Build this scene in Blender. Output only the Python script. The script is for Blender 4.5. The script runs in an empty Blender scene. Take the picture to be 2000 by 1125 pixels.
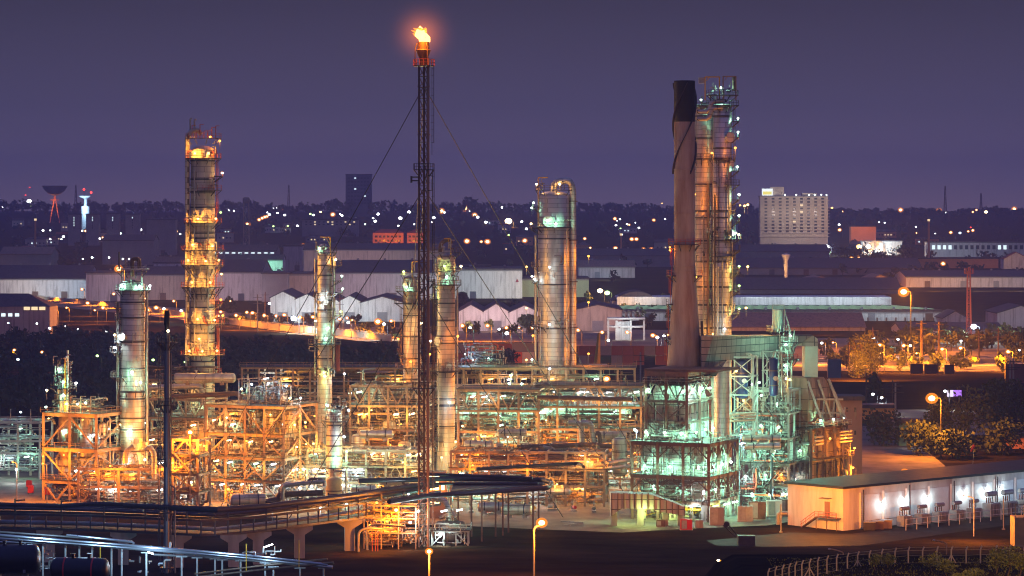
import bpy, math, random
from mathutils import Vector, Matrix
random.seed(7)
C = bpy.context.scene.collection
SC = bpy.context.scene
# ------------------------------------------------------------------ survey frame
F, CAMZ, HY = 5671.0, 65.0, 410.0          # focal length and horizon of a 2000 px wide picture, eye height in metres
def S(D): return F / D
def X(px, D): return (px - 1000.0) / F * D
def Z(py, D): return CAMZ - (py - HY) / F * D
def W(px, py, D): return Vector((X(px, D), D, Z(py, D)))
def smooth(t):
    t = max(0.0, min(1.0, t)); return t * t * (3 - 2 * t)
def gz(x, y):
    """height of the ground: flat works site, rising far country, a bank at the near right"""
    z = max(0.0, y - 2000) * .02 if y < 5000 else 60.0
    z += 15.6 * smooth((x - 20) / 12.0) * smooth((492 - y) / 80.0)
    return z
def DG(py, h=0.0):
    """distance at which a point h metres above the ground shows at height py"""
    D = (CAMZ - h) * F / max(py - HY, .01)
    if D > 2000 or D < 0: D = (CAMZ + 40 - h) / (.02 + (py - HY) / F)
    return D
# ------------------------------------------------------------------ meshes
class MB:
    def __init__(s): s.v = []; s.f = []
    def add(s, vs, fs):
        n = len(s.v); s.v += [tuple(v) for v in vs]; s.f += [tuple(i + n for i in f) for f in fs]; return s
    def hexa(s, p):
        return s.add(p, [(3, 2, 1, 0), (4, 5, 6, 7), (0, 1, 5, 4), (1, 2, 6, 5), (2, 3, 7, 6), (3, 0, 4, 7)])
    def box(s, x0, x1, y0, y1, z0, z1):
        return s.hexa([(x0, y0, z0), (x1, y0, z0), (x1, y1, z0), (x0, y1, z0), (x0, y0, z1), (x1, y0, z1), (x1, y1, z1), (x0, y1, z1)])
    def bar(s, p0, p1, w, h=None):
        p0 = Vector(p0); p1 = Vector(p1); d = p1 - p0
        if d.length < 1e-6: return s
        d.normalize(); up = Vector((0, 0, 1)) if abs(d.z) < .95 else Vector((0, 1, 0))
        a = d.cross(up).normalized(); b = a.cross(d).normalized(); h = h or w
        a = a * w / 2; b = b * h / 2
        return s.hexa([p0 - a - b, p0 + a - b, p0 + a + b, p0 - a + b, p1 - a - b, p1 + a - b, p1 + a + b, p1 - a + b])
    def tube(s, pts, r, n=8, cap=True, bend=0.0):
        pts = [Vector(p) for p in pts]
        if bend > 0 and len(pts) > 2:
            q = [pts[0]]
            for i in range(1, len(pts) - 1):
                a, b, c = pts[i - 1], pts[i], pts[i + 1]
                k = min(bend, (a - b).length * .45, (c - b).length * .45)
                p = b + (a - b).normalized() * k; e = b + (c - b).normalized() * k
                for t in (0, .33, .67, 1): q.append(p * (1 - t) ** 2 + b * 2 * t * (1 - t) + e * t * t)
            q.append(pts[-1]); pts = q
        rs = r if isinstance(r, (list, tuple)) else [r] * len(pts)
        vs = []; fs = []; up = None; m = len(pts)
        for i, p in enumerate(pts):
            d = (pts[min(i + 1, m - 1)] - pts[max(i - 1, 0)])
            d = d.normalized() if d.length > 1e-9 else Vector((0, 0, 1))
            if up is None: up = Vector((0, 0, 1)) if abs(d.z) < .9 else Vector((0, 1, 0))
            a = d.cross(up)
            if a.length < 1e-3: a = d.cross(Vector((1, 0, 0)))
            a.normalize(); b = a.cross(d).normalized(); up = b
            k = 1.0
            if 0 < i < m - 1:
                d1 = (pts[i] - pts[i - 1]).normalized(); k = 1 / max(.6, d.dot(d1))
            for j in range(n):
                t = 2 * math.pi * j / n
                vs.append(p + (a * math.cos(t) + b * math.sin(t)) * rs[i] * (k if k < 1.3 else 1.1))
        for i in range(m - 1):
            for j in range(n):
                fs.append((i * n + j, i * n + (j + 1) % n, (i + 1) * n + (j + 1) % n, (i + 1) * n + j))
        if cap: fs.append(tuple(range(n))[::-1]); fs.append(tuple((m - 1) * n + j for j in range(n)))
        return s.add(vs, fs)
    def lathe(s, prof, n=24, c=(0, 0, 0), axis='z', rot=0.0):
        vs = []; fs = []; m = len(prof)
        for r, h in prof:
            for j in range(n):
                t = 2 * math.pi * j / n
                x, y = r * math.cos(t), r * math.sin(t)
                if axis == 'z': q = (x, y, h)
                else: q = (h * math.cos(rot) - x * math.sin(rot), h * math.sin(rot) + x * math.cos(rot), y)
                vs.append((q[0] + c[0], q[1] + c[1], q[2] + c[2]))
        for i in range(m - 1):
            for j in range(n):
                fs.append((i * n + j, i * n + (j + 1) % n, (i + 1) * n + (j + 1) % n, (i + 1) * n + j))
        fs.append(tuple(range(n))[::-1]); fs.append(tuple((m - 1) * n + j for j in range(n)))
        return s.add(vs, fs)
    def ball(s, c, r, n=8, m=5, sz=1.0):
        prof = [(max(.001, r * math.sin(math.pi * i / m)), -r * sz * math.cos(math.pi * i / m)) for i in range(m + 1)]
        return s.lathe(prof, n, c)
    def prism(s, poly, ext):
        """poly: 3-D points of one face, ext: vector of extrusion"""
        n = len(poly); e = Vector(ext)
        vs = [Vector(p) for p in poly] + [Vector(p) + e for p in poly]
        return s.add(vs, [tuple(range(n)), tuple(range(2 * n - 1, n - 1, -1))] + [((i + 1) % n, i, n + i, n + (i + 1) % n) for i in range(n)])
    def quad(s, *p): return s.add(p, [tuple(range(len(p)))])
    def build(s, name, mat, parent=None, at=None, sharp=35, flat=False):
        org = Vector(WLOC[parent.name]) if parent else (Vector(at) if at is not None else Vector((0, 0, 0)))
        me = bpy.data.meshes.new(name)
        me.from_pydata([(v[0] - org.x, v[1] - org.y, v[2] - org.z) for v in s.v], [], s.f)
        if not flat and len(s.f):
            me.polygons.foreach_set('use_smooth', [True] * len(s.f)); me.set_sharp_from_angle(angle=math.radians(sharp))
        me.materials.append(mat)
        o = bpy.data.objects.new(name, me); C.objects.link(o)
        if parent: o.parent = parent
        else: o.location = org
        WLOC[o.name] = tuple(org)
        return o
WLOC = {}
THINGS = []
def tag(o, label, cat, group=None):
    o['label'] = label; o['category'] = cat
    if group: o['group'] = group
    THINGS.append(o); return o
def thing(name, label, cat, loc, group=None):
    o = bpy.data.objects.new(name, None); C.objects.link(o); o.location = loc; o.empty_display_size = .5
    WLOC[o.name] = tuple(loc)
    return tag(o, label, cat, group)
def struct(o, kind='structure'): o['kind'] = kind; return o
# ------------------------------------------------------------------ materials
MATS = {}
def nt(name):
    m = bpy.data.materials.new(name); m.use_nodes = True
    return m, m.node_tree.nodes, m.node_tree.links, m.node_tree.nodes['Principled BSDF']
def paint(name, col, rough=.55, metal=0.0, var=.25, scale=.6, dirt=None, amount=.45, streak=False, bump=0.0):
    """a weathered surface: colour, patches of dirt with a shape of their own, uneven gloss"""
    m, N, L, B = nt(name)
    tc = N.new('ShaderNodeTexCoord'); mp = N.new('ShaderNodeMapping'); L.new(tc.outputs['Object'], mp.inputs[0])
    if streak: mp.inputs['Scale'].default_value = (1, 1, .12)
    n1 = N.new('ShaderNodeTexNoise'); n1.inputs['Scale'].default_value = scale; n1.inputs['Detail'].default_value = 6; n1.inputs['Roughness'].default_value = .65
    L.new(mp.outputs[0], n1.inputs['Vector'])
    mx = N.new('ShaderNodeMix'); mx.data_type = 'RGBA'
    d = dirt or tuple(c * (1 - var) for c in col)
    mx.inputs['A'].default_value = (*col, 1); mx.inputs['B'].default_value = (*d, 1)
    r = N.new('ShaderNodeValToRGB'); r.color_ramp.elements[0].position = .42; r.color_ramp.elements[1].position = .68
    r.color_ramp.elements[1].color = (amount * 2,) * 3 + (1,) if amount < .5 else (1, 1, 1, 1)
    L.new(n1.outputs['Fac'], r.inputs[0]); L.new(r.outputs[0], mx.inputs['Factor']); L.new(mx.outputs['Result'], B.inputs['Base Color'])
    B.inputs['Metallic'].default_value = metal
    rr = N.new('ShaderNodeMapRange'); rr.inputs['To Min'].default_value = rough - .12; rr.inputs['To Max'].default_value = rough + .15
    L.new(n1.outputs['Fac'], rr.inputs['Value']); L.new(rr.outputs[0], B.inputs['Roughness'])
    if bump:
        bp = N.new('ShaderNodeBump'); bp.inputs['Strength'].default_value = bump; bp.inputs['Distance'].default_value = .05
        L.new(n1.outputs['Fac'], bp.inputs['Height']); L.new(bp.outputs[0], B.inputs['Normal'])
    MATS[name] = m; return m
def sheeted(name, col, rough, metal, bw, bh, line=(.05, .05, .05), mortar=.02, dirt=None, offset=.5, cyl=False, var=.2):
    """cladding in sheets: seams every bw by bh metres, each sheet a shade of its own, grime in streaks"""
    m, N, L, B = nt(name)
    tc = N.new('ShaderNodeTexCoord'); sp = N.new('ShaderNodeSeparateXYZ'); L.new(tc.outputs['Object'], sp.inputs[0])
    cb = N.new('ShaderNodeCombineXYZ')
    if cyl:
        at = N.new('ShaderNodeMath'); at.operation = 'ARCTAN2'; L.new(sp.outputs['Y'], at.inputs[0]); L.new(sp.outputs['X'], at.inputs[1])
        ml = N.new('ShaderNodeMath'); ml.operation = 'MULTIPLY'; ml.inputs[1].default_value = 3.0; L.new(at.outputs[0], ml.inputs[0]); L.new(ml.outputs[0], cb.inputs['X'])
    else:
        ad = N.new('ShaderNodeMath'); ad.operation = 'ADD'; L.new(sp.outputs['X'], ad.inputs[0]); L.new(sp.outputs['Y'], ad.inputs[1]); L.new(ad.outputs[0], cb.inputs['X'])
    L.new(sp.outputs['Z'], cb.inputs['Y'])
    br = N.new('ShaderNodeTexBrick'); br.inputs['Scale'].default_value = 1; br.inputs['Brick Width'].default_value = bw; br.inputs['Row Height'].default_value = bh
    br.inputs['Mortar Size'].default_value = mortar; br.inputs['Mortar Smooth'].default_value = .3; br.offset = offset; br.inputs['Bias'].default_value = 0
    L.new(cb.outputs[0], br.inputs['Vector'])
    br.inputs['Color1'].default_value = (*col, 1); br.inputs['Color2'].default_value = (*[c * (1 - var) for c in col], 1); br.inputs['Mortar'].default_value = (*line, 1)
    n1 = N.new('ShaderNodeTexNoise'); n1.inputs['Scale'].default_value = .5; n1.inputs['Detail'].default_value = 6
    mp = N.new('ShaderNodeMapping'); mp.inputs['Scale'].default_value = (1.3, 1.3, .15); L.new(tc.outputs['Object'], mp.inputs[0]); L.new(mp.outputs[0], n1.inputs['Vector'])
    r = N.new('ShaderNodeValToRGB'); r.color_ramp.elements[0].position = .5; r.color_ramp.elements[1].position = .75; L.new(n1.outputs['Fac'], r.inputs[0])
    mx = N.new('ShaderNodeMix'); mx.data_type = 'RGBA'; mx.inputs['B'].default_value = (*(dirt or tuple(c * .45 for c in col)), 1)
    L.new(br.outputs['Color'], mx.inputs['A']); L.new(r.outputs[0], mx.inputs['Factor']); L.new(mx.outputs['Result'], B.inputs['Base Color'])
    B.inputs['Metallic'].default_value = metal
    rr = N.new('ShaderNodeMapRange'); rr.inputs['To Min'].default_value = rough - .1; rr.inputs['To Max'].default_value = rough + .2
    L.new(n1.outputs['Fac'], rr.inputs['Value']); L.new(rr.outputs[0], B.inputs['Roughness'])
    bp = N.new('ShaderNodeBump'); bp.inputs['Strength'].default_value = .35; bp.inputs['Distance'].default_value = .04; bp.invert = True
    L.new(br.outputs['Fac'], bp.inputs['Height']); L.new(bp.outputs[0], B.inputs['Normal'])
    MATS[name] = m; return m
def glow(name, col, s):
    m, N, L, B = nt(name)
    B.inputs['Base Color'].default_value = (.1, .1, .1, 1)
    B.inputs['Emission Color'].default_value = (*col, 1); B.inputs['Emission Strength'].default_value = s
    m.cycles.emission_sampling = 'NONE'
    MATS[name] = m; return m
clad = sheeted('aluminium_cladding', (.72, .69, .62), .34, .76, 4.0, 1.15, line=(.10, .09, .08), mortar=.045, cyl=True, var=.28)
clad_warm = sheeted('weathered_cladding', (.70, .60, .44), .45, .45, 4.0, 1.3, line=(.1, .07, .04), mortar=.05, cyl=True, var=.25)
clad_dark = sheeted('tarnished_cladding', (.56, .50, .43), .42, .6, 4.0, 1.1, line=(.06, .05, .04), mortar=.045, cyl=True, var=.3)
steel_tan = paint('tan_painted_steel', (.37, .25, .155), .55, 0, .35, .8)
steel_grey = paint('grey_painted_steel', (.36, .37, .36), .5, 0, .35, .8)
steel_pale = paint('pale_green_grey_steel', (.42, .48, .45), .5, 0, .3, .8)
steel_dark = paint('dark_steel', (.055, .05, .055), .5, .2, .4, 1.0)
steel_brown = paint('brown_steel', (.16, .10, .075), .5, .2, .4, 1.0)
red_rail = paint('red_oxide_rail', (.50, .10, .035), .5, 0, .3, 1.0)
yellow_paint = paint('yellow_paint', (.75, .42, .03), .45, 0, .2, 1.0)
red_paint = paint('red_paint', (.6, .03, .025), .45, 0, .2, 1.0)
white_paint = paint('white_paint', (.78, .78, .76), .5, 0, .2, .5)
pipe_pale = paint('insulated_pipe', (.42, .39, .34), .42, .45, .3, .9)
pipe_grey = paint('grey_pipe', (.20, .19, .18), .42, .35, .35, .9)
pipe_brown = paint('brown_pipe', (.17, .105, .065), .45, .3, .35, .9)
pipe_dark = paint('dark_pipe', (.05, .045, .05), .4, .3, .3, .9)
pipe_silver = paint('silver_pipe', (.45, .47, .5), .3, .8, .25, .9)
deck_mat = paint('floor_grating', (.075, .068, .06), .7, .2, .35, 1.5)
concrete = paint('concrete', (.36, .33, .30), .85, 0, .35, .5, streak=True, bump=.2)
stack_mat = paint('stained_stack_concrete', (.40, .33, .28), .8, 0, .4, .45, dirt=(.20, .10, .065), amount=.4, streak=True, bump=.2)
black_mat = paint('soot_black_paint', (.006, .006, .008), .6, 0, .3, .6)
panel_pale = sheeted('pale_casing_panels', (.50, .50, .46), .55, .1, 2.6, 2.0, line=(.025, .025, .022), mortar=.09, offset=0, var=.3)
panel_brown = sheeted('brown_casing_panels', (.40, .30, .21), .55, .1, 2.2, 2.4, line=(.035, .025, .02), mortar=.06, offset=0, var=.3)
duct_mat = sheeted('duct_panels', (.36, .33, .30), .5, .25, 2.6, 1.5, line=(.03, .03, .03), mortar=.09, offset=0, var=.3)
tank_black = paint('black_tank_paint', (.018, .022, .035), .33, .3, .3, .8)
KIND = {'sodium': (1, .27, .012), 'warm': (1, .48, .13), 'green': (.38, 1, .66), 'pink': (1, .70, .72), 'white': (.78, .97, 1), 'blue': (.42, .70, 1), 'lime': (.70, 1, .28), 'red': (1, .05, .03), 'pale': (1, .78, .62), 'gold': (1, .43, .065)}
EM = {'sodium': glow('sodium_lamp', (1, .38, .05), 5.5), 'warm': glow('warm_lamp', (1, .74, .4), 14), 'green': glow('greenish_tube', (.75, 1, .85), 12),
      'white': glow('white_lamp', (.9, .97, 1), 12), 'blue': glow('cold_lamp', (.62, .84, 1), 12), 'lime': glow('lime_lamp', (.6, 1, .3), 5), 'red': glow('red_beacon', (1, .04, .02), 5), 'gold': glow('golden_lamp', (1, .55, .14), 8)}
def halo_mat(name, col, s):
    m, N, L, B = nt(name); e = N.new('ShaderNodeEmission'); e.inputs['Color'].default_value = (*col, 1); e.inputs['Strength'].default_value = s
    x = N.new('ShaderNodeMixShader'); x.inputs[0].default_value = .5; tr = N.new('ShaderNodeBsdfTransparent'); L.new(tr.outputs[0], x.inputs[1]); L.new(e.outputs[0], x.inputs[2]); L.new(x.outputs[0], N['Material Output'].inputs['Surface']); N.remove(B)
    m.cycles.emission_sampling = 'NONE'; MATS[name] = m; return m
core_sodium = glow('sodium_burner', (1, .62, .26), 18)
halo_sodium = halo_mat('amber_lamp_halo', (1, .27, .02), 1.5)  # half-clear glowing ball that paints the amber glare ring round a lamp
def bulb(t, pos, r, kind):
    """the lantern of a street lamp: sodium ones have a bright burner inside a see-through amber ball that paints its halo"""
    if kind == 'sodium' and r > .3:
        m = MB(); m.ball(pos, r * .6, 12, 8, .8); m.build('lamp', core_sodium, t)
        m = MB(); m.ball(pos, r * 1.15, 14, 8, .85); m.build('halo_ball', halo_sodium, t)
    else:
        m = MB(); m.ball(pos, r * .85, 10, 6, .8); m.build('lamp', EM[kind], t)
LIGHTS = {}
NL = [0]
AIM = [None]          # None: bare bulb; 'wall': unseen light added to brighten far things, thrown away from the viewer; 'down': shaded street lamp
def light(pos, kind, power, parent, size=.15):  # also called bare, with no lamp built: then an unseen fill light
    key = (kind, round(power), size, AIM[0])
    if key not in LIGHTS:
        l = bpy.data.lights.new('lamp_and_fill_light', 'SPOT' if AIM[0] else 'POINT'); l.color = KIND[kind]; l.energy = power * LSCALE; l.shadow_soft_size = size; LIGHTS[key] = l
        if AIM[0]: l.spot_size = math.radians(150 if AIM[0] == 'wall' else 156); l.spot_blend = .35
    o = bpy.data.objects.new('lamp_and_fill_light', LIGHTS[key]); C.objects.link(o)
    NL[0] += 1
    org = Vector(WLOC[parent.name]) if parent else Vector((0, 0, 0))
    o.location = Vector(pos) - org
    if AIM[0] == 'wall': o.rotation_euler = (math.radians(86), 0, 0)
    if parent: o.parent = parent
    return o
LSCALE = 1.0
def lamp(parent, pos, kind='green', power=300, r=.22, off=(0, -.0, .0), name='lamp', drop=.5):
    """a luminaire: a glowing bowl on the thing and its light just below and in front"""
    m = MB(); m.ball(pos, r, 8, 5, .8); m.build(name, EM[kind], parent)
    if power: light(Vector(pos) + Vector(off) + Vector((0, 0, -r - .12)), kind, power, parent)
# ------------------------------------------------------------------ camera, sky, air, ground
cam = bpy.data.cameras.new('camera'); co = bpy.data.objects.new('camera', cam); C.objects.link(co)
co.location = (0, 0, CAMZ); co.rotation_euler = (math.radians(90), 0, 0)
cam.sensor_width = 36; cam.lens = 36 * F / 2000; cam.clip_start = 1; cam.clip_end = 30000
cam.shift_y = -(562.5 - HY) / 2000
SC.camera = co
w = bpy.data.worlds.new('World'); SC.world = w; w.use_nodes = True
N, L = w.node_tree.nodes, w.node_tree.links
bg = N['Background']
tc = N.new('ShaderNodeTexCoord'); sp = N.new('ShaderNodeSeparateXYZ'); L.new(tc.outputs['Generated'], sp.inputs[0])
rp = N.new('ShaderNodeValToRGB'); L.new(sp.outputs['Z'], rp.inputs[0])
e = rp.color_ramp.elements
SKY = [(0.0, (.195, .140, .205)), (.012, (.140, .112, .190)), (.035, (.078, .069, .132)), (.075, (.041, .038, .070)), (.3, (.070, .080, .23)), (1.0, (.095, .115, .38))]
e[0].position, e[0].color = SKY[0][0], (*SKY[0][1], 1); e[1].position, e[1].color = SKY[-1][0], (*SKY[-1][1], 1)
for p, c in SKY[1:-1]:
    q = e.new(p); q.color = (*c, 1)
nish = N.new('ShaderNodeTexSky'); nish.sky_type = 'NISHITA'; nish.sun_disc = False; nish.sun_elevation = math.radians(-6); nish.sun_rotation = math.radians(200)
ad = N.new('ShaderNodeMix'); ad.data_type = 'RGBA'; ad.blend_type = 'ADD'; ad.inputs['Factor'].default_value = .06
L.new(rp.outputs[0], ad.inputs['A']); L.new(nish.outputs[0], ad.inputs['B']); L.new(ad.outputs['Result'], bg.inputs['Color'])
bg.inputs['Strength'].default_value = 1.0
vs = SC.view_settings; vs.view_transform = 'Standard'; vs.look = 'None'; vs.gamma = 1; vs.exposure = 0
cy = SC.cycles
cy.use_denoising = True
try: cy.denoiser = 'OPENIMAGEDENOISE'
except Exception: pass
cy.max_bounces = 4; cy.diffuse_bounces = 2; cy.glossy_bounces = 2; cy.transmission_bounces = 2; cy.volume_bounces = 0; cy.transparent_max_bounces = 6
cy.sample_clamp_direct = 22.0; cy.sample_clamp_indirect = 3.0; cy.filter_width = 1.1; w.cycles.sampling_method = 'NONE'; cy.caustics_reflective = False; cy.caustics_refractive = False; cy.use_light_tree = True
# air
def haze(density):
    m = bpy.data.materials.new('hazy_air'); m.use_nodes = True; n, l = m.node_tree.nodes, m.node_tree.links
    n.remove(n['Principled BSDF'])
    v = n.new('ShaderNodeVolumePrincipled'); v.inputs['Color'].default_value = (.40, .50, 1, 1); v.inputs['Density'].default_value = density; v.inputs['Anisotropy'].default_value = .2
    l.new(v.outputs[0], n['Material Output'].inputs['Volume'])
    b = MB(); b.box(-2600, 2600, -60, 7000, -12, 190); o = b.build('haze', m, flat=True); struct(o, 'stuff'); o.display_type = 'WIRE'
HAZE = 1.6e-4
if HAZE: haze(HAZE)
# ground: one sheet
earth, N_, L_, B_ = nt('earth')
tc = N_.new('ShaderNodeTexCoord')
n1 = N_.new('ShaderNodeTexNoise'); n1.inputs['Scale'].default_value = .06; n1.inputs['Detail'].default_value = 9; n1.inputs['Roughness'].default_value = .7
mp = N_.new('ShaderNodeMapping'); mp.inputs['Scale'].default_value = (.6, 1.6, 1); L_.new(tc.outputs['Object'], mp.inputs[0]); L_.new(mp.outputs[0], n1.inputs['Vector'])
r = N_.new('ShaderNodeValToRGB'); r.color_ramp.elements[0].position = .35; r.color_ramp.elements[0].color = (.012, .008, .005, 1); r.color_ramp.elements[1].position = .65; r.color_ramp.elements[1].color = (.045, .030, .018, 1)
q = r.color_ramp.elements.new(.5); q.color = (.024, .02, .012, 1)
L_.new(n1.outputs['Fac'], r.inputs[0]); L_.new(r.outputs[0], B_.inputs['Base Color']); B_.inputs['Roughness'].default_value = .95; B_.inputs['Specular IOR Level'].default_value = 0
bp = N_.new('ShaderNodeBump'); bp.inputs['Distance'].default_value = .6; bp.inputs['Strength'].default_value = .5; L_.new(n1.outputs['Fac'], bp.inputs['Height']); L_.new(bp.outputs[0], B_.inputs['Normal'])
g = MB(); ys = [-60, 100, 250, 330] + list(range(350, 500, 8)) + [500, 560, 620, 700, 900, 1200, 1600, 2000, 2400, 3000, 3600, 4300, 5000, 6000, 8000, 12000]
xs = [-5000, -2500, -1200, -600, -300, -150, -60, -20, 0, 10, 16, 20, 22, 24, 26, 28, 30, 32, 34, 38, 44, 52, 60, 75, 100, 160, 300, 600, 1200, 2500, 5000]
for y in ys:
    for x in xs: g.v.append((x, y, gz(x, y)))
n = len(xs)
for i in range(len(ys) - 1):
    for j in range(n - 1): g.f.append((i * n + j, i * n + j + 1, (i + 1) * n + j + 1, (i + 1) * n + j))
struct(g.build('ground', earth, sharp=80))
yard_mat = paint('yard_concrete', (.20, .17, .14), .85, 0, .4, .12, dirt=(.09, .08, .07), amount=.6)
def sheet(name, pts, mat, z=.004, thick=.0):
    m = MB(); m.add([(x, y, gz(x, y) + z) for x, y in pts], [tuple(range(len(pts)))]); return struct(m.build(name, mat, flat=True))
def gp(px, py):
    D = DG(py); return (X(px, D), D)
sheet('yard_pavement', [gp(-60, 1003), gp(430, 1006), gp(700, 1018), gp(1060, 1034), gp(1215, 1040), gp(1320, 1034), gp(1500, 1026), gp(1900, 955), gp(1750, 830), gp(-60, 890)], yard_mat)
yard_mat.node_tree.nodes['Principled BSDF'].inputs['Specular IOR Level'].default_value = .15
asphalt = paint('asphalt', (.028, .025, .023), .85, 0, .3, .3)
lit_ground_mat = paint('pale_lit_ground', (.34, .26, .17), .95, 0, .4, .02, dirt=(.14, .11, .07), amount=.6)  # paler colour laid down so lamplit ground by the roads shows bright
for q in ([(1540, 724), (2080, 726), (2080, 664), (1560, 660)], [(60, 594), (420, 630), (700, 666), (780, 666), (780, 640), (420, 606), (60, 582)], [(840, 668), (1060, 668), (1060, 640), (840, 638)], [(1110, 676), (1345, 676), (1345, 645), (1110, 642)], [(1700, 850), (1960, 850), (1900, 800), (1740, 800)]):
    sheet('lit_ground_sheet', [gp(*p) for p in q], lit_ground_mat, .012)
asphalt.node_tree.nodes['Principled BSDF'].inputs['Specular IOR Level'].default_value = .1
sheet('access_road', [gp(1380, 1056), gp(1540, 1040), gp(1660, 1043), gp(2080, 985), gp(2080, 1010), gp(1680, 1066), gp(1500, 1068), gp(1400, 1066)], asphalt, .008)
AIM[0] = 'wall'
# ------------------------------------------------------------------ far town: buildings, lamps, woods
wall_lav = sheeted('pale_metal_siding', (.62, .58, .60), .6, .1, 3.0, 40, line=(.42, .40, .42), mortar=.12, offset=0, var=.06)
wall_beige = sheeted('beige_metal_siding', (.55, .47, .40), .6, .1, 5.0, 40, line=(.36, .31, .27), mortar=.12, offset=0, var=.08)
wall_white = sheeted('white_metal_siding', (.80, .80, .80), .6, .1, 4.0, 40, line=(.55, .55, .55), mortar=.12, offset=0, var=.04)
wall_green = paint('pale_green_wall', (.60, .78, .45), .7, 0, .1, .1)
wall_cream = paint('cream_wall', (.62, .55, .46), .8, 0, .15, .1)
wall_orange = paint('orange_render', (.72, .33, .17), .8, 0, .15, .1)
wall_grey = paint('grey_wall', (.30, .31, .34), .8, 0, .2, .1)
wall_dark = paint('dark_wall', (.10, .11, .16), .8, 0, .2, .1)
roof_dark = sheeted('dark_roof_sheet', (.075, .065, .075), .6, .2, 4.0, 60, line=(.04, .035, .04), mortar=.2, offset=0, var=.15)
roof_tan = sheeted('tan_roof_sheet', (.28, .19, .14), .65, .1, 5.0, 60, line=(.2, .14, .1), mortar=.2, offset=0, var=.1)
roof_red = paint('red_roof_tile', (.36, .09, .05), .8, 0, .2, .2)
glass_dark = paint('dark_window_glass', (.03, .035, .05), .2, 0, .2, .2)
lit_cool = glow('lit_window_cool', (.75, .95, 1), 1.6)
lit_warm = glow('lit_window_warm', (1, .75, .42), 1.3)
lit_green = glow('lit_roof_strip', (.45, .9, .55), .5)
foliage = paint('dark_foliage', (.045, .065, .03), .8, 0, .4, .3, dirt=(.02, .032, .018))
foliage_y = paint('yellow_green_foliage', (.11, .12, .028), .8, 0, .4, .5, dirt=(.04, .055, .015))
bark = paint('bark', (.10, .07, .05), .9, 0, .3, 1)
def shared(name, me, parent, pts, rz=0):
    """copies of one small mesh as parts of a thing"""
    org = Vector(WLOC[parent.name]); out = []
    for p in pts:
        o = bpy.data.objects.new(name, me); C.objects.link(o); o.parent = parent; o.location = Vector(p) - org; o.rotation_euler.z = rz; WLOC[o.name] = tuple(org); out.append(o)
    return out
def rawmesh(name, b, mat):
    me = bpy.data.meshes.new(name); me.from_pydata(b.v, [], b.f); me.materials.append(mat); return me
def bldg(name, label, cat, x0, x1, yt, D, depth, mat, roofmat, kind='flat', rise=0.0, yb=None, group=None, over=.6):
    """a building whose front stands at distance D between two sight lines, its wall top at height yt"""
    a, b = X(x0, D), X(x1, D); zt = Z(yt, D); z0 = gz((a + b) / 2, D) - 1.5 if yb is None else Z(yb, D)
    t = thing(name, label, cat, ((a + b) / 2, D, z0), group)
    m = MB(); m.box(a, b, D, D + depth, z0, zt)
    if kind == 'gable': m.prism([(a, D, zt), (b, D, zt), ((a + b) / 2, D, zt + rise)], (0, depth, 0))
    m.build('wall', mat, t, flat=True)
    r = MB()
    if kind == 'flat': r.box(a - over, b + over, D - over, D + depth + over, zt + .003, zt + 1.0)
    elif kind == 'gable':
        c = (a + b) / 2; k = .5
        for s, e in ((a - over, c), (b + over, c)):
            zz = zt - rise * over / (c - a)
            r.prism([(s, D - over, zz + .05), (e, D - over, zt + rise + .05), (e, D - over, zt + rise + .05 + k), (s, D - over, zz + .05 + k)], (0, depth + 2 * over, 0))
    elif kind == 'side':      # ridge along x: the roof slopes up away from the viewer
        h = depth / 2
        r.prism([(a - over, D - over, zt - .1), (a - over, D + h, zt + rise), (a - over, D + depth + over, zt - .1), (a - over, D + depth + over, zt + .4), (a - over, D + h, zt + rise + .5), (a - over, D - over, zt + .4)], (b - a + 2 * over, 0, 0))
        m = MB(); m.prism([(a, D, zt), (a, D + depth, zt), (a, D + h, zt + rise)], (.4, 0, 0)); m.prism([(b - .4, D, zt), (b - .4, D + depth, zt), (b - .4, D + h, zt + rise)], (.4, 0, 0)); m.build('gable', mat, t, flat=True)
    elif kind == 'hip':
        h = depth / 2; q = min(h, (b - a) / 2.2); o = over
        P = [(a - o, D - o, zt), (b + o, D - o, zt), (b + o, D + depth + o, zt), (a - o, D + depth + o, zt), (a + q, D + h, zt + rise), (b - q, D + h, zt + rise)]
        r.add(P, [(0, 1, 5, 4), (1, 2, 5), (2, 3, 4, 5), (3, 0, 4), (3, 2, 1, 0)])
    elif kind == 'barrel':
        pts = [(a - over + (b - a + 2 * over) * i / 10, D - over, zt + rise * math.sin(math.pi * i / 10)) for i in range(11)]
        r.prism(pts, (0, depth + 2 * over, 0))
    r.build('roof', roofmat, t, flat=(kind != 'barrel'))
    if name in ('warehouse', 'factory_hall') and zt - z0 > 5:
        rd = random.Random(int(x0) * 7 + int(yt)); s_ = S(D)
        m = MB(); m.box(a, b, D - .25, D - .02, zt - .9, zt - .15); m.build('gutter', wall_grey, t, flat=True)
        for k in range(max(1, int((b - a) / 26))):
            q = a + (b - a) * (k + rd.uniform(.25, .75)) / max(1, int((b - a) / 26)); m = MB(); m.box(q - 2.2, q + 2.2, D - .14, D - .01, z0 + 1.5, z0 + 6.5); m.build('door', rd.choice((wall_grey, wall_dark, steel_brown)), t, flat=True)
        if kind in ('flat', 'side'):
            for k in range(int((b - a) / 18)):
                q = a + (b - a) * (k + .5) / int((b - a) / 18); zz = zt + (rise if kind == 'side' else 1.0); m = MB(); m.lathe([(.7, zz - .5), (.7, zz + .9), (1.2, zz + 1.0), (.3, zz + 1.8)], 8, (q, D + depth / 2, 0)); m.build('roof_vent', wall_grey, t)
    t['x0'] = 0; del t['x0']
    return t, a, b, z0, zt
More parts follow.
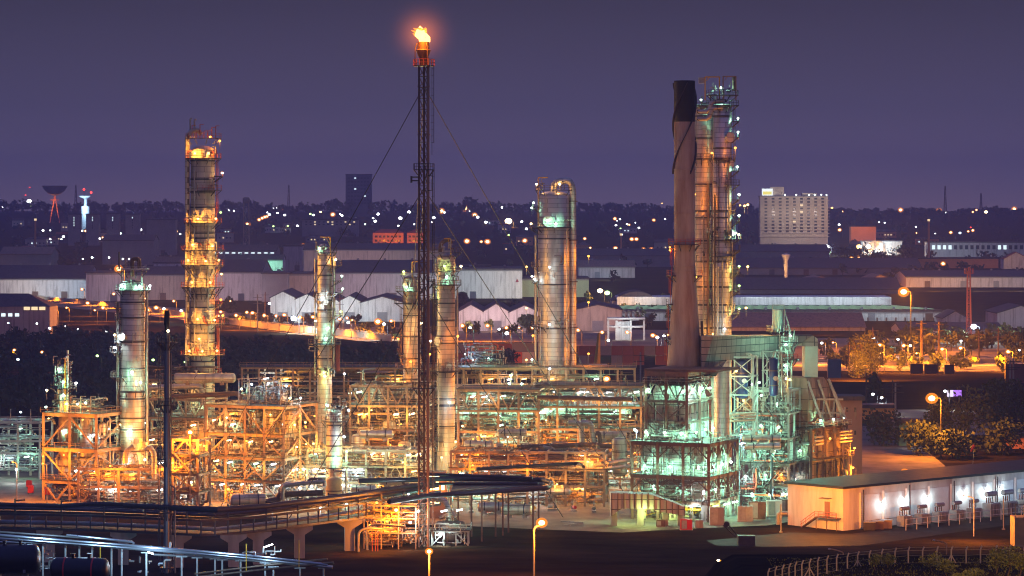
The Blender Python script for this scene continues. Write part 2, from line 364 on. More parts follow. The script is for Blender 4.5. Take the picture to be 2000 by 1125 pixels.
def panes(t, D, x0, x1, ys, wpx, hpx, n, mat, lit=None, every=(), proud=.15, name='window'):
    w, h = wpx / S(D), hpx / S(D)
    for mt, sel in ((mat, lambda k: k not in every), (lit, lambda k: k in every)):
        if mt is None: continue
        b = MB(); b.box(-w / 2, w / 2, -proud, .3, -h / 2, h / 2); me = rawmesh(name, b, mt)
        pts = []; k = 0
        for y in ys:
            for i in range(n):
                px = x0 + (x1 - x0) * (i + .5) / n
                if sel(k): pts.append((X(px, D), D, Z(y, D)))
                k += 1
        shared(name, me, t, pts)
ORD = ['first', 'second', 'third', 'fourth', 'fifth', 'sixth', 'seventh', 'eighth', 'ninth', 'tenth', 'eleventh', 'twelfth', 'thirteenth', 'fourteenth', 'fifteenth', 'sixteenth', 'seventeenth', 'eighteenth', 'nineteenth', 'twentieth']
# --- pale hotel
D = 3300
t, a, b, z0, zt = bldg('hotel', 'pale many-storeyed hotel with balconies rising above the trees', 'building', 1485, 1617, 384, D, 22, wall_cream, wall_grey)
panes(t, D, 1489, 1614, [388 + 6.4 * i for i in range(11)], 5.5, 3.2, 9, glass_dark, lit_warm, (23, 41, 67), .2)
for i in range(12):
    z = Z(391.6 + 6.4 * i, D); m = MB(); m.box(a - 1.6, b + 1.6, D - 1.5, D - .2, z - .35, z + .35); m.build('balcony', wall_cream, t, flat=True)
m = MB(); m.box(X(1505, D), X(1532, D), D + 3, D + 14, zt + 1.01, Z(365, D)); m.build('penthouse', wall_cream, t, flat=True)
m = MB(); m.box(X(1567, D), X(1596, D), D + 4, D + 14, zt + 1.01, Z(377, D)); m.build('plant_room', wall_cream, t, flat=True)
rl = glow('roof_edge_lamp', (.85, 1, .95), 7)
b_ = MB(); b_.ball((0, 0, 0), .9, 6, 4); me = rawmesh('roof_lamp', b_, rl); shared('roof_lamp', me, t, [(X(p, D), D - 1.3, zt + 2.0) for p in (1533, 1555, 1580, 1591, 1604, 1614)])
for xx in (1520, 1560, 1600): light((X(xx, D), D - 60, 62), 'pale', 42000, t, 2)
s = thing('roof_sign', 'white lit sign with a yellow band on the hotel roof', 'sign', (X(1498, D), D - 1, zt + 1.01))
m = MB(); m.box(X(1488, D), X(1509, D), D - 1.0, D - .2, zt + 1.3, Z(368.5, D)); m.build('sign_face', glow('sign_white', (.9, 1, 1), 1.6), s, flat=True)
m = MB(); m.box(X(1490, D), X(1507, D), D - 1.15, D - 1.003, Z(380, D), Z(374, D)); m.build('sign_band', glow('sign_yellow', (1, .85, .15), 1.3), s, flat=True)
m = MB(); m.bar((X(1491, D), D - .6, zt + 1.0), (X(1491, D), D - .6, zt + 1.4), .6); m.bar((X(1506, D), D - .6, zt + 1.0), (X(1506, D), D - .6, zt + 1.4), .6); m.build('sign_support', steel_grey, s)
# --- dark tower block on the hill
D = 4700
t, a, b, z0, zt = bldg('tower_block', 'tall dark tower block on the wooded hill', 'building', 675, 725, 341, D, 30, wall_dark, wall_dark)
panes(t, D, 678, 722, [348 + 7 * i for i in range(8)], 4, 3, 7, glass_dark, lit_cool, (2, 23, 40), .2)
# --- four slab blocks at left
for k, (x0, x1, yt) in enumerate(((133, 156, 419), (168, 193, 419), (208, 232, 418), (245, 272, 419))):
    D = 3250
    t, a, b, z0, zt = bldg('apartment_slab', 'dim apartment slab with a lit stair window, below the dish antennas', 'building', x0, x1, yt, D, 14, wall_grey, wall_dark, group='apartment slabs on the far left')
    panes(t, D, (x0 + x1) / 2 - 2, (x0 + x1) / 2 + 2, [425 + 5 * i for i in range(5)], 1.4, 3, 1, glass_dark, lit_cool, (0, 1, 2, 3)[: (4, 2, 2, 1)[k]], .2)
# --- misc far buildings
def simple(name, label, x0, x1, yt, D, depth, mat, rm=None, kind='flat', rise=0, win=None, cat='building'):
    r_ = bldg(name, label, cat, x0, x1, yt, D, depth, mat, rm or roof_dark, kind, rise)
    if win: panes(r_[0], D, x0 + win[0], x1 - win[0], win[1], win[2], win[3], win[4], win[5], win[6] if len(win) > 6 else None, win[7] if len(win) > 7 else ())
    return r_
simple('office_building', 'orange-lit office building with two rows of dark windows, beyond the sheds', 728, 788, 455, 3000, 16, wall_orange, roof_red, 'hip', 4, (3, [462, 470], 5, 4, 7, glass_dark))
simple('office_building', 'orange-lit building directly behind the flare stack', 795, 828, 455, 3000, 16, wall_orange, roof_red, 'hip', 4, (2, [462, 470], 5, 4, 4, glass_dark))
for xx, dd in ((745, 2975), (772, 2975), (805, 2975)): light((X(xx, dd), dd - 14, Z(474, dd)), 'sodium', 26000, None, 1)
simple('long_building', 'long low building with rows of lit windows on the hillside', 590, 700, 430, 3600, 14, wall_grey, roof_dark, 'flat', 0, (4, [433.5, 438.5], 3.5, 2.2, 12, glass_dark, lit_warm, (2, 5, 6, 9, 11, 14, 18, 22)))
simple('warehouse', 'beige warehouse with darker bays behind the slender column', 593, 880, 488, 2500, 50, wall_beige, roof_dark, 'side', 5)
simple('warehouse', 'lavender windowless shed beyond the slender column', 553, 591, 480, 2560, 40, wall_lav, roof_dark)
simple('warehouse', 'low shed with a bright row of lit windows', 410, 540, 490, 2600, 40, wall_grey, roof_dark, 'side', 5, (2, [494], 7, 2.5, 10, lit_cool))
simple('warehouse', 'shed with a long green-lit eave', 438, 552, 508, 2380, 30, wall_white, roof_dark, 'side', 4)
light((X(500, 2360), 2350, 22), 'green', 60000, None, 1)
simple('warehouse', 'tall grey block beyond the slab blocks', 286, 342, 430, 2950, 20, wall_grey, wall_dark)
simple('warehouse', 'long grey hall behind the golden column', 200, 300, 470, 2700, 40, wall_grey, roof_dark, 'side', 5)
simple('warehouse', 'hall with a lit doorway on the far left', 0, 100, 497, 2480, 40, wall_grey, roof_tan, 'side', 6)
simple('warehouse', 'lit bay shed with a row of white floodlights on its roof', 300, 356, 513, 2250, 40, wall_white, roof_dark, 'side', 4)
# pale storage hall row
simple('warehouse', 'long white hall at far left with greenish lit wall', -60, 172, 545, 2080, 60, wall_white, roof_dark, 'side', 9)
simple('warehouse', 'tall pink-white hall behind the left column', 168, 240, 534, 2040, 60, wall_lav, roof_dark)
simple('warehouse', 'beige hall seen between the left column and the golden column', 241, 366, 537, 2060, 70, wall_beige, roof_dark, 'side', 5)
simple('warehouse', 'wide lavender hall right of the golden column', 366, 511, 532, 2050, 80, wall_lav, roof_dark, 'side', 8)
simple('warehouse', 'grey hall end with tall doors left of the slender column', 511, 562, 535, 2030, 60, wall_grey, roof_dark)
simple('warehouse', 'hall with a large warm-lit door behind the slender column', 562, 611, 536, 2045, 60, wall_beige, roof_dark)
simple('warehouse', 'very long pinkish hall behind the flare stack', 611, 882, 533, 2060, 90, wall_lav, roof_dark, 'side', 8)
t, a, b, z0, zt = simple('warehouse', 'big white hall with a dark red emblem, left of the big column', 882, 1020, 527, 2080, 90, wall_white, roof_dark)
m = MB(); D = 2080; px, py = 1010, 548
m.prism([(X(px - 3.4, D), D - .3, Z(py + 3, D)), (X(px + 3.4, D), D - .3, Z(py + 3, D)), (X(px, D), D - .3, Z(py - 4, D))], (0, .25, 0)); m.build('emblem', paint('emblem_red', (.35, .03, .05), .6), t, flat=True)
simple('warehouse', 'white block standing above the white hall roof', 897, 957, 521, 2140, 40, wall_white, roof_dark)
simple('warehouse', 'pale green lit hall behind the big column', 1020, 1150, 545, 2100, 60, wall_green, roof_dark)
for xx, D, k, p in ((30, 2060, 'pale', 60000), (100, 2060, 'white', 45000), (150, 2060, 'blue', 30000), (205, 2010, 'pink', 45000), (300, 2030, 'pink', 36000), (400, 2020, 'pink', 40000), (470, 2020, 'pink', 50000), (590, 2010, 'sodium', 22000),
                 (660, 2025, 'pink', 52000), (740, 2025, 'pink', 52000), (840, 2030, 'white', 42000), (920, 2040, 'white', 62000), (985, 2040, 'white', 62000), (1045, 2060, 'pale', 52000), (1135, 2060, 'pale', 52000), (640, 2470, 'pink', 60000), (740, 2470, 'pink', 60000)):
    light((X(xx, D), D - 13, gz(0, D) + 8), k, p * .34, None, 1)  # unseen lights without fixtures, added to brighten the hall walls
# gabled sheds
for (x0, x1, yt, yp, lab) in ((528, 577, 582, 570, 'leftmost white gabled shed of the row behind the road'), (577, 622, 585, 575, 'white gabled shed behind the slender column'), (622, 662, 589, 578, 'white gabled shed just right of the slender column'), (662, 704, 589, 578, 'white gabled shed between slender column and flare stack, narrower one'), (704, 790, 592, 580, 'widest white gabled shed of the row behind the road'),
                         (896, 944, 609, 596, 'pale gabled shed right of the tall pair of columns'), (944, 994, 609, 594, 'pale gabled shed half hidden by a bush'), (994, 1056, 611, 597, 'pale gabled shed touching the big column'), (1120, 1216, 606, 596, 'tan gabled hall right of the big column')):
    D = 1690 if x0 < 800 else 1560
    s_ = S(D)
    t, a, b, z0, zt = bldg('gabled_shed', lab, 'shed', x0, x1 - .6, yt, D, 70, wall_white if x0 < 1100 else wall_beige, roof_dark, 'gable', (yt - yp) / s_, over=.5)
    m = MB(); c = (a + b) / 2; m.box(c - 3, c + 3, D - .12, D + .2, z0 + 1.5, z0 + 7); m.build('door', wall_grey, t, flat=True)
    light((c, D - 22, 7), 'white' if x0 < 800 else 'pink', 7500 if x0 < 800 else 8000, None, .8)
# right-hand factories
t, a, b, z0, zt = bldg('factory_hall', 'long low factory with white fascia and green-lit roof strips', 'factory', 1215, 1841, 609, 1700, 6, wall_white, roof_dark)
D = 1700
m = MB(); z1 = Z(609, D) + .6; m.prism([(a, D + 6.7, z1), (b, D + 6.7, z1), (X(1745, 1790), 1790, Z(597, 1790)), (X(1205, 1790), 1790, Z(597, 1790))], (0, 0, .5)); m.build('sloping_roof', roof_dark, t, flat=True)
for i in range(30):
    u0 = i / 30 + .01
    p = Vector((a + (b - a) * u0, D + 9, z1 + .75)); q = p + Vector((-16, 62, (Z(597, 1790) - z1) * .75))
    m = MB(); m.bar(p, q, 1.1, .25); m.build('roof_light', lit_green, t, flat=True)
m = MB(); m.box(X(1205, 1792), X(1741, 1792), 1792, 1830, Z(606, 1792), Z(580, 1792)); m.build('clerestory', wall_white, t, flat=True)
for i in range(22):
    m = MB(); px = 1440 + i * 18.2; m.box(X(px, D) - .4, X(px, D) + .4, D - 1.2, D - .2, z0, Z(620, D)); m.build('post', steel_brown, t, flat=True)
panes(t, D, 1440, 1838, [631], 6, 3.5, 16, glass_dark, lit_cool, (3, 6, 7, 10, 13, 14), .1)
for px in (1260, 1330, 1450, 1530, 1600, 1680, 1750, 1810): light((X(px, 1670), 1668, 16), 'white', 8000, t, .8)
for px in (1260, 1480, 1560, 1640, 1710): light((X(px, 1780), 1776, 14), 'white', 8000, t, .8)
simple('factory_hall', 'dark-roofed hall behind the white-fascia factory', 1430, 1760, 566, 2150, 60, wall_grey, roof_dark, 'side', 8)
simple('gabled_hall', 'wide tan gabled hall behind the dark roofs', 1540, 1668, 556, 2300, 60, wall_beige, roof_tan, 'gable', 6)
simple('gabled_hall', 'tan gabled hall left of the orange mast light', 1668, 1772, 560, 2280, 60, wall_beige, roof_tan, 'gable', 9)
simple('factory_hall', 'pale two-tone hall behind the antenna mast', 1770, 2080, 541, 2250, 70, wall_lav, roof_dark, 'side', 4)
simple('factory_hall', 'long dark hall on the slope below the hotel', 1420, 1620, 492, 2650, 60, wall_grey, roof_dark, 'side', 6)
simple('factory_hall', 'long dim hall crossing behind the funnel tower', 1400, 1800, 524, 2480, 60, wall_grey, roof_dark, 'side', 8)
simple('factory_hall', 'long dim hall between big column and stack', 1128, 1330, 500, 2650, 60, wall_grey, roof_dark, 'side', 6)
simple('factory_hall', 'pale low roofed shed between big column and stack', 1130, 1240, 522, 2420, 50, wall_lav, roof_tan, 'side', 5)
simple('office_building', 'wide office building with a row of lit windows at far right', 1812, 2060, 474, 2900, 22, wall_lav, roof_dark, 'flat', 0, (6, [483], 6, 8, 22, glass_dark, lit_cool, (0, 1, 2, 3, 12, 13)))
m_ = None
simple('shop_building', 'small white flat-roofed building below the skyline at right', 1685, 1762, 472, 2950, 16, wall_white, wall_grey)
light((X(1700, 2950), 2925, 40), 'warm', 40000, None, 1)
simple('house', 'brick-red house with a stepped roof near the hotel', 1662, 1711, 443, 3300, 16, wall_orange, roof_dark)
light((X(1690, 3300), 3270, 52), 'sodium', 30000, None, 1)
simple('house', 'red low row of shops right of the hotel trees', 1716, 1950, 506, 2620, 12, wall_orange, roof_dark)
simple('house', 'white gabled house with a faint sign at far right', 1960, 2010, 506, 2600, 16, wall_white, roof_red, 'gable', 6)
simple('gabled_shed', 'small blue-grey gabled shed beside the antenna mast', 1842, 1890, 622, 1650, 30, wall_lav, roof_dark, 'gable', 4)
simple('gabled_shed', 'larger blue-grey gabled shed at far right', 1948, 2040, 612, 1600, 40, wall_lav, roof_dark, 'gable', 4)
simple('factory_hall', 'low dark hall with a pale wall behind the orange-lit trees', 1760, 1960, 645, 1520, 40, wall_lav, roof_dark, 'side', 3)
simple('factory_hall', 'brown roofed hall behind the small silo', 1420, 1690, 640, 1560, 44, wall_beige, roof_tan, 'side', 7)
for xx, D, k, p in ((1600, 2240, 'sodium', 90000), (1700, 2230, 'sodium', 110000), (1820, 2200, 'warm', 70000), (1900, 2200, 'pale', 50000), (1980, 2200, 'pale', 50000), (1480, 1520, 'sodium', 30000), (1600, 1520, 'sodium', 40000), (1860, 1490, 'white', 16000), (1980, 1570, 'white', 16000), (1850, 2860, 'white', 50000), (1980, 2570, 'warm', 30000), (1180, 2390, 'white', 40000)):
    light((X(xx, D), D - 25, gz(0, D) + 9), k, p, None, 1)  # the same kind of unseen added lights for the right-hand halls
# barrel hall, frame plant, house at the left
simple('barrel_hall', 'barrel-roofed pale hall behind the frame plant', 1196, 1290, 588, 1800, 40, wall_lav, roof_dark, 'barrel', 6)
light((X(1220, 1790), 1770, 12), 'warm', 20000, None, 1)
t = thing('frame_plant', 'white steel-framed plant with curved vents near the black-topped stack', 'plant building', (X(1222, 1450), 1450, 0)); D = 1450
for xx in (1188, 1204, 1232, 1258):
    m = MB(); m.box(X(xx, D) - .5, X(xx, D) + .5, D, D + 1, 0, Z(626, D)); m.build('post', white_paint, t, flat=True)
for yy in (624, 640):
    m = MB(); m.box(X(1186, D), X(1260, D), D - .1, D + 8, Z(yy, D), Z(yy, D) + .9); m.build('deck', white_paint, t, flat=True)
m = MB(); m.box(X(1206, D), X(1230, D), D + 2, D + 7, 0, Z(628, D)); m.build('room', wall_white, t, flat=True)
for i in range(4):
    x = X(1224 + i * 9, D); z = Z(623, D); m = MB(); m.tube([(x, D + 4, z), (x, D + 4, z + 3), (x - 1.5, D + 4, z + 4.2)], .6, 8, bend=.8); m.build('vent_pipe', pipe_grey, t)
light((X(1220, D), D - 10, 8), 'white', 5000, t, .5)
t, a, b, z0, zt = bldg('house', 'long dark hip-roofed house with lit windows at the far left', 'house', -80, 97, 599, 1500, 26, wall_beige, roof_dark, 'hip', 6.5)
panes(t, 1500, 45, 90, [602], 12, 7, 3, lit_warm); panes(t, 1500, 0, 40, [615], 8, 6, 3, lit_cool)
rnd = random.Random(31)
for i in range(46):
    px = rnd.uniform(10, 1990); py = rnd.uniform(436, 500)
    if 1470 < px < 1640 or 690 < px < 850: continue
    D = DG(py); w_ = rnd.uniform(9, 26) * 1.0; h_ = rnd.uniform(5, 11); mt = rnd.choice((wall_grey, wall_cream, wall_lav, wall_orange, wall_dark)); hw = w_ / 2 * S(D)
    t, a, b, z0, zt = bldg('house', 'small dim house among the trees of the far hillside', 'house', px - hw, px + hw, HY + (CAMZ - gz(0, D) - h_) * S(D), D, 9, mt, rnd.choice((roof_dark, roof_red, roof_tan)), rnd.choice(('flat', 'hip', 'side')), 2.4, group='small houses on the far hillside')
    n_ = max(2, int(w_ / 4)); on = rnd.sample(range(n_), rnd.randint(1, max(1, n_ // 2)))
    panes(t, D, px - hw * .9, px + hw * .9, [HY + (CAMZ - gz(0, D) - h_ * .5) * S(D)], 1.6 * S(D), 1.5 * S(D), n_, glass_dark, rnd.choice((lit_warm, lit_warm, lit_cool)), on, .2)
# --- towers and antennas
def lattice(m, x, y, z0, z1, w0, w1, r, n):
    for k in range(n):
        za, zb = z0 + (z1 - z0) * k / n, z0 + (z1 - z0) * (k + 1) / n; wa, wb = w0 + (w1 - w0) * k / n, w0 + (w1 - w0) * (k + 1) / n
        A = [Vector((x + sx * wa / 2, y + sy * wa / 2, za)) for sx, sy in ((-1, -1), (1, -1), (1, 1), (-1, 1))]; B = [Vector((x + sx * wb / 2, y + sy * wb / 2, zb)) for sx, sy in ((-1, -1), (1, -1), (1, 1), (-1, 1))]
        for i in range(4):
            m.bar(A[i], B[i], r); m.bar(A[i], B[(i + 1) % 4], r * .6); m.bar(B[i], B[(i + 1) % 4], r * .6)
D = 2900; x = X(481, D); g0 = gz(x, D)
t = thing('water_tower', 'pale water tower on lattice legs left of the slender column', 'water tower', (x, D, g0))
m = MB(); lattice(m, x, D, g0, Z(397, D), 6, 5, .7, 5); m.build('leg_frame', concrete, t)
m = MB(); m.lathe([(2.2, Z(397, D)), (3.6, Z(395, D)), (3.6, Z(388, D)), (2.4, Z(385, D))], 16, (x, D, 0)); m.build('tank', concrete, t)
D = 2350; x = X(1535, D); g0 = gz(x, D)
t = thing('water_tower', 'slim funnel-shaped water tower among the dark roofs', 'water tower', (x, D, g0))
m = MB(); m.lathe([(1.7, g0), (1.5, Z(530, D)), (1.9, Z(520, D)), (1.5, Z(510, D)), (3.6, Z(499, D)), (3.6, Z(497, D)), (1, Z(495, D))], 16, (x, D, 0)); m.build('shaft', white_paint, t)
m = MB(); m.lathe([(1.0, Z(495, D)), (1, Z(493, D))], 8, (x, D, 0)); m.build('cap', concrete, t)
light((x - 6, D - 12, g0 + 10), 'warm', 9000, t, .5)
D = 4300; x = X(107, D); zc = Z(380, D)
t = thing('dish_antenna', 'huge dark dish antenna tilted skyward on the left skyline', 'antenna', (x, D, gz(x, D)))
m = MB(); m.lathe([(1, zc - 2), (9, zc + 1), (15, zc + 6), (19, zc + 13), (18.4, zc + 13.2), (9, zc + 2.2)], 24, (x, D, 0)); m.build('dish', wall_grey, t)
m = MB()
for s_ in (-1, 1): m.bar((x + s_ * 7, D, gz(x, D)), (x, D, zc - 1), 1.4)
m.bar((x - 6, D, zc - 8), (x + 6, D, zc - 8), 1.2); m.build('mount', wall_orange, t); light((x - 4, D - 14, zc - 16), 'sodium', 26000, t, 1)
D = 3900; x = X(167, D)
t = thing('dish_antenna', 'floodlit white dish antenna on a pedestal', 'antenna', (x, D, gz(x, D)))
m = MB(); m.lathe([(6, gz(x, D)), (6, Z(403, D)), (2.4, Z(402, D)), (1.7, Z(388, D))], 12, (x, D, 0)); m.build('pedestal', white_paint, t)
m = MB(); c = (x - 1, D, Z(384, D)); m.lathe([(1, -3), (5, -1.5), (8.5, 1), (8.2, 1.4), (1, -1)], 20, c); m.build('dish', white_paint, t)
light((x, D - 20, Z(405, D)), 'blue', 75000, t, 1)
for dx, dy in ((-3, -14), (11, -8)):
    m = MB(); m.ball((x + dx / S(D), D, Z(384 + dy, D)), 1.7, 6, 4); m.build('beacon', EM['red'], t)
    m = MB(); m.bar((x + dx / S(D), D, Z(384 + dy, D)), (x + (dx * .6) / S(D), D, Z(386, D)), .4); m.build('beacon_arm', steel_grey, t)
for (px, yt, D, lab, mt) in ((1846, 364, 4200, 'slender lattice radio mast on the right skyline', steel_dark), (1916, 378, 4300, 'thin lattice mast at the right end of the skyline', steel_dark), (564, 362, 4500, 'thin hazy mast left of the dark tower block', steel_dark), (148, 362, 4300, 'thin mast between the two dish antennas', steel_dark)):
    x = X(px, D); t = thing('radio_mast', lab, 'mast', (x, D, gz(x, D))); m = MB(); lattice(m, x, D, gz(x, D), Z(yt, D), 5, 1.2, .7, 8); m.build('mast_lattice', mt, t)
    m = MB(); m.ball((x, D, Z(yt, D) + .6), .6, 6, 4); m.build('tip', mt, t)
D = 1500; x = X(1892, D)
t = thing('antenna_mast', 'red-brown lattice antenna mast with panel antennas at its head', 'mast', (x, D, 0))
m = MB(); lattice(m, x, D, 0, Z(530, D), 2.4, 1.4, .34, 14); m.build('mast_lattice', red_rail, t)
for k in range(5):
    xx = x + (k - 2) * 1.05; m = MB(); m.box(xx - .32, xx + .32, D - .6 + (k % 2) * .9, D - .2 + (k % 2) * .9, Z(534, D), Z(524 - (k == 2) * 2, D)); m.build('panel_antenna', red_rail, t, flat=True)
m = MB(); m.bar((x - 2.4, D, Z(534, D)), (x + 2.4, D, Z(534, D)), .3); m.build('head_bar', red_rail, t)
light((x + 6, D - 16, 14), 'sodium', 9000, t, .5)
for (px, y0, y1, lab) in ((70, 905 / 4 + 200, 451, ''),): pass
D = 2700
for (px, y0, y1, mt, lab) in ((69, 427, 451, 'lit_warm', 'slim lit pylon sign left of the slab blocks'), (1213, 456, 472, 'sodium', 'orange-lit chimney on the wooded hill'), (1814, 428, 455, 'sodium', 'orange flame-lit chimney right of the hotel')):
    x = X(px, D); t = thing('chimney', lab, 'chimney', (x, D, gz(x, D)))
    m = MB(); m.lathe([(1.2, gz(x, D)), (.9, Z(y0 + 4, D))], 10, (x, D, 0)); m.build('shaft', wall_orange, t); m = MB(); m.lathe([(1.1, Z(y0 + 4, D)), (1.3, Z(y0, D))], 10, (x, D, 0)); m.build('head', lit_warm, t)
# --- containers
def container(px0, px1, yt, yb, D, mat, lab):
    a, b = X(px0, D), X(px1, D); z0, z1 = Z(yb, D), Z(yt, D)
    t = thing('shipping_container', lab, 'container', ((a + b) / 2, D, z0), 'shipping containers in the yards')
    m = MB(); n = max(3, int((b - a) / .6)); m.box(a, b, D + .05, D + 2.4, z0, z1)
    for i in range(n): m.box(a + (b - a) * (i + .2) / n, a + (b - a) * (i + .7) / n, D, D + .08, z0 + .15, z1 - .15)
    m.build('corrugated_body', mat, t, flat=True)
    m = MB(); m.box(a - .05, b + .05, D - .05, D + .05, z1 - .12, z1 + .06); m.box(a - .05, b + .05, D - .05, D + .05, z0, z0 + .14); m.build('frame', mat, t, flat=True)
c_or = paint('container_orange', (.62, .14, .05), .5, .1, .2, .3); c_gr = paint('container_grey', (.20, .22, .27), .5, .1, .2, .3); c_br = paint('container_brown', (.22, .07, .05), .5, .1, .2, .3); c_wh = paint('container_white', (.6, .62, .66), .5, .1, .2, .3)
D = 1235
for k, (x0, x1, y0, y1, mt, lab) in enumerate(((856, 911, 672, 690, c_gr, 'grey container at the left end of the orange stack'), (856, 911, 691, 709, c_br, 'brown container under the grey one left of the orange stack'), (912, 966, 672, 690, c_or, 'upper orange container beside the dark tree'), (912, 934, 691, 709, c_or, 'lower short orange container beside a white one'), (935, 958, 691, 709, c_wh, 'white container under the orange ones'),
        (968, 1000, 672, 688, c_br, 'brown container above the dark tree'), (1000, 1046, 670, 687, c_gr, 'grey container just left of the big column'), (1004, 1020, 688, 710, c_or, 'narrow orange container end left of the big column'), (1020, 1046, 688, 710, c_wh, 'pale container end left of the big column'))):
    container(x0, x1 - .5, y0, y1, D, mt, lab)
light((X(940, D), D - 22, 10), 'sodium', 7000, None, .5); light((X(1025, D), D - 22, 10), 'sodium', 4000, None, .5)
D = 1160
for k in range(9):
    x0 = 1130 + k * 21.5; container(x0, x1 := x0 + 20.8, 676, 694, D, (c_br, c_br, c_gr, c_br)[k % 4], 'dark container in the yard between big column and stack'); container(x0, x1, 695, 713, D, (c_gr, c_br, c_br)[k % 3], 'dark container, lower tier, in the yard between big column and stack') if k % 4 != 2 else None
for (x0, x1, y0, y1) in ((1779, 1803, 711, 730), (1806, 1832, 712, 730), (1845, 1864, 713, 731), (1964, 2010, 711, 760), (1617, 1643, 702, 738)):
    container(x0, x1, y0, y1, 1090, c_gr if x0 < 1700 else c_br, 'dark container silhouetted in front of the lit road at right')
# --- woods
def cards(m, c, rx, ry, rz, n, s, rnd, shell=.55):
    for _ in range(n):
        while True:
            p = Vector((rnd.uniform(-1, 1), rnd.uniform(-1, 1), rnd.uniform(-1, 1)))
            if shell < p.length < 1 or (p.length < shell and rnd.random() < .15): break
        q = Vector((c[0] + p.x * rx, c[1] + p.y * ry, c[2] + p.z * rz))
        a = Vector((rnd.gauss(0, 1), rnd.gauss(0, 1), rnd.gauss(0, 1))).normalized(); b = a.orthogonal().normalized(); k = s * rnd.uniform(.6, 1.3)
        a = a.cross(b).normalized() * k; b = b * k * rnd.uniform(.5, 1)
        m.add([q - a, q - b * .8, q + a, q + b], [(0, 1, 2, 3)])
def crown(m, x, y, z0, h, w, n, s, rnd, lobes=5, lo=.35):
    for k in range(lobes):
        an = rnd.uniform(0, 6.28); rr = rnd.uniform(.1, .55) * w / 2; zz = z0 + h * rnd.uniform(lo, .8); q = w * rnd.uniform(.22, .36)
        cards(m, (x + rr * math.cos(an), y + rr * math.sin(an), zz), q, q, q * rnd.uniform(.6, 1.0) * min(1.4, h / w), n // lobes, s, rnd)
def wood(name, spots, mat, n, s, seed):
    rnd = random.Random(seed); m = MB()
    for (x, y, h, w_) in spots:
        crown(m, x, y, gz(x, y), h, w_, n, s, rnd, 4); g0 = gz(x, y); m.bar((x, y, g0), (x, y, g0 + h * .5), w_ * .05)
    return struct(m.build(name, mat, flat=True), 'stuff')
rnd = random.Random(3)
def sky_h(px):
    pts = [(-100, 392), (60, 388), (150, 396), (250, 392), (330, 390), (450, 393), (500, 392), (580, 400), (640, 392), (700, 385), (740, 390), (800, 396), (860, 394), (930, 386), (980, 396), (1100, 398), (1130, 392), (1200, 398), (1260, 396), (1310, 400), (1440, 396), (1480, 400), (1560, 404), (1650, 410), (1740, 412), (1800, 410), (1900, 412), (1950, 404), (2000, 408), (2100, 410)]
    for (a, ya), (b, yb) in zip(pts, pts[1:]):
        if a <= px <= b: return ya + (yb - ya) * (px - a) / (b - a)
    return 400
sp_ = []
for i in range(330):
    px = -90 + i * 6.6 + rnd.uniform(-4, 4); D = rnd.uniform(4500, 5100); x = X(px, D); top = Z(sky_h(px) + abs(rnd.gauss(0, 3)) - 4.5 * max(0, math.sin(px * .043) + math.sin(px * .117 + 1) - .3), D); h = max(8, top - gz(x, D)); sp_.append((x, D, h, rnd.uniform(14, 24)))
wood('skyline_woods', sp_, foliage, 40, 3.2, 11)
sp_ = []
for i in range(560):
    D = rnd.uniform(2300, 4500); px = rnd.uniform(-60, 2060)
    if 1480 < px < 1625 and D > 3100: continue
    sp_.append((X(px, D), D, rnd.uniform(5, 13), rnd.uniform(9, 18)))
wood('hillside_woods', sp_, foliage, 30, 2.2, 12)
sp_ = []
for i in range(230):
    px = rnd.uniform(-60, 780); D = rnd.uniform(900, 1420)
    if px > 100: D = min(D, 1380 - max(0, px - 100) * .32 + rnd.uniform(-40, 0))
    sp_.append((X(px, D), D, rnd.uniform(7, 13), rnd.uniform(9, 15)))
wood('dark_woods', sp_, foliage, 120, 1.1, 13)
sp_ = []
for i in range(60):
    px = rnd.uniform(1000, 1340); D = rnd.uniform(1560, 2050)
    sp_.append((X(px, D), D, rnd.uniform(4, 9), rnd.uniform(6, 10)))
for i in range(70):
    px = rnd.uniform(380, 1060); D = rnd.uniform(1450, 1560) if px > 700 else rnd.uniform(1640, 1670); sp_.append((X(px, D), D, rnd.uniform(3, 7), rnd.uniform(5, 8)))
for i in range(60):
    px = rnd.uniform(1690, 2040); D = rnd.uniform(1330, 1460); sp_.append((X(px, D), D, rnd.uniform(5, 10), rnd.uniform(6, 11)))
for i in range(60):
    px = rnd.uniform(1590, 2050); D = rnd.uniform(1160, 1330); sp_.append((X(px, D), D, rnd.uniform(3, 8), rnd.uniform(4, 8)))
for i in range(26):
    px = rnd.uniform(1590, 1780); D = rnd.uniform(2650, 2800); sp_.append((X(px, D), D, rnd.uniform(12, 20), rnd.uniform(10, 16)))
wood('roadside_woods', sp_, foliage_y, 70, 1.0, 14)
def tree(label, px, D, h, w_, seed, n=900, s=.5, mat=None, lean=0, name='tree', trunk=True, cat='tree', group=None, lo=.35):
    rnd = random.Random(seed); x = X(px, D); g0 = gz(x, D)
    t = thing(name, label, cat, (x, D, g0), group)
    m = MB(); crown(m, x, D, g0, h, w_, n, s, rnd, 14 if lo < .3 else 9, lo); m.build('crown', mat or foliage_y, t, flat=True)
    m = MB(); m.tube([(x, D, g0 - .2), (x + rnd.uniform(-.4, .4), D, g0 + h * .3), (x + rnd.uniform(-.8, .8), D, g0 + h * .62)], [h * .03, h * .022, h * .01], 7)
    for k in range(5):
        an = rnd.uniform(0, 6.28); m.tube([(x, D, g0 + h * .3), (x + w_ * .3 * math.cos(an), D + w_ * .3 * math.sin(an), g0 + h * rnd.uniform(.5, .75))], [h * .012, h * .005], 5)
    m.build('trunk', bark, t)
    return t
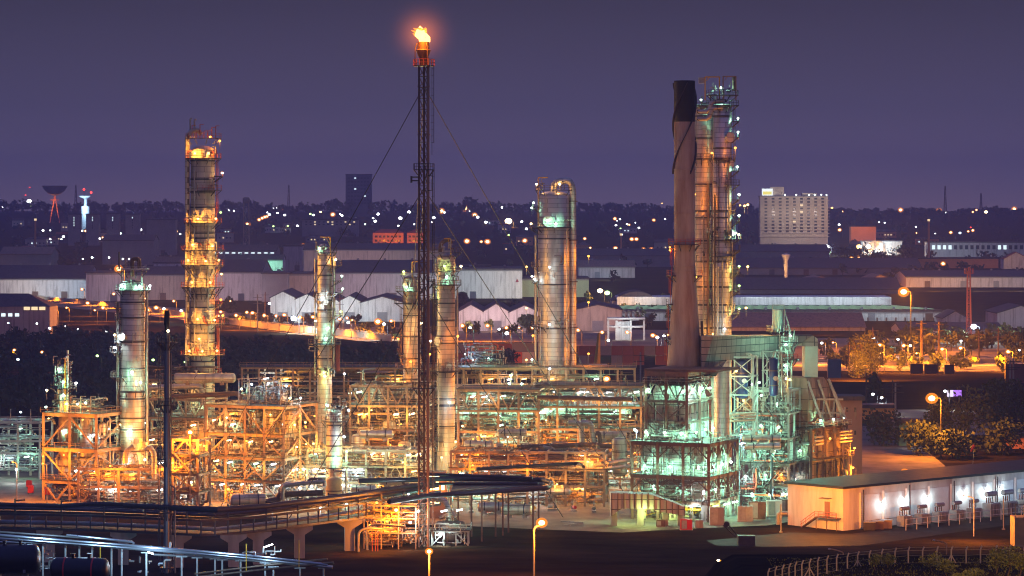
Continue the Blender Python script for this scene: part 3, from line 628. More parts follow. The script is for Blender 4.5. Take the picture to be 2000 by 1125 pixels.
tree('tall feathery tree lit orange behind the furnace block', 1678, 1125, 21, 11, 1, 2600, .42, lo=.15); tree('shorter feathery tree just right of the tall orange-lit one', 1702, 1130, 17, 9, 91, 1900, .42, lo=.15)
for q_ in (1668, 1690, 1712): light((X(q_, 1095), 1095, 9), 'sodium', 90000, None, .4)
tree('small orange-lit tree beside the horizontal pipe drum', 480, 790, 13, 5, 2, 500, .4)
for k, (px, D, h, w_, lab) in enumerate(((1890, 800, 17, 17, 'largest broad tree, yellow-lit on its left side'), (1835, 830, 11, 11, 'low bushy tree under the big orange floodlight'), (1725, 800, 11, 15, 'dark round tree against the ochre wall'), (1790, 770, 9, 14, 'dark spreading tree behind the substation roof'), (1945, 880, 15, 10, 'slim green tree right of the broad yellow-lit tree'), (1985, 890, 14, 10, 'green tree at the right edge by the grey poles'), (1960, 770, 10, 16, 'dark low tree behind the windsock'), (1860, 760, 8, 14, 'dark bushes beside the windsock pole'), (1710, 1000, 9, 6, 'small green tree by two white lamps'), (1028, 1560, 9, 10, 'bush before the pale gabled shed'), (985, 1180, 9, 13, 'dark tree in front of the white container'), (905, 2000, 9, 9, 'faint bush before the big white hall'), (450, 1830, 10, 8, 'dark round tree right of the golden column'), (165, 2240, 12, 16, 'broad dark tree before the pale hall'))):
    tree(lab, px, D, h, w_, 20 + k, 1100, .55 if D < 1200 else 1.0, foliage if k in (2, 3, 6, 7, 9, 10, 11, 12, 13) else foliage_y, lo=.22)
AIM[0] = 'down'
# ------------------------------------------------------------------ street lamps of the town
def place(px, py):
    if py < 470:
        for lim, s in ((300, 'near the dish antennas'), (470, 'beside the golden column'), (565, 'climbing the hill by the water tower'), (640, 'left of the dark tower block'), (700, 'below the dark tower block'), (835, 'on the hillside left of the flare stack'), (960, 'on the hillside right of the flare stack'), (1060, 'on the hillside left of the big column'), (1330, 'on the wooded hill by the black-topped stack'), (1660, 'around the pale hotel'), (3000, 'on the skyline right of the hotel')):
            if px < lim: return s
    if py < 560:
        for lim, s in ((300, 'at the white hall on the left'), (700, 'among the sheds by the slender column'), (1060, 'behind the flare stack'), (1330, 'between big column and stack'), (1700, 'by the trees below the hotel'), (3000, 'before the far right hall')):
            if px < lim: return s
    for lim, s in ((260, 'in the dark wood at left' if py > 625 else 'along the left road'), (520, 'beside the golden column road'), (700, 'on the road by the slender column'), (835, 'in front of the gabled sheds'), (1060, 'near the orange containers'), (1330, 'at the yard by the frame plant'), (1780, 'among the orange-lit trees'), (3000, 'along the right-hand road')):
        if px < lim: return s
COL = {'sodium': 'orange', 'white': 'white', 'green': 'greenish', 'lime': 'lime-green', 'blue': 'bluish', 'warm': 'warm-white', 'red': 'red', 'gold': 'golden'}
def street(px, py, kind, r=3.0, h=9.0, power=0, D=None, name='street_lamp', label=None, rise=None):
    if D is None: D = DG(py, h)
    x = X(px, D); z = Z(py, D); g0 = gz(x, D)
    t = thing(name, label or f'{COL[kind]} street lamp {place(px, py)}', 'street lamp', (x, D, g0), 'street lamps of the town')
    rr = max(.25, (.92 if py < 500 else .78) * r / S(D))
    k_ = rr + .9; m = MB(); m.tube([(x + k_, D, g0 - .3), (x + k_, D, z - .3), (x + k_ - .3, D, z + .1), (x + rr * .6, D, z + .1)], [.15 + rr * .04, .1 + rr * .03, .1 + rr * .02, .08 + rr * .02], 6); m.build('pole', steel_dark, t)
    bulb(t, (x, D, z), rr, kind)
    if power:
        AIM[0] = None if (power > 30000 or px > 1560 and kind == 'sodium') else 'down'
        light((x, D - rr * 1.2 - .3, z - rr * .4), kind, power, t, .3); AIM[0] = 'down'
    return t
P = 'sodium'; Q = 'white'; G = 'green'; Y = 'lime'
far = [(484, 438, P, 4), (506, 429, P, 3), (512, 426, P, 3), (517, 424, P, 3), (521, 423, P, 3), (549, 406, P, 3), (553, 411, P, 2), (650, 419, P, 4), (862, 412, P, 5), (592, 479, P, 3), (806, 474, P, 5),
 (524, 411, Q, 3), (526, 419, Q, 3.2), (522, 415, Q, 2), (534, 408, Q, 3), (542, 406, Q, 3), (542, 416, Q, 2.4), (556, 420, Q, 3), (668, 421, Q, 3.2), (664, 418, Q, 2), (599, 410, Y, 3), (606, 418, Y, 3), (612, 420, G, 3), (626, 414, 'warm', 2.4), (581, 441, Q, 3), (562, 441, Y, 2.4), (526, 440, Y, 2.6), (534, 442, Y, 2.6), (674, 443, Q, 4), (738, 418, Q, 4), (733, 432, Q, 4), (729, 426, Q, 2.4), (782, 426, Q, 4.6), (799, 414, Q, 4.2), (847, 425, Q, 4.2), (844, 434, Q, 2), (778, 441, Q, 2.4), (868, 415, Q, 2.6), (713, 438, G, 2), (809, 438, Q, 2),
 (908, 406, P, 6), (927, 420, P, 4.2), (912, 471, P, 4.6), (940, 472, P, 2.6), (952, 472, P, 4.6), (1025, 470, P, 4), (946, 408, Q, 2.8), (961, 405, Q, 3.6), (981, 405, Q, 3.4), (933, 424, Q, 3.8), (949, 434, Q, 3.8), (1019, 433, Q, 3.2), (1028, 447, Q, 3.4), (993, 459, Y, 3), (993, 432, 'warm', 9), (917, 413, Q, 2),
 (1201, 427, P, 3), (1211, 428, G, 2.4), (1205, 431, Q, 1.6), (1203, 440, Q, 2.8), (1212, 446, Y, 2), (1225, 438, Q, 2.4), (1229, 439, P, 2), (1248, 445, Q, 2.8), (1241, 435, Q, 1.6), (1215, 458, Q, 2), (1142, 466, P, 2.6), (1153, 484, P, 2), (1277, 430, P, 2.8), (1234, 467, P, 3.4), (1243, 467, P, 3.2), (1202, 485, P, 3.6), (1257, 487, P, 3.4), (1272, 487, P, 3.4), (1136, 495, Q, 2), (1155, 408, 'red', 2),
 (57, 393, Q, 6), (50, 381, 'red', 2), (58, 366, 'red', 2), (143, 430, Q, 2), (84, 450, Q, 3), (98, 450, Q, 2), (160, 451, Q, 3), (167, 451, P, 2.2), (274, 449, Q, 4.4), (215, 459, 'gold', 4), (235, 456, G, 3), (120, 467, Q, 2), (124, 462, Q, 3), (98, 467, Q, 2.6), (152, 464, Y, 4), (232, 464, 'warm', 2), (195, 466, Q, 2.6), (201, 464, P, 2), (246, 462, P, 2), (252, 463, P, 2), (431, 415, Y, 3.2), (446, 411, Q, 3), (457, 412, Q, 2.4), (5, 404, Q, 3), (38, 404, Y, 2.4), (51, 404, Y, 2.4), (60, 404, Y, 2.4), (345, 452, 'gold', 3), (352, 457, Q, 2.2),
 (1445, 401, 'gold', 3), (1640, 413, P, 2), (1645, 413, P, 2), (1759, 410, P, 4), (1834, 411, P, 4), (1848, 415, Q, 2.2), (1900, 414, P, 2), (1907, 410, P, 2), (1926, 414, 'warm', 4), (1946, 407, 'warm', 2), (1981, 408, P, 4), (1639, 439, Q, 3), (1640, 449, P, 3), (1595, 448, Q, 2.8), (1586, 461, P, 3), (1592, 460, P, 2.2), (1502, 486, P, 2.4), (1548, 487, 'gold', 2.4), (1615, 482, Q, 7), (1678, 482, 'gold', 7), (1696, 482, Q, 6.5), (1663, 505, P, 4), (1678, 505, P, 4), (1842, 515, P, 4.4), (1857, 454, P, 2.8), (1875, 455, 'blue', 3), (1896, 444, 'red', 2), (1900, 450, P, 2.6), (1891, 452, P, 2), (1789, 443, Q, 2), (1827, 456, Q, 1.6), (1717, 434, Q, 1.6), (1728, 435, Q, 1.8), (1790, 455, P, 1.4), (1625, 406, 'gold', 3), (1372, 398, Q, 1.5), (1293, 397, 'gold', 1.6), (1299, 428, Q, 2), (1276, 430, P, 2)]
for px, py, k, r in far:
    r = r * (1.35 if k == 'sodium' else 1.0)
    street(px, py, k, r, 9, {9: 200000, 7: 90000, 6.5: 90000}.get(r, 30000 if r > 7.5 else 0))
mid = [(45, 525, 'gold', 3, 0), (18, 525, 'gold', 3, 0), (50, 526, 'gold', 2.5, 0), (85, 527, 'gold', 3, 9000), (100, 527, 'gold', 3.4, 9000), (115, 525, 'gold', 2.6, 0), (162, 506, G, 2.6, 0), (180, 503, G, 3.2, 0), (213, 503, Q, 2.8, 0), (240, 506, Q, 2.8, 0), (252, 506, Q, 2.4, 0),
 (306, 508, Q, 3, 0), (317, 508, Q, 3, 0), (329, 508, Q, 3, 0), (340, 508, Q, 3, 12000), (171, 592, P, 5, 8000), (201, 601, P, 5, 8000), (185, 606, P, 3, 6000), (108, 607, P, 4, 8000), (130, 601, P, 3, 8000), (103, 559, P, 4, 6000), (160, 565, P, 4, 6000), (46, 556, P, 3, 0), (222, 574, P, 4, 0), (283, 583, P, 3, 0), (305, 601, P, 6, 12000), (339, 588, P, 3.6, 9000), (431, 609, P, 4.4, 9000), (427, 617, P, 3, 0), (461, 616, P, 5, 10000), (482, 610, P, 4.4, 9000), (450, 588, P, 2.6, 0), (354, 607, Q, 4, 7000), (320, 603, Q, 4, 7000), (288, 605, Q, 3.6, 0),
 (493, 611, P, 5, 10000), (516, 616, P, 5, 10000), (539, 617, P, 4, 8000), (555, 615, P, 5, 8000), (574, 622, Q, 9, 36000), (586, 620, P, 5, 9000), (611, 619, P, 5, 9000), (616, 627, Q, 4, 6000), (663, 623, P, 5, 9000), (678, 621, P, 4, 7000), (688, 625, P, 3, 6000), (680, 630, Q, 4.4, 7000), (738, 628, P, 9, 22000), (750, 633, Q, 5, 9000), (764, 627, P, 4.6, 8000), (526, 593, Q, 4, 9000),
 (903, 636, P, 5.6, 9000), (952, 636, P, 5.6, 9000), (989, 640, P, 5, 7000), (990, 651, Q, 6, 9000), (975, 643, Q, 4, 5000), (918, 640, G, 4, 5000), (1014, 640, P, 3, 5000), (1040, 640, P, 4.4, 7000), (1129, 645, P, 5, 7000), (1176, 649, P, 5, 7000), (1225, 649, P, 5, 8000), (1275, 655, P, 6, 9000), (1284, 659, Q, 5, 8000), (1297, 656, Q, 4, 6000), (1305, 654, P, 3, 5000), (1172, 568, 'warm', 8, 26000), (1186, 572, Y, 8, 26000), (1188, 665, G, 4, 4000),
 (28, 684, P, 4.4, 1500), (82, 688, P, 4.4, 1500), (35, 702, 'blue', 4, 700), (190, 695, Y, 4.4, 900), (299, 703, Y, 4.4, 900), (361, 707, Y, 3, 500), (16, 631, 'blue', 3, 0), (97, 641, Q, 4, 900), (153, 644, Q, 4, 900), (209, 647, Q, 4, 900), (72, 632, Q, 3, 500), (128, 637, Q, 2, 0),
 (1605, 670, Q, 4, 4000), (1627, 669, P, 3, 3000), (1706, 662, Q, 5, 6000), (1718, 674, P, 6, 9000), (1754, 663, 'blue', 4, 4000), (1765, 675, P, 5.6, 9000), (1778, 675, 'warm', 4, 5000), (1840, 682, P, 5.4, 8000), (1876, 680, P, 5.4, 8000), (1969, 687, P, 6, 8000), (1902, 638, Q, 9, 30000), (1877, 666, Q, 3.4, 3000), (1991, 684, Q, 3, 0), (1720, 689, P, 3, 4000), (1790, 690, P, 3, 4000), (1705, 770, Q, 4.4, 2500), (1722, 777, Q, 4.4, 2500), (1846, 764, Q, 4.4, 2500)]
for px, py, k, r, p in mid: street(px, py, k, r, 8 if py < 760 else 6, p * ((12 if px > 1560 else 4) if k in ('sodium', 'gold') else 1.2))
street(1765, 570, P, 13, 0, 300000, 1330, 'floodlight_mast', 'tall orange floodlight mast beside the white-fascia factory')
street(232, 525, P, 10, 0, 150000, 1560, 'floodlight_mast', 'tall orange floodlight mast just left of the left column')
street(1820, 778, P, 14, 0, 90000, 760, 'floodlight_mast', 'large orange floodlight among the dark trees at right')
street(1767, 922, P, 9, 0, 20000, 660, 'floodlight_mast', 'low orange floodlight behind the substation roof')
# lit roads and pale walls added to draw their light streaks
road_mat = paint('pale_road_concrete', (.42, .37, .31), .8, 0, .2, .2)
def ribbon(name, pts, width, z, mat):
    m = MB()
    for i, (x, y) in enumerate(pts): m.v += [(x, y, z), (x - width * .45, y + width, z)]
    for i in range(len(pts) - 1): m.f.append((2 * i, 2 * i + 2, 2 * i + 3, 2 * i + 1))
    return struct(m.build(name, mat, flat=True))
pl = [(60, 588), (97, 593), (240, 607), (350, 622), (440, 637), (560, 651), (690, 663), (760, 672)]
ribbon('lit_road', [(X(p, DG(q)), DG(q)) for p, q in pl], 26, .05, road_mat)
def trail(label, pl, h, mat):  # pale wall added to stand in for the road's light trails
    pts = [(X(p, DG(q)), DG(q)) for p, q in pl]; x0, y0 = pts[0]
    t = thing('road_trail_wall', label, 'wall', (x0, y0, gz(x0, y0)))
    m = MB()
    for (a, b), (c, d) in zip(pts, pts[1:]): m.bar((a, b + 27, gz(a, b) + h / 2), (c, d + 27, gz(c, d) + h / 2), .4, h)
    m.build('trail_wall', mat, t, flat=True)
    m = MB()
    for (a, b), (c, d) in zip(pts, pts[1:]): m.bar((a, b + 26.6, gz(a, b) + h + .45), (c, d + 26.6, gz(c, d) + h + .45), .25, .25)
    m.build('hand_rail', steel_grey, t, flat=True)
trail('long pale parapet wall added for the light streak of the road at left', pl, 3.0, road_mat)
for i in range(16):
    q = i / 15; px = 100 + 600 * q; py = 591 + 73 * q; D = DG(py); light((X(px, D) + 2, D + 10, 5.0), 'sodium', 70000 if i < 8 else 34000, None, .3)  # bare lights without fixtures, added to brighten the road streak
pl2 = [(1560, 712), (1640, 715), (1790, 722), (1900, 716), (2060, 712)]
ribbon('lit_road_behind', [(X(p, DG(q)), DG(q)) for p, q in pl2], 16, .05, road_mat)
trail('pale parapet wall added for the light streak behind the furnaces', pl2, 1.6, road_mat)
for i in range(9):
    px = 1580 + i * 54; D = DG(715); light((X(px, D), D + 6, 4.6), 'sodium', 30000, None, .3)  # more bare added lights, for the road behind
# poles
def pole(label, px, y0, y1, D, w_=.35, arms=2, mat=None):
    x = X(px, D); g0 = gz(x, D); t = thing('utility_pole', label, 'utility pole', (x, D, g0), 'utility poles')
    m = MB(); m.tube([(x, D, g0 - .2), (x, D, Z(y0, D))], [w_, w_ * .7], 6); m.build('post', mat or concrete, t)
    for k in range(arms):
        z = Z(y0 + 6 + k * 12, D); m = MB(); m.bar((x - 2.2, D - .3, z), (x + 2.2, D - .3, z), .22); m.build('crossarm', mat or steel_dark, t, flat=True)
wood_m = paint('pole_timber', (.12, .08, .055), .9, 0, .3, 1)
for px, y0, D, w_, mt, lab in ((1251, 688, 960, .35, None, 'pale concrete utility pole between big column and stack'), (1800, 626, 1230, .7, wood_m, 'thick dark pylon left of the antenna mast, with crossarms'), (1834, 628, 1230, .6, wood_m, 'dark pylon right of the thickest one'), (1705, 640, 1240, .35, wood_m, 'dark utility pole before the orange-lit tree'), (1658, 668, 1160, .35, wood_m, 'thin dark pole right of the curved duct'), (1682, 680, 1160, .3, wood_m, 'thin dark pole before the bright road'), (1912, 647, 1230, .35, wood_m, 'pole right of the starry white lamp'), (1950, 640, 1230, .4, wood_m, 'pole with crossarms before the far right shed'), (1973, 703, 900, .38, None, 'grey twin pole, left one'), (1979, 700, 900, .38, None, 'grey twin pole, right one'), (1692, 728, 950, .3, wood_m, 'pole behind the furnace house'), (1749, 748, 830, .34, None, 'pale pole beside the ochre wall'), (1743, 742, 960, .25, wood_m, 'thin dark pole beside the pale pole'), (503, 575, 1540, .35, wood_m, 'pole on the road left of the sheds'), (518, 570, 1600, .35, wood_m, 'pole in front of leftmost gabled shed'), (664, 577, 1560, .35, wood_m, 'pole right of the slender column'), (528, 715, 860, .3, wood_m, 'pole behind the steel frame roof'), (494, 698, 950, .25, wood_m, 'thin pole behind the steel frame')):
    pole(lab, px, y0, 0, D, w_, 3 if w_ > .5 else 2, mt)
t = thing('crane_mast', 'yellow tapering crane mast on white feet', 'crane', (X(1168, 1120), 1120, 0)); D = 1120
m = MB(); m.tube([(X(1166, D), D, Z(710, D)), (X(1170, D), D, Z(650, D))], [1.3, .5], 4); m.build('mast', yellow_paint, t)
m = MB(); m.box(X(1150, D), X(1186, D), D - 1, D + 1, Z(715, D), Z(711, D)); m.build('outrigger', white_paint, t, flat=True)
light((X(1163, D), D - 12, Z(690, D)), 'gold', 2200, t, .3)
m = MB(); D = 980; t = thing('lit_sign', 'purple and white lit sign among the trees', 'sign', (X(1863, D), D, 0)); m.box(X(1850, D), X(1862, D), D, D + .4, Z(775, D), Z(762, D)); m.build('white_panel', glow('sign_pale', (.9, .8, 1), 1.2), t, flat=True)
m = MB(); m.box(X(1862.3, D), X(1878, D), D, D + .4, Z(774, D), Z(762, D)); m.build('purple_panel', glow('sign_purple', (.5, .2, 1), 1.2), t, flat=True)
m = MB(); m.box(X(1853, D), X(1855, D), D + .42, D + .7, 0, Z(762, D)); m.box(X(1873, D), X(1875, D), D + .42, D + .7, 0, Z(762, D)); m.build('support', steel_grey, t, flat=True)
simple('wall_building', 'low ochre-lit wall building behind the dark tree', 1684, 1748, 797, 900, 8, paint('ochre_wall', (.6, .36, .1), .8, 0, .2, .3), roof_dark)
light((X(1730, 880), 885, 9), 'sodium', 1500, None, .3)
simple('site_house', 'tall plain brown building at the right end of the furnaces', 1640, 1684, 782, 690, 8, paint('brown_render', (.34, .22, .16), .8, 0, .2, .2), roof_dark, 'flat', 0, (6, [800, 845], 4, 8, 2, glass_dark))
simple('site_shed', 'low teal shed behind the dark trees', 1756, 1800, 826, 800, 6, paint('teal_wall', (.12, .34, .28), .7, 0, .2, .2), roof_dark)
simple('site_shed', 'low orange-lit shed behind the windsock', 1966, 2030, 855, 790, 6, wall_orange, roof_dark)
light((X(1985, 780), 780, 4), 'sodium', 500, None, .3); light((X(1780, 790), 790, 4), 'white', 500, None, .3)
D = 690; x = X(1901, D); t = thing('windsock', 'red windsock on a thin pole above the substation', 'windsock', (x, D, 0))
m = MB(); m.tube([(x - .4, D, 0), (x + .2, D, Z(868, D))], .07, 6); m.build('pole', steel_grey, t)
m = MB(); m.tube([(x + .25, D, Z(869, D)), (x - .1, D, Z(874, D)), (x - .6, D, Z(882, D))], [.42, .36, .2], 10); m.build('sock', red_paint, t)
light((x + 1.5, D - 3, Z(868, D)), 'sodium', 60, t, .1)
# power lines over the road
AIM[0] = None
# ------------------------------------------------------------------ towers of the refinery
LSCALE = 4.4
def ring(m, c, r0, r1, z0, z1, a0, a1, n=None):
    n = n or max(4, int(abs(a1 - a0) / 12)); vs = []; fs = []
    for i in range(n + 1):
        a = math.radians(a0 + (a1 - a0) * i / n); ca, sa = math.cos(a), math.sin(a)
        for r, z in ((r0, z0), (r1, z0), (r1, z1), (r0, z1)): vs.append((c[0] + r * ca, c[1] + r * sa, z))
    for i in range(n):
        for k in range(4): fs.append((4 * i + k, 4 * i + (k + 1) % 4, 4 * i + 4 + (k + 1) % 4, 4 * i + 4 + k))
    fs.append((3, 2, 1, 0)); fs.append((4 * n, 4 * n + 1, 4 * n + 2, 4 * n + 3)); m.add(vs, fs)
def pol(c, r, a, z): a = math.radians(a); return Vector((c[0] + r * math.cos(a), c[1] + r * math.sin(a), z))
def platform(t, c, R, z, a0, a1, w_=1.3, rail=None, deckm=None, brack=True, deep=0.16):
    m = MB(); ring(m, c, R + .03, R + w_, z - deep, z, a0, a1)
    n = max(2, int(abs(a1 - a0) / 40))
    if brack:
        for i in range(n + 1):
            a = a0 + (a1 - a0) * i / n; m.bar(pol(c, R + .05, a, z - 1.5), pol(c, R + w_ * .95, a, z - deep), .14)
    p = m.build('platform', deckm or steel_dark, t)
    m = MB(); rr = R + w_ - .06; n = max(3, int(abs(a1 - a0) / 16))
    for i in range(n + 1):
        a = a0 + (a1 - a0) * i / n; m.bar(pol(c, rr, a, z), pol(c, rr, a, z + 1.15), .075)
    for h in (.6, 1.15):
        for i in range(n): m.bar(pol(c, rr, a0 + (a1 - a0) * i / n, z + h), pol(c, rr, a0 + (a1 - a0) * (i + 1) / n, z + h), .07)
    m.build('handrail', rail or steel_brown, p, flat=True)
    return p
def ladder(t, c, R, a, z0, z1, mat=None):
    m = MB(); r = R + .45; d = .22
    tx, ty = -math.sin(math.radians(a)), math.cos(math.radians(a))
    for s in (-1, 1):
        p = pol(c, r, a, z0) + Vector((tx, ty, 0)) * d * s; m.bar(p, (p.x, p.y, z1), .07)
    z = z0 + 2.4
    while z < z1:
        for k in range(5):
            b0, b1 = math.radians(a - 90 + 45 * k), math.radians(a - 90 + 45 * (k + 1))
            q = pol(c, r, a, z); m.bar((q.x + .4 * math.cos(b0), q.y + .4 * math.sin(b0), z), (q.x + .4 * math.cos(b1), q.y + .4 * math.sin(b1), z), .05)
        z += 1.3
    for k in (1, 2, 3, 4):
        b0 = math.radians(a - 90 + 45 * k); q = pol(c, r, a, 0); m.bar((q.x + .4 * math.cos(b0), q.y + .4 * math.sin(b0), z0 + 2.4), (q.x + .4 * math.cos(b0), q.y + .4 * math.sin(b0), z1), .045)
    z = z0 + .4
    while z < z1: q = pol(c, r, a, z); m.bar(q - Vector((tx, ty, 0)) * d, q + Vector((tx, ty, 0)) * d, .04); z += .5
    m.build('ladder', mat or steel_brown, t, flat=True)
def shell(t, c, R, z0, z1, mat, dome=.5, skirt=None, skirt_h=0, prof=None, name='shell'):
    m = MB(); z = z0 + skirt_h
    p = prof or [(R, z), (R, z1)]
    p = list(p); top = p[-1][1]; rt = p[-1][0]
    for k in range(1, 7): a = math.pi / 2 * k / 6; p.append((max(.05, rt * math.cos(a)), top + rt * dome * math.sin(a)))
    m.lathe(p, 36, (c[0], c[1], 0)); m.build(name, mat, t)
    if skirt:
        m = MB(); m.lathe([(R * 1.06, z0), (R * 1.02, z)], 32, (c[0], c[1], 0)); m.build('skirt', skirt, t)
def band(t, c, R, z, mat=None, h=.35):
    m = MB(); m.lathe([(R + .02, z - h / 2), (R + .12, z - h / 2), (R + .12, z + h / 2), (R + .02, z + h / 2)], 36, (c[0], c[1], 0)); m.build('stiffening_ring', mat or steel_dark, t)
def manway(t, c, R, a, z, r=.55, mat=None):
    m = MB(); q = pol(c, R - .1, a, z); e = pol(c, R + .65, a, z); m.tube([q, e], r, 14); d = (e - q).normalized(); m.tube([e, e + d * .18], r * 1.28, 14); m.build('manway', mat or clad, t)
def riser(t, c, R, a, r, z0, z1, mat, off=.35, top=None, n=10):
    pts = [pol(c, R + off + r, a, z0), pol(c, R + off + r, a, z1)]
    if top: pts += top
    m = MB(); m.tube(pts, r, n, bend=r * 2.2)
    z = z0 + 4
    while z < z1 - 2:
        m.bar(pol(c, R, a, z), pol(c, R + off + r, a, z), .16); z += 7
    m.build('riser_pipe', mat, t)
def flood(t, c, R, a, z, kind, power, r=.24, out=1.5, post=True):  # lamps set metres off a shell are added to streak it with light
    q = pol(c, R + out, a, z)
    if post:
        m = MB(); m.bar(pol(c, R + out, a, z - 2.0), q, .08); m.build('lamp_post', steel_grey, t)
    m = MB(); m.ball(q, r * 1.25, 8, 5, .8); m.build('lamp', EM[kind], t)
    if power: light(q + Vector((0, 0, -r - .15)), kind, power * 1.5, t)
def davit(t, p, h, arm, mat):
    p = Vector(p); m = MB(); m.tube([p, p + Vector((0, 0, h)), p + Vector((arm, 0, h + .02))], .13, 8, bend=.3); m.bar(p + Vector((0, 0, h * .7)), p + Vector((arm * .45, 0, h)), .1); m.build('davit', mat, t)
def clutter_pipes(t, c, R, z, rnd, n, mats, h=2.2, name='pipe'):
    """short nozzles, valves and bends round a platform"""
    for _ in range(n):
        a = rnd.uniform(-170, -10); q = pol(c, R, a, z + rnd.uniform(.4, h)); o = pol(c, R + rnd.uniform(.5, 1.0), a, q.z); r = rnd.uniform(.06, .16)
        e = pol(c, R + rnd.uniform(.5, 1.1), a + rnd.uniform(-25, 25), z + rnd.uniform(-.5, h + .8)); m = MB()
        m.tube([q, o, Vector((o.x, o.y, e.z)), e], r, 7, bend=r * 2); m.tube([o - (o - q) * .3, o - (o - q) * .1], r * 1.8, 8); m.build(name, rnd.choice(mats), t)
def tower(label, px, wpx, yt, D, mat, plats=(), lamps=(), ladders=(), risers=(), bands=(), manways=(), z0=0.0, skirt_h=0, skirt=None, dome=.55, prof=None, name='distillation_column', rail=None, deckm=None, seed=1, busy=(), cat='column', pw=1.3):
    R = wpx / 2 / S(D); x = X(px, D); c = (x, D); t = thing(name, label, cat, (x, D, z0)); rnd = random.Random(seed)
    zt = Z(yt, D) - R * dome
    shell(t, c, R, z0, zt, mat, dome, skirt, skirt_h, [(r_ * R, Z(y_, D)) for r_, y_ in prof] if prof else None)
    for b in bands: band(t, c, R * (b[1] if isinstance(b, tuple) else 1), Z(b[0] if isinstance(b, tuple) else b, D))
    for p in plats:
        y, a0, a1 = p[:3]; k = p[3] if len(p) > 3 else 1.0
        platform(t, c, R * k, Z(y, D), a0, a1, p[4] if len(p) > 4 else pw, rail, deckm)
    for l in lamps:
        y, a, kind, pwr = l[:4]; flood(t, c, R * (l[4] if len(l) > 4 else 1), a, Z(y, D), kind, pwr, .24, l[5] if len(l) > 5 else 1.25)
    for a, y0, y1 in ladders: ladder(t, c, R + (.0), a, Z(y0, D), Z(y1, D), rail)
    for a, rpx, y0, y1, mt in risers: riser(t, c, R, a, rpx / S(D), Z(y0, D), Z(y1, D), mt)
    for a, y, *rr in manways: manway(t, c, R, a, Z(y, D), rr[0] if rr else .55)
    for y, n in busy: clutter_pipes(t, c, R, Z(y, D), rnd, n, (pipe_pale, pipe_grey, rail or steel_brown, pipe_silver))
    return t, c, R
# --- left column
D = 655
t, c, R = tower('silvery banded column at left, lit white-green, with a lamp halo at its head', 259, 48, 546, D, clad,
    plats=[(566, -180, 0), (530, -160, -20, .8), (600, 150, 215), (622, 160, 215), (668, 150, 225), (687, 120, 215, 1, 2.4), (735, 150, 250, 1, 2.2), (762, -150, -30, 1, .6), (905, -180, 0, 1, 1.5)],
    lamps=[(558, -60, 'green', 420), (556, -120, 'green', 420), (558, -10, 'white', 160), (655, -130, 'white', 520), (654, 185, 'warm', 90), (678, 190, 'white', 120), (725, -85, 'green', 560, 1, 1.6), (745, -60, 'green', 300, 1, 1.8), (840, -95, 'green', 420), (865, -30, 'sodium', 500), (900, -110, 'white', 420), (896, -40, 'warm', 420), (955, -90, 'white', 420), (960, -50, 'warm', 300)],
    ladders=[(-8, 900, 566), (200, 760, 600)], risers=[(-12, 2.2, 905, 560, pipe_pale), (188, 2.4, 900, 590, pipe_grey), (168, 3, 880, 760, pipe_brown)],
    bands=[590, 620, 667, 719, 765, 778, 816, 838, 880], manways=[(-125, 656, .75), (-100, 560, .8), (-70, 860), (-60, 700, .4)], skirt=concrete, skirt_h=Z(905, D), seed=3, busy=((566, 10), (668, 4), (905, 12), (880, 6)), rail=steel_grey)
z = Z(566, D)
for a in (-150, -90, -30):
    m = MB(); m.bar(pol(c, R * .95, a, z), pol(c, R * .95, a, z + 4.6), .22); m.build('head_post', steel_grey, t)
m = MB(); ring(m, c, 1.2, R + 1.0, z + 4.6, z + 4.8, -180, 180); m.build('head_deck', steel_grey, t)
m = MB(); q = pol(c, R * .2, -90, z + 3); m.tube([q, q + Vector((0, 0, 4)), q + Vector((1.6, 0, 4)), q + Vector((1.6, 0, 2))], .45, 10, bend=.8); m.build('overhead_pipe', pipe_brown, t)
for dx in (-1.4, 0, 1.5): m = MB(); m.bar((c[0] + dx, c[1] - 1, z + 4.8), (c[0] + dx, c[1] - 1, z + 7.2), .12); m.bar((c[0] + dx, c[1] - 1, z + 7.2), (c[0] + dx + .9, c[1] - 1, z + 7.2), .1); m.build('davit', steel_tan, t)
m = MB(); m.tube([(c[0] - 2.9, c[1] - 1.0, z + 4.8), (c[0] - 2.9, c[1] - 1.0, z + 8.6)], .22, 8); m.build('vent_pipe', pipe_grey, t)
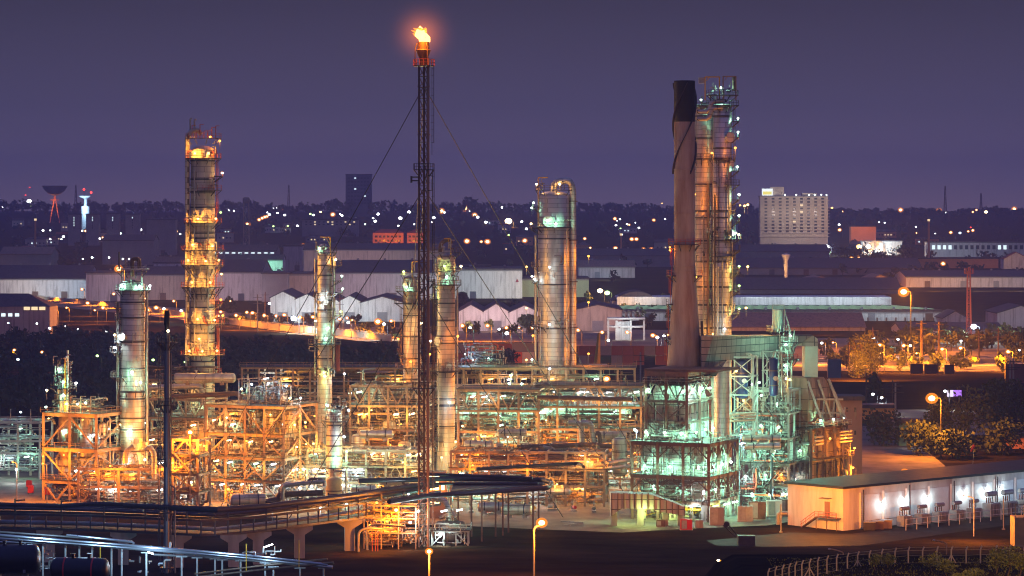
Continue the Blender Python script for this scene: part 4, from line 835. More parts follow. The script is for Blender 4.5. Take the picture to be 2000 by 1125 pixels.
# --- golden column
D = 700; s = S(D)
prof = [(1.18, 800), (1.18, 726), (1.0, 712), (1.0, 520), (1.02, 500), (1.0, 480), (1.0, 300)]
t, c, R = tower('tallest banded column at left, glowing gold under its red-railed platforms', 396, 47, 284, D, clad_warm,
    plats=[(270, -150, 10, 1, 1.6), (309, -150, 20, 1.0, 1.6), (344, -20, 20, 1, 2.0), (371, -100, 15, 1, 1.7), (435, -170, 15, 1, 1.7), (488, -180, 0, 1, 2.2), (517, -180, 0, 1, 2.3), (560, -180, 0, 1, 2.3), (593, -30, 15, 1, 1.8), (631, -140, 10, 1, 2.4), (692, -180, 0, 1, 2.4), (728, -100, 0, 1.1, 1.4)],
    lamps=[(300, -110, 'gold', 2394, 1, 1.3), (300, -65, 'gold', 2394, 1, 1.3), (338, 0, 'warm', 160, 1, 1.8), (427, -100, 'gold', 2223), (427, -40, 'gold', 2223, 1, 1.6), (478, -120, 'gold', 1795), (480, -50, 'gold', 1795), (508, -135, 'gold', 2650, 1, 1.6), (509, -75, 'gold', 2650, 1, 1.6), (508, -25, 'gold', 2137, 1, 1.6), (551, -120, 'gold', 2394, 1, 1.5), (551, -60, 'gold', 2394, 1, 1.5), (535, -12, 'gold', 855, 1, 1.8), (585, -10, 'sodium', 260, 1, 1.6), (622, -100, 'gold', 2394, 1, 1.5), (624, -45, 'gold', 2137, 1, 1.6), (616, -5, 'sodium', 200, 1, 2), (660, -95, 'gold', 1111, 1, 1.7), (684, -130, 'gold', 2223, 1, 1.6), (684, -85, 'gold', 2650, 1, 1.6), (684, -35, 'gold', 2223, 1, 1.6), (275, 0, 'sodium', 160, 1, 1.2), (268, -60, 'sodium', 120, 1, 1.5)],
    ladders=[(-2, 435, 309), (4, 690, 560), (0, 560, 488)], risers=[(-62, 1.5, 690, 440, pipe_pale), (-120, 1.3, 700, 330, pipe_pale)],
    bands=[314, 350, 375, 405, 455, 465, 545, 575, 600, 650, 668, 705], manways=[(-70, 300, .7), (-75, 427, .6), (-110, 478, .5), (-60, 622, .5)], rail=red_rail, deckm=steel_dark, seed=5, busy=((309, 12), (371, 5), (435, 8), (488, 10), (517, 12), (560, 12), (631, 12), (692, 22)), skirt=concrete, skirt_h=1)
r = 4.6 / s; q = Vector((X(367, D), D - 1.2, 0))
m = MB(); m.tube([(q.x, q.y, Z(715, D)), (q.x, q.y, Z(262, D)), (q.x + 2.2, q.y, Z(252, D)), (c[0] - .3, D - .6, Z(262, D))], r, 14, bend=1.2); m.build('overhead_line', clad_warm, t)
for dx, y1 in ((-1.9, 232), (-.9, 234)):
    m = MB(); m.tube([(c[0] + dx - 1, D - 1, Z(270, D)), (c[0] + dx - 1, D - 1, Z(y1, D)), (c[0] + dx - .5, D - 1, Z(y1 - .5, D))], .2, 8, bend=.3); m.build('vent_pipe', pipe_pale, t)
for i in range(7):
    x_ = c[0] - 2.4 + i * .95; h = random.Random(i).uniform(1.2, 3.4); m = MB(); m.bar((x_, D - 1.5, Z(270, D)), (x_, D - 1.5, Z(270, D) + h), .2); m.bar((x_, D - 1.5, Z(270, D) + h), (x_ + .9, D - 1.5, Z(270, D) + h), .14); m.build('valve_stand', red_rail, t)
m = MB(); m.box(X(425, D), X(429, D), D - 1.2, D - .2, Z(736, D), Z(640, D)); m.build('stair_tower', red_rail, t, flat=True)
for y0, y1, k in ((517, 540, 2.3), (560, 584, 2.3)):     # inclined struts under the wide platforms
    for a in range(-170, 0, 20):
        m = MB(); m.bar(pol(c, R + k - .2, a, Z(y0, D) - .2), pol(c, R + .1, a, Z(y1, D)), .16); m.build('strut', steel_dark, t)
# --- slender column
D = 700
t, c, R = tower('slender silver column with a yellow davit arm at its head', 634, 29, 492, D, clad,
    plats=[(493, -120, 20, 1, 1.2), (518, -60, 20, 1, 2.4), (548, -30, 15, 1, 2.4), (572, -40, 15, 1, 2.6), (616, -50, 15, 1, 2.6), (671, -180, 10, 1, 2.2), (586, -140, -40, 1, .8)],
    lamps=[(485, -110, 'green', 180), (507, -30, 'warm', 260, 1, 1.4), (539, -5, 'green', 160, 1, 2.4), (564, -5, 'green', 160, 1, 2.6), (580, -95, 'white', 620, 1, 1.4), (608, -10, 'lime', 300, 1, 2.2), (660, -80, 'green', 560, 1, 1.3), (640, -70, 'green', 260), (726, -90, 'lime', 500, 1, 1.4), (730, 0, 'white', 200, 1, 3), (733, -85, 'warm', 300, 1, 1.6)],
    ladders=[(-5, 720, 493)], risers=[(-20, 2, 735, 500, pipe_pale), (190, 1.4, 735, 505, pipe_pale), (-65, 1.2, 735, 665, pipe_silver)], bands=[518, 538, 586, 605, 671, 700, 720], manways=[(-100, 500, .5), (-80, 590, .5)], seed=7, busy=((493, 9), (586, 6), (616, 4), (671, 10), (735, 10)))
davit(t, (c[0] + R * .8, D - 1, Z(518, D)), Z(463, D) - Z(518, D), -2.4, yellow_paint)
m = MB(); m.tube([(c[0] - .8, D - .4, Z(498, D)), (c[0] - .8, D - .4, Z(483, D)), (c[0] - .1, D - .4, Z(481, D)), (c[0] + .6, D - .4, Z(486, D))], .75, 12, bend=1); m.build('overhead_pipe', clad, t)
m = MB(); m.tube([(c[0] - R - .2, D - .5, Z(685, D)), (c[0] - R - 1.9, D - .5, Z(685, D)), (c[0] - R - 1.9, D - .5, Z(677, D)), (c[0] + 1, D - R - .4, Z(676, D))], .14, 7, bend=.3); m.build('loop_pipe', pipe_pale, t)
m = MB(); m.box(c[0] + R + .9, c[0] + R + 1.9, D - .6, D + .2, Z(725, D), Z(674, D)); m.build('cable_riser', paint('maroon_paint', (.16, .02, .02), .5), t, flat=True)
# --- pair of columns either side of the flare stack
D = 715
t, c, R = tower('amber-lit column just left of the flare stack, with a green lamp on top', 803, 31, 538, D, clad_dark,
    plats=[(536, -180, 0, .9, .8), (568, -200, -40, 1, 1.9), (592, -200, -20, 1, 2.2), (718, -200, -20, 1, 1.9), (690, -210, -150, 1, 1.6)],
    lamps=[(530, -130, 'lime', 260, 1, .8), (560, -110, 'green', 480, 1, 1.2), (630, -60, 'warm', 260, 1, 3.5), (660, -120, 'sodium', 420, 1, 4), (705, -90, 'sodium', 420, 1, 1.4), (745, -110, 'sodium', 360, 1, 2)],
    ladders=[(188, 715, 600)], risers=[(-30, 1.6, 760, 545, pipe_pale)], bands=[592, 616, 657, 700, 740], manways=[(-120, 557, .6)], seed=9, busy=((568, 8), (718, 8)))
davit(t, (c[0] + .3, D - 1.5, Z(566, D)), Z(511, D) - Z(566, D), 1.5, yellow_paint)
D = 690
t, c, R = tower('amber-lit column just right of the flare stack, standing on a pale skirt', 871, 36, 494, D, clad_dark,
    plats=[(493, -200, 20, 1, 1.7), (529, -180, 10, .95, 1.2), (556, -220, 20, 1, 1.5), (584, -210, -140, 1, 2.2), (676, 165, 230, 1, 1.6), (724, -180, 0, 1, 1.3), (860, 150, 260, 1, 1.6)],
    lamps=[(519, -95, 'lime', 620, 1, 1.1), (540, -85, 'green', 300, 1, 1.2), (520, 0, 'warm', 120, 1, 1.4), (577, 180, 'lime', 160, 1, 2), (655, -60, 'sodium', 420, 1, 3.6), (690, -130, 'sodium', 300, 1, 3.6), (666, 190, 'warm', 160, 1, 1.5), (760, -30, 'sodium', 620, 1, 3.6), (784, -75, 'white', 420, 1, 1.3), (830, -40, 'gold', 700, 1, 3), (860, -60, 'gold', 520, 1, 2.6), (890, -100, 'gold', 500, 1, 3), (900, -50, 'gold', 400, 1, 2.6)],
    ladders=[(182, 900, 560)], risers=[(-6, 1.6, 905, 560, pipe_pale), (170, 2.4, 620, 545, pipe_brown), (-130, 1.2, 880, 700, pipe_pale)], bands=[592, 625, 656, 670, 726, 778, 792, 832, (790, 1.0)], manways=[(-135, 666, .8), (-75, 716, .6)], skirt=concrete, skirt_h=Z(889, D), seed=11, busy=((493, 12), (529, 8), (556, 6), (724, 6)))
davit(t, (c[0] + 1.2, D - 1.6, Z(529, D)), Z(466, D) - Z(529, D), -1.6, yellow_paint)
m = MB(); m.tube([(c[0] - 1.4, D - .6, Z(492, D)), (c[0] - 1.2, D - .6, Z(475, D)), (c[0] + .6, D - .6, Z(466, D)), (c[0] + 1.4, D - .6, Z(476, D))], .5, 10, bend=.8); m.build('overhead_pipe', pipe_brown, t)
m = MB(); m.box(c[0] + R - 1.2, c[0] + R + .4, D - R - .05, D - R + 1.2, Z(670, D), Z(657, D)); m.build('name_plate', steel_grey, t, flat=True) if False else None
# --- big column
D = 745; s = S(D)
t, c, R = tower('big twin-barrelled silver column with a pipe arching over its domed head', 1082, 62, 373, D, clad,
    plats=[(371, -220, 10, .95, .9), (404, 165, 200, 1, 1.5), (443, -190, -40, 1, 1.7), (446, 160, 200, 1, 2.2), (520, 165, 200, 1, 1.7), (550, 160, 200, 1, 1.6), (637, 165, 240, 1, 1.9), (711, 165, 200, 1, 1.5), (748, -60, 5, 1, 2.6), (746, 170, 205, 1, 1.4)],
    lamps=[(360, 185, 'warm', 200, 1, .4), (360, -60, 'warm', 90, .6, .4), (396, 182, 'green', 120, 1, 1.2), (406, 182, 'green', 60, 1, 1.6), (437, -86, 'green', 1100, 1, 1.6), (430, -110, 'green', 300, 1, 1.2), (437, 182, 'warm', 140, 1, 1.8), (540, 184, 'white', 260, 1, 1.6), (545, 200, 'white', 160, 1, 1.2), (500, -14, 'sodium', 700, 1, 5), (520, -96, 'white', 260, 1, 8), (590, -14, 'sodium', 700, 1, 5), (630, -96, 'white', 260, 1, 9), (600, -135, 'gold', 420, 1, 6), (520, -135, 'gold', 360, 1, 6), (655, 188, 'sodium', 160, 1, 1.4), (690, -14, 'sodium', 700, 1, 5), (715, -96, 'white', 240, 1, 8), (700, -135, 'gold', 420, 1, 6), (702, 185, 'green', 160, 1, 1.6), (740, 188, 'lime', 160, 1, 1.6), (770, -60, 'sodium', 600, 1, 4), (760, -120, 'sodium', 500, 1, 4)],  # the lamps farthest out are added for the shell's vertical light stripes
    risers=[(188, 2.6, 790, 520, pipe_pale), (-178, 2.2, 560, 460, pipe_pale), (-45, 1.6, 760, 448, clad), (-140, 1.4, 720, 600, pipe_pale), (-33, 1.1, 740, 520, pipe_silver)], bands=[444, 466, 555, 640, 732], manways=[(-108, 432, 1.15), (-120, 632, .9), (-60, 700, .4)], seed=13, busy=((371, 8), (443, 8), (520, 4), (550, 4), (637, 8), (748, 5)), skirt=None, prof=[(1, 900), (1, 384)], dome=.35)
r = 6.4 / s; xx = X(1119, D)
m = MB(); m.tube([(c[0], D, Z(376, D)), (c[0], D, Z(356, D)), (xx - .9, D - .4, Z(352, D)), (xx, D - .4, Z(368, D)), (xx, D - .4, Z(738, D)), (xx - 1.5, D - 2.5, Z(753, D)), (X(1000, D), D - 3, Z(754, D))], r, 16, bend=2.6); m.build('overhead_line', clad, t)
for y in (394, 470, 551, 640, 690): m = MB(); m.bar((xx, D - .4, Z(y, D)), (c[0] + R * .9, D - .6, Z(y, D)), .3); m.box(xx - 1.1, xx + 1.2, D - 1.4, D + .6, Z(y, D), Z(y, D) + .25); m.build('pipe_support', steel_brown, t)
davit(t, (c[0] - R, D - 1.2, Z(445, D)), Z(347, D) - Z(445, D), 2.5, yellow_paint)
# --- twin columns right
D = 676
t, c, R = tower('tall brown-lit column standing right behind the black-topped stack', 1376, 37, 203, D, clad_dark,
    plats=[(206, -200, 20, 1, 1.2), (311, -150, -30, 1, .5)],
    lamps=[(196, -110, 'green', 160, 1, .6), (300, -80, 'sodium', 420, 1, 5), (380, -110, 'sodium', 500, 1, 6), (470, -70, 'sodium', 500, 1, 5), (540, -110, 'sodium', 420, 1, 5), (600, -60, 'gold', 420, 1, 5), (650, -75, 'gold', 360, 1, 4)],
    risers=[(-75, 2.4, 690, 360, pipe_brown), (-48, 1.5, 700, 230, pipe_grey), (-100, 1.2, 690, 420, pipe_pale)], bands=[227, 270, 311, 360, 412, 425, 470, 510, 560, 595, 640], manways=[(-95, 250, .5), (-80, 450, .5)], seed=15, busy=((206, 10), (311, 4), (425, 5), (510, 6)), rail=steel_dark, prof=[(1, 900), (1, 209)], dome=.3)
D = 668; s = S(D)
t, c, R = tower('tall silvery-brown column at the right of the pair, its right side strung with lamps', 1411, 36, 199, D, clad,
    plats=[(206, -200, 60, 1, 1.7), (186, -190, 60, .9, 1.8), (237, -15, 20, 1, 1.8), (267, -15, 20, 1, 1.8), (312, -170, 10, 1, .9), (333, -25, 20, 1, 1.8), (361, -75, 15, 1, 1.9), (390, -15, 20, 1, 1.8), (431, -25, 20, 1, 2.0), (466, -75, 15, 1, 2.3), (489, -15, 20, 1, 2.0), (500, -160, 10, 1, .8), (532, -35, 20, 1, 1.8), (568, -35, 20, 1, 1.8), (613, -30, 20, 1, 1.8)],
    lamps=[(172, -110, 'green', 340, .5, .4), (231, -2, 'green', 190, 1, 1.5), (258, -2, 'green', 190, 1, 1.5), (326, -8, 'green', 300, 1, 1.3), (380, -4, 'green', 190, 1, 1.7), (421, -2, 'green', 190, 1, 1.7), (402, 0, 'gold', 60, 1, 3), (455, -32, 'green', 700, 1, 1.3), (458, -4, 'warm', 200, 1, 1.6), (520, -4, 'lime', 300, 1, 1.7), (558, -4, 'lime', 300, 1, 1.7), (603, -6, 'lime', 300, 1, 1.7), (290, -70, 'sodium', 400, 1, 5), (400, -40, 'gold', 500, 1, 5), (520, -40, 'gold', 700, 1, 5), (600, -45, 'gold', 700, 1, 5), (640, -90, 'white', 300, 1, 5), (655, -35, 'gold', 500, 1, 3)],
    ladders=[(-1, 620, 206), (-120, 500, 312)], risers=[(-118, 2.0, 715, 520, pipe_pale), (-135, 1.8, 690, 380, pipe_brown), (-60, 1.4, 460, 320, pipe_pale), (-95, 1.2, 650, 500, pipe_grey), (-35, 1.1, 610, 470, pipe_pale)], bands=[227, 290, 310, 412, 425, 470, 510, 560, 595, 609, 640], manways=[(-55, 268, .95), (-45, 320, .6), (-40, 455, .6)], seed=16, busy=((206, 9), (186, 14), (361, 8), (466, 12), (333, 4), (431, 5), (532, 5), (613, 5)), rail=steel_dark, prof=[(1, 900), (1, 206)], dome=.2)
for x0, x1, y0 in ((1364, 1376, 152), (1376, 1404, 151), (1411, 1436, 150)):
    a, b = X(x0, D), X(x1, D); m = MB()
    if x0 == 1364: m.box(a, b, D - 2, D - .6, Z(163, D), Z(y0, D)); m.build('head_box', steel_grey, t, flat=True); continue
    m.bar((a, D - 2, Z(196, D)), (a, D - 2, Z(y0, D)), .26); m.bar((b, D - 2, Z(196, D)), (b, D - 2, Z(y0, D)), .26); m.bar((a, D - 2, Z(y0, D)), (b, D - 2, Z(y0, D)), .26); m.bar((a + .3, D - 2, Z(y0 + 8, D)), (a + 1.0, D - 2, Z(y0, D)), .16); m.build('lifting_frame', yellow_paint if x0 < 1411 else steel_tan, t, flat=True)
m = MB(); m.lathe([(.45, Z(178, D)), (.45, Z(152, D)), (.35, Z(150, D))], 12, (X(1433, D), D - 1.5, 0)); m.build('relief_stack', steel_brown, t)
for (x0, y0, y1) in ((1362, 202, 219), (1362, 214, 233)):
    m = MB(); m.tube([(X(x0 - 2, D), D - R - .5, Z(y1, D)), (X(1380, D), D - R - .6, Z(y1, D)), (X(1386, D), D - R - .6, Z(y1 - 8, D)), (X(1388, D), D - R - .6, Z(y0 - 2, D)), (X(1410, D), D - R - .4, Z(y0 - 4, D))], .5, 12, bend=1.2); m.build('overhead_pipe', clad_dark, t)
# --- black-topped stack
D = 625; s = S(D); x = X(1337, D); c = (x, D)
t = thing('chimney_stack', 'stained concrete stack flaring to a wide foot, its top painted black', 'chimney', (x, D, Z(727, D)))
m = MB(); m.lathe([(35 / s, Z(727, D)), (33 / s, Z(700, D)), (29.5 / s, Z(650, D)), (25.5 / s, Z(590, D)), (22 / s, Z(535, D)), (20.6 / s, Z(525, D)), (20.3 / s, Z(238, D))], 40, (x, D, 0)); m.build('shaft', stack_mat, t)
m = MB(); m.lathe([(20.4 / s, Z(238, D)), (20.7 / s, Z(237, D)), (20.7 / s, Z(158, D)), (19 / s, Z(157.5, D)), (19 / s, Z(165, D)), (.1, Z(170, D))], 40, (x, D, 0)); m.build('black_top', black_mat, t)
for k in range(3):
    m = MB(); n = 44; R0 = 20.5 / s
    for i in range(n + 1):
        a = 2 * math.pi * (k / 3 + i / n * .62) + 1.0; z = Z(340, D) + (Z(165, D) - Z(340, D)) * i / n
        for r_ in (R0 - .02, R0 + .42): m.v.append((x + r_ * math.cos(a), D + r_ * math.sin(a), z)); m.v.append((x + r_ * math.cos(a), D + r_ * math.sin(a), z + .35))
    for i in range(n): b = 4 * i; m.f += [(b, b + 2, b + 6, b + 4), (b + 3, b + 1, b + 5, b + 7), (b + 2, b + 3, b + 7, b + 6)]
    m.build('helical_strake', steel_dark, t)
for y in (275, 331, 352, 416, 520, 530): band(t, c, 20.3 / s if y < 500 else 21 / s, Z(y, D), stack_mat, .25)
platform(t, c, 20.6 / s, Z(477, D), -205, 25, 1.3, red_rail); platform(t, c, 21.6 / s, Z(538, D), -205, -140, 1.5, red_rail); platform(t, c, 21.6 / s, Z(538, D), -40, 25, 1.5, red_rail)
platform(t, c, 25 / s, Z(594, D), 170, 205, 1.3, steel_dark); platform(t, c, 29 / s, Z(661, D), 170, 205, 1.3, steel_dark)
for y0, y1, k in ((538, 477, 21), (594, 538, 23.5), (661, 594, 27.5), (725, 661, 32)): ladder(t, c, k / s, 187, Z(y0, D), Z(y1, D), red_rail)
m = MB(); m.bar((x + 32.5 / s + .4, D - .5, Z(690, D)), (x + 29.5 / s + .4, D - .5, Z(627, D)), .5); m.build('duct_edge', steel_dark, t)
for y, k in ((483, 'sodium'), (489, 'sodium')): flood(t, c, 20.6 / s, 182, Z(y, D), k, 50, .16, .9, False)
light((x - 4, D - 22, Z(600, D)), 'warm', 420, t, .5)
light((x + 2, D - 24, Z(420, D)), 'warm', 300, t, .5)
# --- flare stack
D = 560; s = S(D)
t = thing('flare_stack', 'guyed flare stack, the tallest thing, burning at its tip', 'flare stack', (X(828, D), D, 0)); x = X(828, D)
zt = Z(128, D)
for dx, r_, mt in ((-.95, .2, steel_brown), (.8, .28, paint('rusty_riser', (.34, .21, .14), .45, .3, .4, .5, streak=True)), (0, .2, steel_brown)):
    y_ = D - .3 if dx else D + .9; m = MB(); m.tube([(x + dx, y_, 0), (x + dx, y_, zt + (1.5 if dx > 0 else 0))], r_, 12)
    z = 5
    while z < zt: m.tube([(x + dx, y_, z), (x + dx, y_, z + .2)], r_ * 1.5, 10); z += 9.3
    m.build('riser', mt, t)
m = MB(); n = 44
for k in range(n):
    z0_, z1_ = zt * k / n, zt * (k + 1) / n; A = [Vector((x - .95, D - .3, z0_)), Vector((x + .8, D - .3, z0_)), Vector((x, D + .9, z0_))]; B = [Vector((a.x, a.y, z1_)) for a in A]
    for i in range(3): m.bar(A[i], B[(i + 1) % 3], .13); m.bar(B[i], B[(i + 1) % 3], .15)
m.build('lattice_bracing', steel_brown, t, flat=True)
m = MB(); ring(m, (x, D), .1, 2.1, zt - .15, zt, -180, 180); p = m.build('platform', steel_dark, t)
m = MB()
for i in range(16):
    a = 22.5 * i; m.bar(pol((x, D), 2.05, a, zt), pol((x, D), 2.05, a, zt + 1.2), .09)
    for h in (.6, 1.2): m.bar(pol((x, D), 2.05, a, zt + h), pol((x, D), 2.05, a + 22.5, zt + h), .08)
m.build('handrail', red_rail, p, flat=True)
platform(t, (x, D), .9, Z(331, D), -200, 20, 1.15, steel_dark); platform(t, (x, D), 1.1, Z(548, D), -60, 10, 1.0, steel_dark); platform(t, (x, D), 1.1, Z(757, D), -200, 20, 1.2, steel_dark)
ladder(t, (x, D), 1.1, 0, Z(303, D), zt, steel_dark); ladder(t, (x, D), 1.2, -5, Z(540, D), Z(331, D), steel_dark); ladder(t, (x, D), 1.2, -5, Z(757, D), Z(548, D), steel_dark); ladder(t, (x, D), 1.2, -10, Z(1050, D), Z(757, D), steel_brown)
m = MB(); m.tube([(x - 1.0, D - .5, Z(353, D)), (x - 2.3, D - .5, Z(353, D)), (x - 2.3, D - .5, Z(346, D)), (x - 1, D - .5, Z(346, D))], .13, 7); m.tube([(x - 2.4, D - .5, Z(357, D)), (x - 2.4, D - .5, Z(344, D))], .2, 8); m.build('pilot_gas_loop', steel_dark, t)
m = MB(); m.tube([(x + .8, D - .5, Z(372, D)), (x + 1.6, D - .5, Z(372, D)), (x + 1.6, D - .5, Z(343, D)), (x + .8, D - .5, Z(343, D))], .11, 7); m.build('expansion_loop', steel_dark, t)
tip_m = paint('heat_stained_tip', (.06, .028, .018), .6, .3, .4, 1)
xt = x - .1
m = MB(); m.lathe([(.8, zt), (.8, Z(113, D)), (1.0, Z(110, D)), (1.45, Z(98, D)), (1.2, Z(96, D)), (1.1, Z(84, D)), (1.15, Z(82, D)), (.9, Z(83, D))], 20, (xt, D, 0)); m.build('flare_tip', tip_m, t)
for a in (0, 120, 240):
    q = pol((xt, D), 1.6, a - 60, 0); m = MB(); m.tube([(q.x, q.y, zt), (q.x, q.y, Z(94, D)), (xt + (q.x - xt) * .75, D + (q.y - D) * .75, Z(84, D))], .1, 6); m.build('pilot_burner', tip_m, t)
light((x + 3, D - 16, 55), 'warm', 150, t, .4); light((x + 2, D - 16, 26), 'sodium', 260, t, .4)  # bare lights added to brighten the mast
def flame():
    rnd = random.Random(4); z0_ = Z(83, D)
    t = thing('flame', 'bright orange flare flame leaning left at the top of the stack', 'flame', (xt, D, z0_))
    core, N, L, B = nt('flame_core'); B.inputs['Base Color'].default_value = (0, 0, 0, 1); B.inputs['Emission Color'].default_value = (1, .48, .11, 1); B.inputs['Emission Strength'].default_value = 5.5; core.cycles.emission_sampling = 'NONE'
    out, N, L, B = nt('flame_edge'); B.inputs['Base Color'].default_value = (0, 0, 0, 1); B.inputs['Emission Color'].default_value = (1, .26, .03, 1); B.inputs['Emission Strength'].default_value = 2.2; out.cycles.emission_sampling = 'NONE'
    prof = [(.8, 0), (1.1, .6), (1.2, 1.1), (1.05, 1.7), (.7, 2.3), (.3, 2.8), (.03, 3.1)]
    m = MB(); n = 18; vs = []
    for i, (r_, h) in enumerate(prof):
        for j in range(n):
            a = 6.283 * j / n; k = r_ * (1 + .24 * math.sin(3 * a + h * 2.2) + .16 * math.sin(5 * a - h * 3)); vs.append((xt - h * .22 + k * math.cos(a) + (.25 if h < 1 else 0), D + k * math.sin(a), z0_ + h + .12 * math.sin(4 * a)))
    m.add(vs, [(i * n + j, i * n + (j + 1) % n, (i + 1) * n + (j + 1) % n, (i + 1) * n + j) for i in range(len(prof) - 1) for j in range(n)]); m.build('flame_core', core, t, sharp=180)
    for k in range(12):
        a = rnd.uniform(2.2, 4.0) if k < 4 else rnd.uniform(0, 6.28); h = rnd.uniform(.8, 2.6); p0 = Vector((xt - h * .2 + math.cos(a) * .9, D + math.sin(a) * .6, z0_ + h)); d = Vector((-rnd.uniform(.5, 1.5) if k < 7 else rnd.uniform(-.3, .3), 0, rnd.uniform(.3, 1.0)))
        m = MB(); m.tube([p0, p0 + d * .5 + Vector((0, 0, .12)), p0 + d], [.34, .22, .03], 7); m.build('flame_tongue', out, t, sharp=180)
    light((xt - .2, D - 2.2, z0_ + 1.2), 'sodium', FLARE, t, 1.2)
    # added volume painting a soft glare halo round the flame
    gm = bpy.data.materials.new('flame_halo'); gm.use_nodes = True; N, L = gm.node_tree.nodes, gm.node_tree.links; N.remove(N['Principled BSDF'])
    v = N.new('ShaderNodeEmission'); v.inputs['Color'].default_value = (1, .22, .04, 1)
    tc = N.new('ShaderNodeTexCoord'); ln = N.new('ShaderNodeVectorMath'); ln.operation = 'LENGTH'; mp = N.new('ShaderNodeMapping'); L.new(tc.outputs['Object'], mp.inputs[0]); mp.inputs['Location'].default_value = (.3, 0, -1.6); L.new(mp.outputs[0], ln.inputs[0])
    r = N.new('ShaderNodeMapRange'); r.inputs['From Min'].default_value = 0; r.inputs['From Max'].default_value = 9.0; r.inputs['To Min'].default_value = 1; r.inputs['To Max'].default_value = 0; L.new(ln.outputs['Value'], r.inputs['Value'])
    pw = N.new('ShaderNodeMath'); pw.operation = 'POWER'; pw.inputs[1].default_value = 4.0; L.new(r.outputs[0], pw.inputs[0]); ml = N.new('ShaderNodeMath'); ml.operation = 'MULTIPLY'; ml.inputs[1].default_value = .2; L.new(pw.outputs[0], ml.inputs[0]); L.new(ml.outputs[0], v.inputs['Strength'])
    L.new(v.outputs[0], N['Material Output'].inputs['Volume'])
    m = MB(); m.ball((xt - .3, D, z0_ + 1.6), 9.2, 20, 12); m.build('flame_halo', gm, t)
FLARE = 3500
flame()
guy_m = steel_dark
def guy(lab, p0, p1):
    a, b = Vector(p0), Vector(p1); m = MB(); pts = []
    for i in range(9):
        u = i / 8; q = a + (b - a) * u; q.z -= 2.2 * 4 * u * (1 - u) * .35; pts.append(q)
    m.tube(pts, .085, 5); o = m.build('guy_wire', guy_m, None, at=a); tag(o, lab, 'guy wire', 'guy wires of the flare stack')
for zz, grp in ((Z(168, D), 'upper'), (Z(368, D), 'middle'), (Z(560, D), 'lower')):
    for (px, py, D2, side) in ((370, 925, 640, 'left'), (1290, 940, 655, 'right'), (790, 900, 800, 'back')):
        k = {'upper': 1.0, 'middle': .86, 'lower': .55}[grp]
        e = W(px, py, D2); b = Vector((x + (e.x - x) * k, D + (e.y - D) * k, .2)); guy(f'{grp} guy wire running {"back behind" if side == "back" else "down to the " + side + " of"} the flare stack', (x, D, zz), b)
# --- dark slim stack at left front
D = 520; s = S(D); x = X(326, D)
t = thing('vent_stack', 'slim dark vent stack with a black tip and one round platform', 'stack', (x, D, 0))
m = MB(); m.lathe([(.62, 0), (.6, Z(800, D)), (.5, Z(790, D)), (.46, Z(650, D))], 16, (x, D, 0)); m.build('lower_pipe', paint('dull_stack_metal', (.20, .19, .21), .4, .6, .35, .6, streak=True), t)
m = MB(); m.lathe([(.45, Z(650, D)), (.4, Z(636, D)), (.52, Z(634, D)), (.52, Z(612, D)), (.4, Z(606, D))], 16, (x, D, 0)); m.build('tip', black_mat, t)
platform(t, (x, D), .5, Z(668, D), -180, 180, 1.35, steel_dark); platform(t, (x, D), .6, Z(1000, D), -180, 90, .9, steel_dark); platform(t, (x, D), .6, Z(790, D), -180, 90, .9, steel_dark); platform(t, (x, D), .6, Z(895, D), 90, 270, 1.2, steel_dark); platform(t, (x, D), .6, Z(1108, D), -180, 180, .8, steel_dark)
m = MB(); m.tube([(x + 1.5, D - .4, 0), (x + 1.5, D - .4, Z(952, D)), (x + .8, D - .4, Z(948, D))], .16, 8, bend=.4); m.build('side_pipe', pipe_grey, t)
m = MB(); m.tube([(x + .75, D - .2, 0), (x + .75, D - .2, Z(690, D))], .13, 8); m.build('side_pipe', steel_brown, t)
ladder(t, (x, D), .75, 178, 0, Z(668, D), steel_dark)
m = MB(); m.ball((x + .3, D - .6, Z(646, D)), .25, 8, 5); m.build('lamp', EM['warm'], t)
